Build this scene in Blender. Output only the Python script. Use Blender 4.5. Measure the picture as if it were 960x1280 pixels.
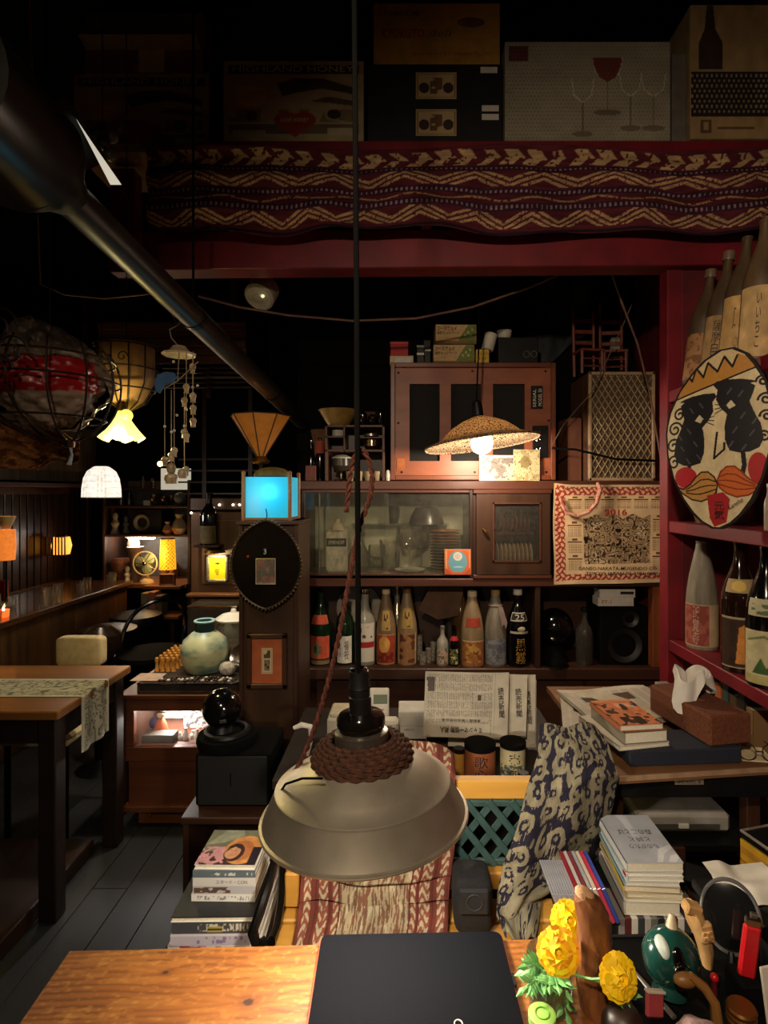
import bpy, bmesh, math, random
import numpy as np
from mathutils import Vector, Matrix, Euler
for _o in list(bpy.data.objects):
    bpy.data.objects.remove(_o)
S = bpy.context.scene
COL = S.collection
R = math.radians
# ------------------------------------------------------------------ camera (level, lens shift) / world / exposure / main lights
FPX, U0, V0, CZ = 700.0, 505.0, 615.0, 1.45
cd = bpy.data.cameras.new('camera'); cam = bpy.data.objects.new('camera', cd); COL.objects.link(cam)
cam.location = (0, 0, CZ); cam.rotation_euler = (R(90), 0, 0)
cd.sensor_fit = 'AUTO'; cd.sensor_width = 36; cd.lens = FPX / 1280 * 36
cd.shift_x = (480 - U0) / 1280; cd.shift_y = (V0 - 640) / 1280
cd.clip_start = 0.02
S.camera = cam
w = bpy.data.worlds.new('world'); S.world = w; w.use_nodes = True
w.node_tree.nodes['Background'].inputs[0].default_value = (1.0, 0.7, 0.5, 1)
w.node_tree.nodes['Background'].inputs[1].default_value = 0.0025
S.view_settings.view_transform = 'Standard'; S.view_settings.look = 'None'
S.view_settings.gamma = 1; S.view_settings.use_curve_mapping = False
S.view_settings.exposure = 1.5
try:
    S.cycles.use_denoising = True
    S.cycles.max_bounces = 8; S.cycles.transparent_max_bounces = 24
    S.cycles.sample_clamp_indirect = 3.0
except Exception:
    pass
WARM = (1.0, 0.80, 0.58)
def lamp(name, loc, watts, color=WARM, radius=0.03, kind='POINT', aim=None, cone=90, blend=0.8):
    d = bpy.data.lights.new(name, kind); d.energy = watts; d.color = color
    d.shadow_soft_size = radius
    if kind == 'SPOT':
        d.spot_size = R(cone); d.spot_blend = blend
    o = bpy.data.objects.new(name, d); COL.objects.link(o); o.location = loc
    if aim is not None:
        o.rotation_euler = (Vector(aim) - Vector(loc)).to_track_quat('-Z', 'Y').to_euler()
    return o
# ceiling spot of the room behind the photographer, then a fill added over the aisle
lamp('ceiling_spot_light', (-0.25, -0.35, 2.25), 42, (1.0, 0.80, 0.58), 0.05, 'SPOT', (0.82, 2.0, 1.12), 101, 1.0)
lamp('aisle_fill_light', (-0.95, 0.35, 2.45), 1.0, (1.0, 0.80, 0.58), 0.04, 'SPOT', (-1.05, 1.9, 0.4), 70, 0.8)
# ------------------------------------------------------------------ pixel helpers
def P(u, v, Y):
    return Vector(((u - U0) / FPX * Y, Y, CZ - (v - V0) / FPX * Y))
def XU(u, Y): return (u - U0) / FPX * Y
def ZV(v, Y): return CZ - (v - V0) / FPX * Y
def px(n, Y): return n * Y / FPX
# ------------------------------------------------------------------ mesh builder
class MB:
    def __init__(s): s.v = []; s.f = []
    def add(s, vs, fs, m=None):
        b = len(s.v)
        for q in vs:
            q = Vector(q)
            s.v.append(tuple(m @ q if m is not None else q))
        s.f += [tuple(b + i for i in f) for f in fs]
        return s
    def box(s, c, d, bev=0.0, rot=None):
        hx, hy, hz = d[0] / 2, d[1] / 2, d[2] / 2
        m = Matrix.Translation(c)
        if rot is not None: m = m @ Euler(rot).to_matrix().to_4x4()
        if bev <= 0:
            vs = [(x, y, z) for x in (-hx, hx) for y in (-hy, hy) for z in (-hz, hz)]
            return s.add(vs, [(0, 1, 3, 2), (4, 6, 7, 5), (0, 4, 5, 1), (2, 3, 7, 6), (0, 2, 6, 4), (1, 5, 7, 3)], m)
        bev = min(bev, hx * .9, hy * .9, hz * .9)
        h = (hx, hy, hz); vs = []; ix = {}
        for sx in (-1, 1):
            for sy in (-1, 1):
                for sz in (-1, 1):
                    for a in range(3):
                        sg = (sx, sy, sz)
                        ix[sg + (a,)] = len(vs)
                        vs.append(tuple(sg[k] * (h[k] if k == a else h[k] - bev) for k in range(3)))
        fs = []
        def key(a, sa, b, sb, c, sc, ax):
            t = [0, 0, 0]; t[a] = sa; t[b] = sb; t[c] = sc
            return ix[tuple(t) + (ax,)]
        for a in range(3):
            b, c = (a + 1) % 3, (a + 2) % 3
            for sa in (-1, 1):
                fs.append(tuple(key(a, sa, b, q[0], c, q[1], a) for q in ((-1, -1), (1, -1), (1, 1), (-1, 1))))
                for sb in (-1, 1):
                    fs.append((key(a, sa, b, sb, c, -1, a), key(a, sa, b, sb, c, 1, a), key(a, sa, b, sb, c, 1, b), key(a, sa, b, sb, c, -1, b)))
        for sx in (-1, 1):
            for sy in (-1, 1):
                for sz in (-1, 1):
                    fs.append(tuple(ix[(sx, sy, sz, a)] for a in range(3)))
        return s.add(vs, fs, m)
    def lathe(s, prof, n=24, m=None):
        vs = []; fs = []; rings = []
        for r, z in prof:
            if r < 1e-6:
                rings.append([len(vs)]); vs.append((0, 0, z))
            else:
                rings.append(list(range(len(vs), len(vs) + n)))
                vs += [(r * math.cos(2 * math.pi * k / n), r * math.sin(2 * math.pi * k / n), z) for k in range(n)]
        for a, b in zip(rings, rings[1:]):
            if len(a) == 1 and len(b) == 1: continue
            for k in range(n):
                k2 = (k + 1) % n
                if len(a) == 1: fs.append((a[0], b[k2], b[k]))
                elif len(b) == 1: fs.append((a[k], a[k2], b[0]))
                else: fs.append((a[k], a[k2], b[k2], b[k]))
        return s.add(vs, fs, m)
    def cyl(s, c, r, h, n=20, r2=None, m=None):
        mm = Matrix.Translation(c)
        if m is not None: mm = mm @ m
        r2 = r if r2 is None else r2
        return s.lathe([(0, 0), (r, 0), (r2, h), (0, h)], n, mm)
    def sphere(s, c, r, n=16, k=10, sc=(1, 1, 1), rot=None):
        m = Matrix.Translation(c)
        if rot is not None: m = m @ Euler(rot).to_matrix().to_4x4()
        m = m @ Matrix.Diagonal((sc[0], sc[1], sc[2], 1))
        return s.lathe([(r * math.sin(math.pi * i / k), -r * math.cos(math.pi * i / k)) for i in range(k + 1)], n, m)
    def tube(s, pts, r, n=8, closed=False, flat=None):
        pts = [Vector(p) for p in pts]; N = len(pts)
        rr = r if isinstance(r, (list, tuple)) else [r] * N
        vs = []; fs = []
        up = None
        for i, p in enumerate(pts):
            if closed: t = pts[(i + 1) % N] - pts[i - 1]
            else: t = pts[min(i + 1, N - 1)] - pts[max(i - 1, 0)]
            t.normalize()
            if up is None:
                up = Vector((0, 0, 1)) if abs(t.z) < .9 else Vector((1, 0, 0))
            a = t.cross(up)
            if a.length < 1e-5: a = t.cross(Vector((0, 1, 0)))
            a.normalize(); b = a.cross(t).normalized(); up = b
            for k in range(n):
                th = 2 * math.pi * k / n
                vs.append(p + (a * math.cos(th) + b * math.sin(th) * (flat or 1)) * rr[i])
        M_ = N if closed else N - 1
        for i in range(M_):
            j = (i + 1) % N
            for k in range(n):
                fs.append((i * n + k, i * n + (k + 1) % n, j * n + (k + 1) % n, j * n + k))
        if not closed:
            fs.append(tuple(range(n))); fs.append(tuple((N - 1) * n + k for k in range(n)))
        return s.add(vs, fs)
    def pillow(s, c, d, e=.35, n=24, k=14):
        m = Matrix.Translation(c); pw_ = lambda q: math.copysign(abs(q) ** e, q)
        vs = []; fs = []
        for i in range(k + 1):
            ph = -math.pi / 2 + math.pi * i / k
            for j in range(n):
                th = 2 * math.pi * j / n
                vs.append((d[0] / 2 * pw_(math.cos(ph)) * pw_(math.cos(th)), d[1] / 2 * pw_(math.cos(ph)) * pw_(math.sin(th)), d[2] / 2 * pw_(math.sin(ph))))
        for i in range(k):
            for j in range(n): fs.append((i * n + j, i * n + (j + 1) % n, (i + 1) * n + (j + 1) % n, (i + 1) * n + j))
        return s.add(vs, fs, m)
    def torus(s, c, r, t, n=24, k=8, rot=None, sc=(1, 1)):
        m = Euler(rot).to_matrix() if rot else Matrix.Identity(3)
        return s.tube([Vector(c) + m @ Vector((r * sc[0] * math.cos(2 * math.pi * i / n), r * sc[1] * math.sin(2 * math.pi * i / n), 0)) for i in range(n)], t, k, True)
    def prism(s, poly, y0, y1, m=None):
        """outline in x,z extruded along y"""
        n = len(poly)
        vs = [(x, y0, z) for x, z in poly] + [(x, y1, z) for x, z in poly]
        fs = [tuple(range(n)), tuple(range(2 * n - 1, n - 1, -1))] + [(i, (i + 1) % n, n + (i + 1) % n, n + i) for i in range(n)]
        return s.add(vs, fs, m)
    def mesh(s, name, smooth=True, angle=35):
        me = bpy.data.meshes.new(name)
        me.from_pydata(s.v, [], s.f)
        bm = bmesh.new(); bm.from_mesh(me)
        bmesh.ops.recalc_face_normals(bm, faces=bm.faces)
        bm.to_mesh(me); bm.free()
        if smooth:
            me.shade_smooth(); me.set_sharp_from_angle(angle=R(angle))
        return me
def link(name, me, mat=None, parent=None, loc=(0, 0, 0), rot=(0, 0, 0), label=None):
    o = bpy.data.objects.new(name, me); COL.objects.link(o)
    o.location = loc; o.rotation_euler = rot
    if me is not None and mat is not None and not len(me.materials): me.materials.append(mat)
    if parent is not None: o.parent = parent
    if label: o['label'] = label
    return o
def tag(o, label, cat, group=None):
    o['label'] = label; o['category'] = cat
    if group: o['group'] = group
    return o
def thing(name, label, cat, loc=(0, 0, 0), rot=(0, 0, 0), group=None):
    return tag(link(name, None, None, None, loc, rot), label, cat, group)
def part(name, mb, mat, parent, loc=(0, 0, 0), rot=(0, 0, 0), label=None, smooth=True):
    return link(name, mb.mesh(name, smooth), mat, parent, loc, rot, label)
def solo(name, mb, mat, label, cat, loc=(0, 0, 0), rot=(0, 0, 0), group=None):
    return tag(link(name, mb.mesh(name), mat, None, loc, rot), label, cat, group)
def struct(name, mb, mat, parent=None, loc=(0, 0, 0), rot=(0, 0, 0)):
    o = link(name, mb.mesh(name), mat, parent, loc, rot)
    if parent is None: o['kind'] = 'structure'
    return o
def dup(root, loc=None, rot=None, label=None, group=None):
    r = root.copy(); COL.objects.link(r)
    if loc is not None: r.location = loc
    if rot is not None: r.rotation_euler = rot
    if label: r['label'] = label
    if group: r['group'] = group
    for ch in list(root.children):
        c = ch.copy(); COL.objects.link(c); c.parent = r
        for g in ch.children:
            d = g.copy(); COL.objects.link(d); d.parent = c
    return r
B = lambda *a, **k: MB().box(*a, **k)
# ------------------------------------------------------------------ materials (all procedural)
def lin(c): return tuple((x / 12.92 if x <= .04045 else ((x + .055) / 1.055) ** 2.4) for x in c)
def hexc(h):
    h = h.lstrip('#'); h = h if len(h) == 6 else ''.join(q * 2 for q in h); return tuple(int(h[i:i + 2], 16) / 255 for i in (0, 2, 4))
_M = {}
def mat(name, c, c2=None, rough=.6, metal=0, scale=20, stretch=(1, 1, 1), bump=0, emit=0, ecol=None, spec=.5, coat=0, detail=4, contrast=(.3, .7)):
    if name in _M: return _M[name]
    m = bpy.data.materials.new(name); m.use_nodes = True; nt = m.node_tree; N = nt.nodes; L = nt.links
    b = N['Principled BSDF']
    c = lin(hexc(c)) if isinstance(c, str) else c
    b.inputs['Base Color'].default_value = (*c, 1)
    b.inputs['Roughness'].default_value = rough; b.inputs['Metallic'].default_value = metal
    b.inputs['Specular IOR Level'].default_value = spec
    b.inputs['Coat Weight'].default_value = coat
    c2v = lin(hexc(c2)) if isinstance(c2, str) else c2
    tc = N.new('ShaderNodeTexCoord'); mp = N.new('ShaderNodeMapping'); nz = N.new('ShaderNodeTexNoise')
    mp.inputs['Scale'].default_value = stretch; nz.inputs['Scale'].default_value = scale; nz.inputs['Detail'].default_value = detail
    L.new(tc.outputs['Object'], mp.inputs[0]); L.new(mp.outputs[0], nz.inputs['Vector'])
    if c2v is None: c2v = tuple(x * .75 for x in c)
    rp = N.new('ShaderNodeValToRGB'); rp.color_ramp.elements[0].position = contrast[0]; rp.color_ramp.elements[1].position = contrast[1]
    rp.color_ramp.elements[0].color = (*c, 1); rp.color_ramp.elements[1].color = (*c2v, 1)
    L.new(nz.outputs[0], rp.inputs[0]); L.new(rp.outputs[0], b.inputs['Base Color'])
    if bump:
        bp = N.new('ShaderNodeBump'); bp.inputs['Strength'].default_value = bump; bp.inputs['Distance'].default_value = .004
        L.new(nz.outputs[0], bp.inputs['Height']); L.new(bp.outputs[0], b.inputs['Normal'])
    if emit:
        e = lin(hexc(ecol)) if isinstance(ecol, str) else (ecol or c)
        b.inputs['Emission Color'].default_value = (*e, 1); b.inputs['Emission Strength'].default_value = emit
    _M[name] = m
    return m
def wood(name, c, c2, axis='x', rough=.5, scale=9, coat=0, bump=.15):
    st = {'x': (.12, 1.6, 1.6), 'y': (1.6, .12, 1.6), 'z': (1.6, 1.6, .12)}[axis]
    return mat(name, c, c2, rough, 0, scale, st, bump, coat=coat, detail=7)
def glow(name, c, strength):
    if name in _M: return _M[name]
    m = bpy.data.materials.new(name); m.use_nodes = True; N = m.node_tree.nodes
    b = N['Principled BSDF']; c = lin(hexc(c)) if isinstance(c, str) else c
    b.inputs['Base Color'].default_value = (*c, 1); b.inputs['Emission Color'].default_value = (*c, 1)
    b.inputs['Emission Strength'].default_value = strength; b.inputs['Roughness'].default_value = .5
    _M[name] = m; return m
def clear(name, tint=(1, 1, 1), gloss=.1, dust=.05, dustc=(.5, .45, .38), rough=.04):
    """thin glass: see-through with a reflection and a little dust"""
    if name in _M: return _M[name]
    m = bpy.data.materials.new(name); m.use_nodes = True; nt = m.node_tree; N = nt.nodes; L = nt.links
    N.remove(N['Principled BSDF']); out = N['Material Output']
    t = N.new('ShaderNodeBsdfTransparent'); t.inputs[0].default_value = (*tint, 1)
    g = N.new('ShaderNodeBsdfGlossy'); g.inputs['Roughness'].default_value = rough
    d = N.new('ShaderNodeBsdfDiffuse'); d.inputs[0].default_value = (*dustc, 1)
    lw = N.new('ShaderNodeLayerWeight'); lw.inputs[0].default_value = .25
    ma = N.new('ShaderNodeMath'); ma.operation = 'MULTIPLY_ADD'; ma.inputs[1].default_value = .6; ma.inputs[2].default_value = gloss
    L.new(lw.outputs['Fresnel'], ma.inputs[0])
    nz = N.new('ShaderNodeTexNoise'); nz.inputs['Scale'].default_value = 14
    mu = N.new('ShaderNodeMath'); mu.operation = 'MULTIPLY'; mu.inputs[1].default_value = dust * 2
    L.new(nz.outputs[0], mu.inputs[0])
    m1 = N.new('ShaderNodeMixShader'); m2 = N.new('ShaderNodeMixShader')
    L.new(ma.outputs[0], m1.inputs[0]); L.new(t.outputs[0], m1.inputs[1]); L.new(g.outputs[0], m1.inputs[2])
    L.new(mu.outputs[0], m2.inputs[0]); L.new(m1.outputs[0], m2.inputs[1]); L.new(d.outputs[0], m2.inputs[2])
    L.new(m2.outputs[0], out.inputs[0])
    _M[name] = m; return m
def lit_shade(name, c, emit, transl=.5):
    """lampshade: translucent diffuse plus its own lit glow"""
    return mat(name, c, None, .8, 0, 60, bump=0, emit=emit, ecol=c)
def vc(name='print', rough=.7, spec=.3, bump=0, coat=0, emit=0):
    if name in _M: return _M[name]
    m = bpy.data.materials.new(name); m.use_nodes = True; nt = m.node_tree; N = nt.nodes; L = nt.links
    b = N['Principled BSDF']; a = N.new('ShaderNodeAttribute'); a.attribute_name = 'Col'
    L.new(a.outputs['Color'], b.inputs['Base Color'])
    b.inputs['Roughness'].default_value = rough; b.inputs['Specular IOR Level'].default_value = spec; b.inputs['Coat Weight'].default_value = coat
    if emit:
        L.new(a.outputs['Color'], b.inputs['Emission Color']); b.inputs['Emission Strength'].default_value = emit
    if bump:
        nz = N.new('ShaderNodeTexNoise'); nz.inputs['Scale'].default_value = 300
        bp = N.new('ShaderNodeBump'); bp.inputs['Strength'].default_value = bump; bp.inputs['Distance'].default_value = .002
        L.new(nz.outputs[0], bp.inputs['Height']); L.new(bp.outputs[0], b.inputs['Normal'])
    _M[name] = m; return m
PRINT = vc('printed_paper', .65, .3); CLOTH = vc('woven_cloth', .95, .1, .35); GLOSSP = vc('glossy_print', .35, .5)
LITP = vc('lit_print', .6, .3, emit=1.0)
# ------------------------------------------------------------------ numpy print canvases (vertex colours on real surfaces)
def vnoise(x, y, seed=0):
    xi = np.floor(x).astype(np.int64); yi = np.floor(y).astype(np.int64)
    xf = x - xi; yf = y - yi
    def h(a, b):
        n = (a * 374761393 + b * 668265263 + seed * 974711) & 0x7fffffff
        n = ((n ^ (n >> 13)) * 1274126177) & 0x7fffffff
        return ((n ^ (n >> 16)) & 0xffff) / 65535.0
    sx = xf * xf * (3 - 2 * xf); sy = yf * yf * (3 - 2 * yf)
    return (h(xi, yi) * (1 - sx) + h(xi + 1, yi) * sx) * (1 - sy) + (h(xi, yi + 1) * (1 - sx) + h(xi + 1, yi + 1) * sx) * sy
def fbm(x, y, seed=0, o=3):
    r = 0; a = .5; t = 0
    for k in range(o):
        r = r + a * vnoise(x * 2 ** k, y * 2 ** k, seed + k); t += a; a *= .5
    return r / t
class Cv:
    """colour canvas: x in 0..1 right, y in 0..1 up, painted in sRGB"""
    def __init__(s, nx, ny, bg, aspect=1.0):
        s.nx, s.ny = nx, ny
        s.x, s.y = np.meshgrid(np.linspace(0, 1, nx), np.linspace(0, 1, ny))
        s.c = np.zeros((ny, nx, 3)); s.c[:] = hexc(bg) if isinstance(bg, str) else bg
    def put(s, mask, col):
        s.c[mask] = hexc(col) if isinstance(col, str) else col; return s
    def mix(s, k, col):
        col = np.array(hexc(col) if isinstance(col, str) else col); k = np.clip(k, 0, 1)[..., None]
        s.c = s.c * (1 - k) + col * k; return s
    def rect(s, x0, y0, x1, y1, col): return s.put((s.x >= x0) & (s.x <= x1) & (s.y >= y0) & (s.y <= y1), col)
    def ell(s, cx, cy, rx, ry, col): return s.put(((s.x - cx) / rx) ** 2 + ((s.y - cy) / ry) ** 2 < 1, col)
    def poly(s, pts, col):
        ins = np.zeros(s.x.shape, bool); n = len(pts)
        for i in range(n):
            x0, y0 = pts[i]; x1, y1 = pts[(i + 1) % n]
            if y0 == y1: continue
            c = ((y0 > s.y) != (y1 > s.y)) & (s.x < (x1 - x0) * (s.y - y0) / (y1 - y0) + x0)
            ins ^= c
        return s.put(ins, col)
    def line(s, pts, w, col, asp=1.0):
        """polyline of width w in x units; asp = height/width"""
        m = np.zeros(s.x.shape, bool)
        for (x0, y0), (x1, y1) in zip(pts, pts[1:]):
            dx, dy = x1 - x0, (y1 - y0) * asp; l2 = dx * dx + dy * dy + 1e-12
            px_, py_ = s.x - x0, (s.y - y0) * asp
            t = np.clip((px_ * dx + py_ * dy) / l2, 0, 1)
            m |= ((px_ - t * dx) ** 2 + (py_ - t * dy) ** 2) < (w / 2) ** 2
        return s.put(m, col)
    def scribble(s, x0, y0, x1, y1, fx, fy, col, th=.55, seed=1, k=1.0):
        m = (s.x > x0) & (s.x < x1) & (s.y > y0) & (s.y < y1) & (vnoise(s.x * fx, s.y * fy, seed) > th)
        if k >= 1: return s.put(m, col)
        return s.mix(m * k, col)
    def vary(s, amt, f, seed=0):
        n = fbm(s.x * f, s.y * f, seed) - .5
        s.c = np.clip(s.c * (1 + amt * 2 * n[..., None]), 0, 1); return s
def surf(name, cv, pos, material, parent=None, loc=(0, 0, 0), rot=(0, 0, 0), label=None, thick=0):
    """grid surface coloured by a canvas; pos(x,y) arrays -> (X,Y,Z) arrays"""
    X, Y, Z = pos(cv.x, cv.y)
    X = X + 0 * cv.x; Y = Y + 0 * cv.x; Z = Z + 0 * cv.x
    vs = np.stack([X, Y, Z], -1).reshape(-1, 3)
    nx, ny = cv.nx, cv.ny
    i = np.arange(nx * ny).reshape(ny, nx)
    q = np.stack([i[:-1, :-1], i[:-1, 1:], i[1:, 1:], i[1:, :-1]], -1).reshape(-1, 4)
    me = bpy.data.meshes.new(name)
    me.vertices.add(len(vs)); me.vertices.foreach_set('co', vs.ravel())
    me.loops.add(q.size); me.loops.foreach_set('vertex_index', q.ravel().astype(np.int32))
    me.polygons.add(len(q)); me.polygons.foreach_set('loop_start', np.arange(0, q.size, 4, dtype=np.int32))
    me.update(calc_edges=True)
    c = cv.c.reshape(-1, 3); c = np.where(c <= .04045, c / 12.92, ((np.clip(c, 0, 1) + .055) / 1.055) ** 2.4)
    at = me.color_attributes.new('Col', 'FLOAT_COLOR', 'POINT')
    at.data.foreach_set('color', np.concatenate([c, np.ones((len(c), 1))], 1).ravel().astype(np.float32))
    me.shade_smooth()
    o = link(name, me, material, parent, loc, rot, label)
    if thick:
        md = o.modifiers.new('thickness', 'SOLIDIFY'); md.thickness = thick; md.offset = 1
    return o
def flat(w, h, y=0.0, x0=None, z0=0.0):
    x0 = -w / 2 if x0 is None else x0
    return lambda x, y_: (x0 + x * w, y + 0 * x, z0 + y_ * h)
def flat_top(w, d, z=0.0):
    return lambda x, y: (-w / 2 + x * w, -d / 2 + y * d, z + 0 * x)
def bent(r, a, z0, h, a0=0.0):
    """patch on a cylinder about z facing -y, half angle a (radians)"""
    return lambda x, y: (r * np.sin(a0 + (x * 2 - 1) * a), -r * np.cos(a0 + (x * 2 - 1) * a), z0 + y * h)
# ------------------------------------------------------------------ lettering
_FONT = None
def lettering(s, w, h, mat_, parent, loc=(0, 0, 0), rot=(R(90), 0, 0), vertical=False, bend=None, name='lettering', res=2, italic=0, bold=0, keep=False, spin=0):
    """text fitted in a w x h field centred on loc, lying in local x/z (rot stands it up)"""
    c = bpy.data.curves.new('txt', 'FONT'); c.body = '\n'.join(s) if vertical else s
    c.align_x = 'CENTER'; c.resolution_u = res; c.shear = italic; c.offset = bold
    if vertical: c.space_line = .95
    o = bpy.data.objects.new('txt', c); COL.objects.link(o)
    me = bpy.data.meshes.new_from_object(o)
    bpy.data.objects.remove(o); bpy.data.curves.remove(c)
    n = len(me.vertices)
    if n == 0: return None
    co = np.zeros(n * 3); me.vertices.foreach_get('co', co); co = co.reshape(-1, 3)
    lo, hi = co[:, :2].min(0), co[:, :2].max(0)
    sx = w / max(hi[0] - lo[0], 1e-6); sy = h / max(hi[1] - lo[1], 1e-6)
    if keep: sx = sy = min(sx, sy)
    x = (co[:, 0] - (lo[0] + hi[0]) / 2) * sx; y = (co[:, 1] - (lo[1] + hi[1]) / 2) * sy
    if spin:
        x, y = x * math.cos(spin) - y * math.sin(spin), x * math.sin(spin) + y * math.cos(spin)
    if bend:
        r, a0 = bend; out = np.stack([r * np.sin(a0 + x / r), -r * np.cos(a0 + x / r), y], -1); rot = (0, 0, 0)
    else:
        out = np.stack([x, y, 0 * x], -1)
    me.vertices.foreach_set('co', out.ravel()); me.update()
    me.name = name; me.materials.clear()
    return link(name, me, mat_, parent, loc, rot)
ORD = 'first second third fourth fifth sixth seventh eighth ninth tenth eleventh twelfth thirteenth fourteenth'.split()
# ------------------------------------------------------------------ shared materials
BLACK = mat('black_paint', '#0a0908', '#060505', .8, scale=8, spec=.1)
FLOORM = wood('dark_floor_boards', '#2b2b2c', '#1a1a1c', 'y', .6, 6)
SCUFF = wood('scuffed_floor_board', '#3b3a38', '#232324', 'y', .5, 9)
DARKW = wood('dark_brown_wood', '#4a2c1c', '#2a170e', 'x', .45, 8)
DARKWZ = wood('dark_brown_wood_upright', '#45291a', '#26150d', 'z', .45, 8)
MIDW = wood('red_brown_wood', '#613625', '#412216', 'x', .4, 8)
ORW = wood('amber_wood', '#8a5528', '#6a3d1a', 'x', .5, 8)
PINE = wood('yellow_pine', '#d8a64c', '#b57c2c', 'x', .5, 10)
REDP = mat('red_paint', '#7d1420', '#5f0e18', .5, scale=7)
REDD = mat('deep_red_paint', '#6a101a', '#4d0b12', .6, scale=7)
BLKM = mat('black_metal', '#17150f', '#0e0d0b', .35, .6, 12)
BLKP = mat('black_plastic', '#111112', '#0a0a0b', .45, 0, 12, spec=.3)
RUBB = mat('matte_black', '#080808', '#050505', .85, spec=.1)
STEEL = mat('brushed_steel', '#a49a8c', '#857a6c', .32, .9, 60, (1, 1, .1))
CHROME = mat('bright_metal', '#d8d0c0', '#b0a898', .15, 1)
BRASS = mat('brass_metal', '#a8823e', '#7f5f2a', .3, .9)
WHITEP = mat('white_plastic', '#d8d2c4', '#c4bcae', .5)
PAPER = mat('page_edges', '#e2dcc8', '#c8bfa6', .9, 0, 200, (1, 1, 6))
CREAM = mat('cream_paper', '#d9c7a0', '#c2ad84', .8)
CARD = mat('brown_cardboard', '#8a6a44', '#74583a', .85)
INK = mat('black_ink', '#1c1712', '#14100c', .7)
INKR = mat('red_ink', '#b02a20', '#8e2018', .7)
INKW = mat('white_ink', '#e8e0cc', '#d4cab4', .7)
INKG = mat('gold_ink', '#c79a3c', '#a87c28', .5, .4)
ROPE = mat('brown_rope', '#5a2c1a', '#3e1c10', .9, scale=300)
CORD = mat('black_cord', '#0a0908', '#070606', .8, spec=.1)
GLASS = clear('drinking_glass', (.97, .97, .95), .06, .05)
PANE = clear('dusty_cupboard_glass', (.96, .97, .94), .03, .045, (.55, .52, .44))
# ------------------------------------------------------------------ the room shell
fl = struct('floor', B((-.9, 2.6, -.03), (6.2, 8.2, .02)), RUBB)
xb = -3.7; k = 0
pm = {}
while xb < 1.5:
    wd = .128
    for (y0, y1) in ((-1.4, 1.05 + .5 * ((k * 7) % 3)), (1.05 + .5 * ((k * 7) % 3), 4.1 + .4 * ((k * 5) % 3)), (4.1 + .4 * ((k * 5) % 3), 6.6)):
        key = round(y1 - y0, 3)
        if key not in pm: pm[key] = B((0, 0, -.011), (wd - .002, y1 - y0 - .002, .02), .0012).mesh('plank')
        link('plank', pm[key].copy() if (k in (18, 21)) else pm[key], None, fl, (xb + wd / 2, (y0 + y1) / 2, 0))
        if not len(fl.children[-1].data.materials): fl.children[-1].data.materials.append(SCUFF if k in (18, 21) else FLOORM)
    xb += wd; k += 1
struct('ceiling', B((-.9, 2.6, 3.42), (6.2, 8.2, .04)), BLACK)
struct('wall_back', B((.45, 3.40, 1.7), (2.1, .06, 3.4)), BLACK)
struct('wall_far', B((-2.2, 5.2, 1.7), (3.6, .06, 3.4)), BLACK)
struct('wall_passage', B((-.62, 4.3, 1.7), (.06, 1.8, 3.4)), BLACK)
struct('wall_left', B((-3.75, 2.6, 1.7), (.06, 8.0, 3.4)), BLACK)
struct('wall_right', B((1.42, 1.4, 1.7), (.06, 5.2, 3.4)), REDD)
# red beam and post
bz0, bz1 = ZV(334, 2.2), ZV(286, 2.2)
struct('trim_1', B(((XU(176, 2.2) + 1.39) / 2, 2.25, (bz0 + bz1) / 2), (1.39 - XU(176, 2.2), .10, bz1 - bz0), .004, (0, 0, R(-1.2))), REDP)
struct('trim_2', B((1.08, 2.262, 1.17), (.065, .07, 2.34), .003), REDP)
struct('trim_3', B((XU(150, 2.25), 2.30, 2.55), (.10, .07, .42), .003), REDP)   # red hanger at the beam's left end
sh = thing('loft_shelf', 'red painted storage shelf above the beam carrying cartons', 'shelf', (0, 2.4, ZV(180, 2.15)))
part('shelf_board', B((.29, .05, -.015), (2.2, .60, .03), .002), REDD, sh)
part('front_edge', B((.29, -.26, -.045), (2.2, .02, .09), .002), REDP, sh)
for bx in (-.75, .1, .9, 1.33): part('bracket', B((bx, .02, -.11), (.04, .5, .16), .002), REDD, sh)
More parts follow.
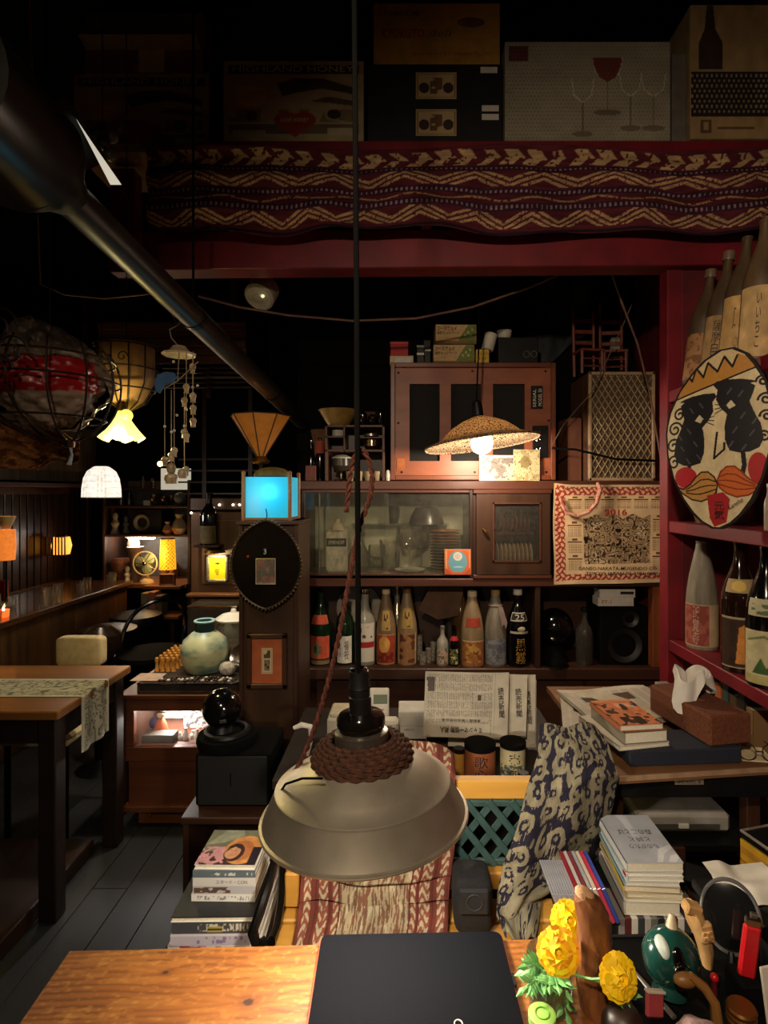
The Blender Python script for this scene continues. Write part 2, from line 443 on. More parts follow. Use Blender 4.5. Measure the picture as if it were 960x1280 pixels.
# ------------------------------------------------------------------ woven valance hanging from the shelf
def valance():
    nx, ny = 620, 110
    c = Cv(nx, ny, '#54222a')
    x, y = c.x * 9.0, c.y
    wv = .012 * np.sin(c.x * 23) + .006 * np.sin(c.x * 61)
    y = y + wv
    c.put((y > .0) & (y < .045), '#2a1a24')
    def zig(y0, y1, per, ph, seed, col='#ae8c66'):
        t = (y - y0) / (y1 - y0); b = (t > 0) & (t < 1)
        tri = np.abs(((x * per + ph) % 1) * 2 - 1)
        for off in (0, .34, .68):
            c.put(b & (np.abs(t - tri * .9 - off + .34) < .095) & (vnoise(x * 60, t * 9, seed) > .22), col)
    zig(.09, .25, 1.25, .1, 3); zig(.55, .70, 1.0, .3, 5)
    for (a, b, s_) in ((.26, .345, 11), (.465, .535, 12), (.71, .775, 13)):
        m = (y > a) & (y < b); c.put(m, '#35202c')
        c.put(m & ((x * 14 + s_) % 1 < .35) & (y > a + .02) & (y < b - .02), '#93707c')
    m = (y > .36) & (y < .455); t = (y - .36) / .095
    c.put(m & (np.abs(t - .5 - .33 * np.sin(x * 7)) < .16) & (vnoise(x * 40, t * 4, 8) > .3), '#a07c56')
    m = (y > .79) & (y < .965); t = (y - .79) / .175
    leaf = np.abs(np.sin(x * 9.5 + np.where(t > .5, 1, -1) * t * 2.4)) * (.35 + .65 * np.sin(np.clip((x * .83) % 1, .03, .97) * np.pi) ** .5)
    c.put(m & (leaf > .5) & (np.abs(t - .5) < .46) & (vnoise(x * 26, t * 6, 9) > .25), '#b09068')
    c.vary(.25, 40, 4)
    x0, x1 = XU(180, 2.08), 1.389
    zt, zb = ZV(186, 2.1), ZV(290, 2.1)
    def pos(a, b):
        sag = .012 * np.sin(a * 19) + .02 * np.exp(-((a - .28) / .05) ** 2)
        fold = .014 * np.sin(a * 37 + 3 * b) * (1.1 - b) + .02 * np.sin(a * 11) * (1 - b)
        return (x0 + (x1 - x0) * a, 2.10 + fold + .01 * np.sin(b * 17), zb + sag * (1 - b) + (zt - zb + .012 * np.sin(a * 13)) * b)
    o = surf('woven_valance', c, pos, CLOTH, thick=.003)
    tag(o, 'maroon woven cloth with cream zigzag bands hanging along the red shelf', 'cloth')
valance()
# ------------------------------------------------------------------ front pine table
TZ = .71
tb = thing('pine_table', 'orange pine table with knots, lit by the steel pendant lamp', 'table', (.035, 0, 0), (0, 0, R(1.8)))
def table_top():
    nx, ny = 640, 260
    c = Cv(nx, ny, '#764418')
    X = c.x * 1.30; Y = c.y * .50
    flow = Y + .006 * (fbm(X * 5, Y * 14, 2) - .5) * 4
    kn = [(.17, .455, .009), (.31, .40, .016), (.22, .34, .013), (.60, .47, .01), (.42, .465, .010), (.76, .44, .012), (.93, .36, .016), (.1, .28, .012), (.50, .30, .014), (1.1, .42, .013)]
    for kx, ky, kr in kn:
        d2 = ((X - kx) / (kr * 4.5)) ** 2 + ((Y - ky) / (kr * 2.0)) ** 2
        flow = flow + np.sign(Y - ky) * kr * .9 * np.exp(-d2)
    g = .5 + .5 * np.sin(flow * 560 + 5 * fbm(X * 3, Y * 9, 5))
    c.mix(g ** 2 * .75, '#4e280c')
    c.mix((fbm(X * 16, Y * 90, 8, 4) > .56) * .4, '#9c6a2c')
    c.mix((vnoise(X * 130, Y * 260, 11) > .74) * .3, '#b88c4c')
    c.mix((fbm(X * 4, Y * 10, 21) - .42) * 1.4, '#8e541a')
    for kx, ky, kr in kn:
        d = np.sqrt((X - kx) ** 2 + ((Y - ky) * 1.3) ** 2)
        c.mix(np.exp(-(d / kr) ** 2) * .8, '#5e2f10'); c.mix((d < kr * .45) * .9, '#2c1408')
    for yy in (.165, .33):
        c.mix((np.abs(Y - yy) < .0012) * .9, '#3a1c08')
    dpt = .0006 * g
    return surf('table_top_face', c, lambda a, b: (-.545 + a * 1.30, .42 + b * .50, TZ - dpt * .3), vc('oiled_pine', .5, .4, .25), tb)
table_top()
for i, (y0, y1) in enumerate(((.42, .585), (.585, .75), (.75, .92))):
    part('plank', B((.105, (y0 + y1) / 2, TZ - .0225), (1.298, y1 - y0 - .001, .042), .003), PINE, tb)
part('apron', B((.105, .88, TZ - .09), (1.14, .025, .09), .002), ORW, tb)
for lx in (-.47, .67):
    for ly in (.47, .86):
        part('leg', B((lx, ly, (TZ - .044) / 2), (.07, .07, TZ - .044), .004), ORW, tb)
# ------------------------------------------------------------------ black folder on the table
fo = thing('black_folder', 'large black rounded folder lying on the pine table', 'folder', (.0155, .80, TZ + .0005), (0, 0, R(1.5)))
def rrect(w, d, r, z0, z1, n=6):
    pts = []
    for cx, cy, a0 in ((w / 2 - r, d / 2 - r, 0), (-w / 2 + r, d / 2 - r, 90), (-w / 2 + r, -d / 2 + r, 180), (w / 2 - r, -d / 2 + r, 270)):
        for k in range(n + 1):
            a = R(a0 + 90 * k / n); pts.append((cx + r * math.cos(a), cy + r * math.sin(a)))
    m = MB(); n_ = len(pts)
    m.add([(x, y, z0) for x, y in pts] + [(x, y, z1) for x, y in pts], [tuple(range(n_)), tuple(range(n_, 2 * n_))] + [(i, (i + 1) % n_, n_ + (i + 1) % n_, n_ + i) for i in range(n_)])
    return m
part('base', rrect(.296, .25, .012, 0, .0045), RUBB, fo)
part('trim_edge', rrect(.2995, .2545, .013, .0045, .0075), mat('orange_edge', '#b8482a', '#9a3a20', .5), fo, label='thin orange edge')
part('lid', rrect(.295, .249, .012, .0075, .0115), mat('black_leatherette', '#0b0c12', '#08090c', .8, scale=400, bump=.1, spec=.04), fo)
part('emblem', MB().torus((.058, -.036, .0126), .0055, .0009, 24, 6), WHITEP, fo, label='small round silver ring emblem')
part('hinge', B((.149, .035, .006), (.006, .022, .010), .001), BLKP, fo)
# ------------------------------------------------------------------ steel pendant lamp over the table
LY, LR = .90, .163
LX, LZ = XU(456, LY), .935
pl = thing('steel_pendant_lamp', 'large brushed steel pendant lamp with wicker collar hanging over the pine table', 'lamp', (LX, LY, LZ), (R(-1.5), R(-2.5), 0))
shade = [(LR, 0), (LR + .0025, .0015), (LR + .002, .004), (LR - .002, .005), (.1405, .047), (.1400, .0505), (.1375, .0520), (.134, .0528), (.118, .064), (.098, .0765), (.078, .087), (.062, .094), (.052, .100)]
part('shade', MB().lathe(shade + [(r - .0025, z - .0015) for r, z in reversed(shade)], 72), mat('aged_steel', '#c4baa8', '#a89e8c', .40, .75, 14, bump=.03), pl)
part('rim', MB().torus((0, 0, .001), LR + .001, .0024, 72, 8), mat('aged_steel', '#c4baa8'), pl)
part('collar', MB().lathe([(.050, .098), (.044, .104), (.043, .130), (.036, .134), (.02, .135)], 40), STEEL, pl, label='steel collar')
WICK = mat('brown_wicker', '#4e2812', '#2c1508', .75, scale=120, bump=.6)
for i, (r, z) in enumerate(((.078, .089), (.0775, .095), (.075, .101), (.071, .106), (.066, .1105), (.060, .1145), (.053, .118))):
    pts = []
    n = 90
    for q in range(n):
        a = 2 * math.pi * q / n
        ww = .0022 * math.sin(a * 22 + i * math.pi)
        pts.append(((r + ww) * math.cos(a), (r + ww) * math.sin(a), z + .0010 * math.sin(a * 22 + i * math.pi + 1.2)))
    part('wicker_strand', MB().tube(pts, .0042, 6, True), WICK, pl)
part('holder_ring', MB().lathe([(.020, .134), (.037, .136), (.039, .142), (.039, .152), (.035, .158), (.018, .160)], 36), mat('glossy_bakelite', '#1a1712', '#0e0c0a', .12, .3, coat=.6), pl)
part('socket', MB().lathe([(.018, .158), (.018, .185), (.0165, .186), (.0165, .198), (.018, .199), (.0165, .205), (.016, .226), (.010, .229), (0, .229)], 28), mat('black_bakelite', '#191817', '#0f0e0d', .4), pl)
part('socket_cap', MB().torus((0, 0, .228), .011, .0035, 24, 8), CHROME, pl)
BULB = glow('pendant_bulb_glow', (1.0, .80, .52), 25)
part('bulb', MB().sphere((0, 0, .045), .028, 20, 12), BULB, pl)
lamp('pendant_lamp_light', (LX, LY, LZ + .012), 5.6, (1.0, .90, .76), .03)
top = P(437, 0, LY); top.z = 3.40
sb = Vector((LX, LY, LZ)) + Vector((-.0098, -.006, .228))
solo('pendant_cord', MB().tube([sb, sb.lerp(top, .25) + Vector((.001, 0, 0)), sb.lerp(top, .6), top], .0045, 8), CORD, 'black hanging cord carrying the steel pendant lamp', 'cord')
def braid(pts, r, name, label):
    """two twisted strands along a smooth path"""
    pts = [Vector(p) for p in pts]; out = []
    for i in range(len(pts) - 1):
        p0, p1, p2, p3 = pts[max(i - 1, 0)], pts[i], pts[i + 1], pts[min(i + 2, len(pts) - 1)]
        for t in np.linspace(0, 1, 24, endpoint=False):
            out.append(.5 * ((2 * p1) + (p2 - p0) * t + (2 * p0 - 5 * p1 + 4 * p2 - p3) * t * t + (3 * p1 - p0 - 3 * p2 + p3) * t ** 3))
    out.append(pts[-1])
    o = thing(name, label, 'rope')
    for ph in (0, math.pi):
        st = []
        L_ = 0
        for i, p in enumerate(out):
            if i: L_ += (p - out[i - 1]).length
            a = L_ / (r * 7) * 2 * math.pi + ph
            st.append(p + Vector((math.cos(a) * r * .55, math.sin(a) * r * .55, math.sin(a) * r * .1)))
        part('strand', MB().tube(st, r * .62, 6), ROPE if ph == 0 else mat('red_rope', '#74382a', '#3c1a14', .9, scale=220), o)
    return o
rp = [P(433, 640, .915), P(437, 600, .915), P(443, 572, .912), P(452, 562, .91), P(462, 578, .912), P(465, 605, .915), P(459, 632, .918), P(449, 660, .92), P(440, 705, .92), P(433, 745, .92), P(424, 795, .92), P(411, 850, .92), P(395, 905, .92), P(378, 948, .92), P(361, 975, .92), P(349, 992, .915)]
braid(rp, .0042, 'braided_rope', 'reddish braided rope looped on the cord and tied to the steel lamp rim')
solo('lamp_tie_wire', MB().tube([P(349, 992, .885), P(357, 980, .855), P(378, 973, .826), P(403, 973, .812)], .0019, 6), CORD, 'thin dark tie wire looped over the edge of the steel lampshade', 'wire')
# ------------------------------------------------------------------ bottles
def bottle(name, label, loc, H, Rr, glass, shape='isshobin', cap=None, lab=None, neck=None, text=None, rot=(0, 0, 0), group=None, face=0.0, cat='bottle'):
    t = thing(name, label, cat, loc, rot, group)
    if shape == 'isshobin':
        pr = [(0, 0), (Rr * .93, 0), (Rr, .012 * H / .4), (Rr, .52 * H), (Rr * .96, .58 * H), (Rr * .80, .66 * H), (Rr * .52, .76 * H), (Rr * .34, .83 * H), (Rr * .29, .90 * H), (Rr * .30, .955 * H), (Rr * .33, .957 * H), (Rr * .33, .975 * H), (0, .975 * H)]
    elif shape == 'cone':
        pr = [(0, 0), (Rr * .95, 0), (Rr, .01), (Rr, .42 * H), (Rr * .95, .52 * H), (Rr * .80, .66 * H), (Rr * .58, .80 * H), (Rr * .42, .90 * H), (Rr * .36, .955 * H), (Rr * .38, .96 * H), (Rr * .38, .975 * H), (0, .975 * H)]
    else:
        pr = [(0, 0), (Rr * .93, 0), (Rr, .01), (Rr, .55 * H), (Rr * .85, .64 * H), (Rr * .42, .74 * H), (Rr * .34, .80 * H), (Rr * .34, .94 * H), (Rr * .40, .945 * H), (Rr * .40, .975 * H), (0, .975 * H)]
    part('glass_body', MB().lathe(pr, 28), glass, t)
    if cap:
        part('cap', MB().lathe([(0, .93 * H), (Rr * .40, .93 * H), (Rr * .42, .94 * H), (Rr * .40, H), (Rr * .3, H * 1.004), (0, H * 1.004)], 20), cap, t)
    if lab:
        z0, z1, half, cv = lab
        lo = surf('paper_label', cv, bent(Rr + .0012, half, z0 * H, (z1 - z0) * H, face), PRINT, t)
        if text:
            for (s, w_, h_, zc, m_, vert, off) in text:
                lettering(s, w_ * Rr, h_ * H, m_, lo, (0, 0, zc * H), vertical=vert, bend=(Rr + .0020, face + off))
    if neck:
        z0, z1, half, cv = neck
        ra, rb = np.interp([z0 * H, z1 * H], [p[1] for p in pr[1:-1]], [p[0] for p in pr[1:-1]])
        def pos(x, y):
            r = np.interp(z0 * H + y * (z1 - z0) * H, [p[1] for p in pr[1:-1]], [p[0] for p in pr[1:-1]]) + .0015
            a = face + (x * 2 - 1) * half
            return (r * np.sin(a), -r * np.cos(a), z0 * H + y * (z1 - z0) * H)
        surf('neck_label', cv, pos, PRINT, t)
    return t
def plain(bg, n=24, vary=.15, seed=1): return Cv(n, n, bg).vary(vary, 6, seed)
DUSTY = mat('dusty_grey_glass', '#8d8473', '#6a6253', .55, 0, 16, (3, 3, .5), .1)
FROST = mat('frosted_brown_glass', '#8c7254', '#6c5238', .5, 0, 14, (2, 2, .5))
GREENG = mat('dark_green_glass', '#16301a', '#0d2012', .12, 0, 10, coat=.4)
BROWNG = mat('dark_brown_glass', '#2a160c', '#1a0d07', .12, 0, 10, coat=.4)
BLKG = mat('black_glass', '#0e0c0c', '#080808', .12, 0, 10, coat=.4)
CLEARB = mat('cloudy_clear_glass', '#a8a393', '#8a8474', .2, 0, 10)
# ------------------------------------------------------------------ back shelving unit
BY = 2.92
bx = lambda u: XU(u, BY)
bz = lambda v: ZV(v, BY)
su = thing('wall_shelving', 'dark brown wooden wall shelving holding bottles, cupboards and the calendar', 'shelving', (0, BY, 0))
xl, xr = bx(376), bx(832)
D = .40
def board(name, u0, u1, v0, v1, y0=0, y1=D, m=DARKW, bev=.004):
    return part(name, B(((bx(u0) + bx(u1)) / 2, (y0 + y1) / 2, (bz(v0) + bz(v1)) / 2), (bx(u1) - bx(u0), y1 - y0, bz(v0) - bz(v1)), bev), m, su)
board('shelf_board', 374, 832, 601, 612, -.01, D, MIDW)
board('shelf_board', 374, 832, 723, 733, -.01, D, MIDW)
board('shelf_board', 374, 832, 835, 849, -.012, D)
board('side_panel', 374, 380, 733, 835, 0, D, DARKWZ)
board('divider', 669, 676, 733, 835, 0, D, DARKWZ)
board('upright', 816, 831, 728, 835, 0, .06, wood('amber_upright', '#8a4a22', '#6a3416', 'z', .45))
board('back_panel', 378, 832, 733, 835, D - .02, D, DARKW)
board('lower_panel', 374, 832, 849, 985, .02, .05, DARKW)
for u in (470, 600, 730): board('panel_strip', u, u + 4, 850, 980, .012, .022, DARKWZ)
# glass fronted cupboard
cu = thing('glass_cupboard', 'low cupboard with dusty sliding glass doors full of drinking glasses', 'cupboard', (0, BY, 0))
def cb(name, u0, u1, v0, v1, y0, y1, m=DARKW, bev=.002, parent=None, label=None):
    return part(name, B(((bx(u0) + bx(u1)) / 2, (y0 + y1) / 2, (bz(v0) + bz(v1)) / 2), (bx(u1) - bx(u0), y1 - y0, bz(v0) - bz(v1)), bev), m, parent or cu, label=label)
cb('side_panel', 377, 381, 612, 723, 0, .34, DARKWZ); cb('side_panel', 587, 591, 612, 723, 0, .34, DARKWZ)
cb('back_panel', 381, 587, 612, 723, .33, .35, mat('pale_green_board', '#cdc8a8', '#aaa688', .7, 0, 8), label='pale grey green back board')
cb('floor_board', 381, 587, 719, 723, .0, .33, mat('cupboard_floor', '#8b8066', '#746a52', .6))
cb('top_rail', 381, 587, 612, 616, 0, .03, MIDW); cb('bottom_rail', 381, 587, 718, 723, 0, .03, MIDW)
cb('glass_pane', 381, 486, 616, 718, .005, .009, PANE, 0); cb('glass_pane', 480, 587, 616, 718, .016, .020, PANE, 0)
cb('pane_edge', 398, 400, 616, 718, .002, .012, mat('grey_trim', '#5d5a4c', '#4a473c', .5))
# wooden cupboard with a small window
wc = thing('wooden_cupboard', 'small brown wooden cupboard with glazed door holding a plate row', 'cupboard', (0, BY, 0))
cb('body', 591, 689, 612, 617, -.02, .33, MIDW, .003, wc); cb('body', 591, 595, 617, 718, 0, .33, DARKWZ, .002, wc); cb('body', 686, 689, 617, 718, 0, .33, DARKWZ, .002, wc)
cb('back_panel', 595, 686, 612, 723, .31, .33, DARKW, .002, wc); cb('base', 591, 689, 718, 723, -.02, .33, MIDW, .004, wc)
dr = MB()
for (a, b, c_, d_) in ((595, 616, 617.5, 717.5), (674, 686, 617.5, 717.5), (616, 674, 617.5, 629), (616, 674, 701, 717.5)):
    dr.box(((bx(a) + bx(b)) / 2, -.012, (bz(c_) + bz(d_)) / 2), (bx(b) - bx(a), .02, bz(c_) - bz(d_)))
wd_ = part('door', dr, wood('brown_door', '#4a3020', '#341f12', 'z', .4), wc)
cb('glass_pane', 616, 674, 629, 701, -.014, -.010, clear('smoky_glass', (.8, .78, .75), .03, .05), 0, wd_)
fr = MB()
for (a, b, c_, d_) in ((615, 617, 628, 702), (673, 675, 628, 702), (615, 675, 628, 630), (615, 675, 700, 702)):
    fr.box(((bx(a) + bx(b)) / 2, -.024, (bz(c_) + bz(d_)) / 2), (bx(b) - bx(a), .006, bz(c_) - bz(d_)))
part('moulding', fr, MIDW, wd_)
part('latch', MB().tube([(bx(603), -.03, bz(660)), (bx(606), -.04, bz(664)), (bx(610), -.03, bz(671))], .006, 8), BRASS, wd_)
plm = MB().lathe([(0, 0), (.045, 0), (.075, .006), (.078, .010), (.05, .008), (0, .006)], 24).mesh('plate'); plm.materials.append(mat('striped_ceramic', '#d8c7a4', '#a8895c', .4))
for i in range(9):
    o = link('upright_plate', plm, None, None, (bx(624 + i * 5.4), BY + .14, bz(718) + .0782), (0, R(90), 0)); tag(o, ORD[i] + ' cream plate from the latch in the row behind the small cupboard window', 'plate', 'plates behind the cupboard window')
rkd = B((bx(645), BY + .16, bz(668)), (bx(672) - bx(618), .20, .012))
solo('cupboard_inner_shelf', rkd, MIDW, 'inner shelf board seen through the small cupboard window', 'shelf')
plm2 = MB().lathe([(0, 0), (.03, 0), (.05, .004), (.052, .008), (.03, .006), (0, .005)], 20).mesh('saucer'); plm2.materials.append(mat('red_ceramic', '#7a3626', '#552418', .4))
for i in range(8):
    o = link('upright_saucer', plm2, None, None, (bx(627 + i * 5.4), BY + .13, bz(668) + .0585), (0, R(90), 0)); tag(o, ORD[i] + ' dark red saucer from the latch in the row behind the cupboard window', 'saucer', 'saucers behind the cupboard window')
# contents of the glass cupboard
zf = bz(719)
def goblet(name, label, u, h, r, y=.12, group=None, bowl='round', m=GLASS):
    H = h
    pr = [(0, 0), (r * .75, 0), (r * .75, .003), (.006, .010), (.004, .4 * H), (.008, .45 * H), (r * .75, .55 * H), (r, .72 * H), (r * .88, H), (r * .85, H), (r * .95, .72 * H), (r * .70, .56 * H), (0, .47 * H)] if bowl == 'round' else \
         [(0, 0), (r * .8, 0), (r, H), (r * .95, H), (r * .75, .01), (0, .01)]
    return solo(name, MB().lathe(pr, 24), m, label, 'glass', (bx(u), BY + y, zf), (0, 0, 0), group)
goblet('stem_glass', 'wide stemmed glass standing on white saucer inside the glass cupboard', 512, .243, .075, .115).location.z = zf + .007
goblet('stem_glass', 'stemmed brandy glass beside the round decanter in the glass cupboard', 470, .15, .05, .09)
goblet('stem_glass', 'stemmed glass leaning rank behind the wide glass in the cupboard', 527, .24, .052, .235)
goblet('tumbler', 'plain wide tumbler between decanter and stemmed glass in the cupboard', 485, .17, .055, .185, bowl='t')
goblet('tumbler', 'tall plain tumbler at the back corner beside the plate stack', 577, .19, .039, .28, bowl='t')
solo('glass_decanter', MB().lathe([(0, 0), (.05, 0), (.065, .03), (.065, .08), (.03, .15), (.018, .20), (.018, .30), (.022, .31), (.014, .31), (.013, .2), (0, .14)], 24), clear('decanter_glass', (.8, .8, .75), .1, .08), 'round bellied glass decanter inside the dusty glass cupboard', 'decanter', (bx(446), BY + .14, zf))
solo('white_saucer', MB().lathe([(0, .006), (.05, .006), (.08, .018), (.082, .022), (.05, .012), (0, .010)], 28), WHITEP, 'white saucer under the wide stemmed glass in the cupboard', 'saucer', (bx(512.5), BY + .115, zf - .004))
for i in range(14):
    o = solo('stacked_plate', MB().lathe([(0, 0), (.05, 0), (.082, .008), (.082, .011), (.05, .004), (0, .004)], 24), mat('stack_plate_brown', '#8a7656', '#6c5a3e', .5) if i < 9 else mat('stack_plate_rust', '#a8683e', '#8a5230', .5), ORD[i] + ' saucer from the bottom of the tall stack inside the glass cupboard', 'plate', (bx(559), BY + .16, zf + i * .0165), (0, 0, 0), 'stack of saucers in the glass cupboard')
solo('dark_bowl', MB().lathe([(0, .0), (.06, .01), (.09, .06), (.10, .10), (.095, .10), (.08, .05), (0, .02)], 24), mat('dark_lacquer', '#3c342c', '#2a241e', .3), 'dark upturned bowl behind the glasses in the cupboard', 'bowl', (bx(535), BY + .225, zf + .356), (R(180), 0, 0))
solo('glass_shelf', B((bx(500), BY + .26, zf + .252), (.55, .10, .006)), clear('shelf_glass', (.85, .88, .85), .1, .1), 'narrow glass shelf at the back of the glass cupboard', 'shelf')
goblet('spice_jar', 'small dark stoppered jar on the inner glass shelf of the cupboard', 491, .10, .03, .25, bowl='t', m=mat('jar_dark', '#4c463a', '#332e26', .3)).location.z = zf + .255
lbl = Cv(90, 110, '#cfc4aa').rect(.0, .62, 1, .84, '#3c3a34').vary(.2, 9, 3)
tin = thing('spirit_flask', 'flat pale flask with dark banner label in the glass cupboard', 'flask', (bx(419), BY + .05, zf))
part('body', B((0, .03, .12), (.115, .05, .24), .012), mat('pale_flask', '#cbbfa4', '#b3a689', .5), tin)
part('shoulder', MB().lathe([(.04, .23), (.03, .26), (.014, .27), (.014, .29), (0, .29)], 20, Matrix.Translation((0, .03, 0))), CREAM, tin)
lo = surf('front_label', lbl, flat(.105, .20, .004, z0=.02), PRINT, tin)
lettering('SMIRNOFF', .085, .020, INKW, lo, (0, .0025, .166))
fl2 = thing('orange_card', 'square orange card with blue dish emblem leaning on the cupboard glass', 'card', (bx(572), BY - .012, bz(718)), (R(-4), 0, 0))
cvo = Cv(90, 90, '#d9733a').rect(.04, .04, .96, .96, '#e8a070').rect(.09, .05, .93, .95, '#d96a38').ell(.5, .5, .36, .44, '#6fa8b8').rect(0, .0, 1, .1, '#d96a38').ell(.5, .72, .17, .17, '#ece2d0').ell(.5, .72, .12, .12, '#d8c9c0').ell(.52, .3, .2, .04, '#9fd0d8').poly([(.0, .0), (.0, .3), (.3, .0)], '#c9552c').poly([(1, .0), (1, .3), (.7, .0)], '#c9552c')
part('card_board', B((0, .003, .066), (.138, .004, .132), .0005), CREAM, fl2); surf('printed_front', cvo, flat(.136, .130, -.0002, z0=.001), PRINT, fl2)
# ------------------------------------------------------------------ bottles on the lower shelf
zs = bz(835)
def L(u0, y=.09): return (bx(u0), BY + y, zs)
def noise_label(bg, fg, th=.6, f=9, n=48, seed=3):
    c = Cv(n, n, bg); c.put(fbm(c.x * f, c.y * f, seed) > th, fg); return c.vary(.12, 7, seed)
cv1 = Cv(48, 48, '#c8563a').rect(0, 0, 1, .18, '#7a6a48').rect(0, .14, 1, .2, '#3a2a1a').ell(.36, .52, .2, .26, '#7a7a50').vary(.15, 8, 2)
bottle('sake_bottle', 'dark green sake bottle with red label and orange neck band', L(398), .39, .058, GREENG, 'isshobin', None, (.02, .40, 1.0, cv1), (.56, .68, .9, plain('#c8543a')), [('魚沼', .85, .10, .22, INK, False, -.15)])
cv2 = Cv(40, 48, '#ddd6c6').vary(.1, 6, 4)
bottle('sake_bottle', 'slim green sake bottle with white label of black brushed characters', L(429), .385, .048, GREENG, 'wine', None, (.03, .40, .9, cv2), None, [('福祝', .50, .26, .21, INK, True, .25), ('純米', .28, .18, .20, INK, True, -.45)])
cv3 = Cv(60, 60, '#d8d0bc').put(np.zeros((60, 60), bool), '#fff').rect(0, .36, 1, .52, '#a8282c').scribble(.1, .62, .9, .9, 6, 5, '#6a3a34', .55, 4)
bottle('spirit_bottle', 'clear spirit bottle with white label and red banner', L(455), .40, .056, CLEARB, 'wine', CHROME, (.05, .56, 1.0, cv3), None)
cv4 = Cv(60, 60, '#a8432c').ell(.42, .66, .28, .28, '#d9a050').scribble(.1, .06, .9, .4, 9, 9, '#7a2c1e', .55, 5).rect(0, 0, 1, .02, '#d0a070').rect(0, .97, 1, 1, '#d0a070').vary(.12, 8, 4)
def slant(bg, fg, n=40):
    c = Cv(n, n, bg); return c.scribble(.25, .1, .75, .9, 4, 9, fg, .55, 6).vary(.1, 6, 3)
bottle('shochu_bottle', 'frosted shochu bottle with red label showing a golden moon', L(482), .40, .054, FROST, 'cone', CREAM, (.02, .41, 1.0, cv4), (.46, .72, .45, slant('#b09050', '#4a3418')))
cv5 = Cv(60, 60, '#9a6c42').scribble(.08, .05, .92, .95, 5, 9, '#5e3620', .52, 9).rect(0, 0, .08, 1, '#c9ad84').rect(.92, 0, 1, 1, '#c9ad84').vary(.15, 8, 8)
bottle('shochu_bottle', 'frosted shochu bottle with tawny label beside the golden moon bottle', L(509), .405, .054, mat('frosted_tan_glass', '#9c8463', '#77603f', .45, 0, 14, (2, 2, .5)), 'cone', mat('brown_foil', '#7a5a34', '#5a3e22', .4), (.02, .42, 1.0, cv5), (.48, .74, .6, slant('#a88a4a', '#5a4420')))
bottle('silver_bottle', 'shiny silver bottle standing behind the two frosted shochu bottles', L(496, .22), .39, .045, mat('silver_foil', '#c9bfa8', '#8f846e', .2, .8), 'wine', CHROME)
bottle('small_bottle', 'small clear bottle with pale label beside red capped bottle', L(554, .06), .205, .032, CLEARB, 'wine', mat('grey_cap', '#8c867c', '#6c665c', .4), (.05, .45, 1.1, noise_label('#b9a58c', '#7a5c50', .6)))
bottle('small_bottle', 'small dark bottle with red neck seal and green label', L(568.5, .05), .215, .026, BLKG, 'wine', None, (.05, .42, 1.0, noise_label('#3e4a24', '#d9c98a', .62)), (.62, .72, 1.2, plain('#b8303a')))
bottle('amber_bottle', 'tall brown bottle standing behind the golden red label bottle', L(580, .18), .42, .052, mat('amber_glass', '#6a4a28', '#4a3018', .15, coat=.3), 'isshobin')
cv6 = Cv(60, 60, '#a86a40').scribble(.2, .15, .8, .85, 5, 6, '#d0a050', .5, 12).scribble(.0, .0, 1, 1, 12, 12, '#8a4e30', .72, 13).rect(0, .96, 1, 1, '#d9b480').vary(.12, 8, 5)
bottle('shochu_bottle', 'frosted bottle with gold and red label and red neck badge', L(592, .06), .39, .062, mat('frosted_cream_glass', '#a08a6a', '#7e6a4c', .45, 0, 14, (2, 2, .5)), 'cone', CREAM, (.02, .36, 1.1, cv6), (.54, .66, .75, plain('#a8442e')), [('吉', .8, .20, .19, INKG, False, 0)])
rb = bottle('ribboned_bottle', 'grey dusty bottle with a cloth ribbon tied round its neck', L(622, .07), .395, .058, DUSTY, 'cone', mat('tan_cloth_cap', '#b08a50', '#8a683a', .8), (.03, .37, 1.1, noise_label('#8a8a8c', '#6c6c74', .55, 6)), None, [('倉', .6, .18, .2, mat('grey_ink', '#5c5c66', '#4a4a54', .7), False, .2)])
RIB = mat('pale_ribbon', '#a48f84', '#88746a', .85)
part('ribbon', MB().torus((0, 0, .315), .034, .007, 24, 6), RIB, rb)
part('ribbon_tail', MB().prism([(.005, .32), (.028, .315), (.052, .235), (.046, .20), (.036, .225), (.024, .21)], -.062, -.058), RIB, rb)
bb = bottle('black_bottle', 'black bottle with white numbered label and gold characters', L(650, .06), .40, .058, BLKG, 'isshobin', WHITEP, (.44, .47, .9, plain('#b8ac94', 12)), (.60, .71, .95, Cv(40, 30, '#b8b0a0').rect(.05, .12, .95, .88, '#26221e')))
lettering('25', .05, .032, INKW, bb, (0, 0, .262), bend=(.057, 0)); lettering('黒霧', .055, .13, INKG, bb, (0, 0, .085), vertical=True, bend=(.0596, .1))
part('seal', MB().sphere((.008, -.055, .20), .018, 16, 8, (1.2, .3, .8)), mat('cream_seal', '#c9bfa0', '#a89c7c', .5), bb)
solo('brown_paper_board', MB().prism([(bx(524), bz(768)), (bx(540), bz(735)), (bx(584), bz(735)), (bx(576), bz(776)), (bx(549), bz(781))], BY + .12, BY + .128), mat('dark_kraft', '#6a4a36', '#553a2a', .8), 'tilted brown board propped behind the small bottles on the shelf', 'board')
goblet('tumbler', 'straight empty tumbler behind the small red capped bottle', 570, .27, .04, .27, bowl='t').location.z = zs
for i, (u, h, r) in enumerate(((529, .06, .022), (537, .075, .018), (543, .10, .016), (525, .13, .02))):
    o = goblet('shot_glass', 'small shot glass in the clutter beside the tawny label bottle', u, h, r, .07 + .03 * i, 'shot glasses beside the bottles', 't', mat('cut_glass', '#9c9484', '#4a4238', .12, 0, 90)); o.location.z = zs
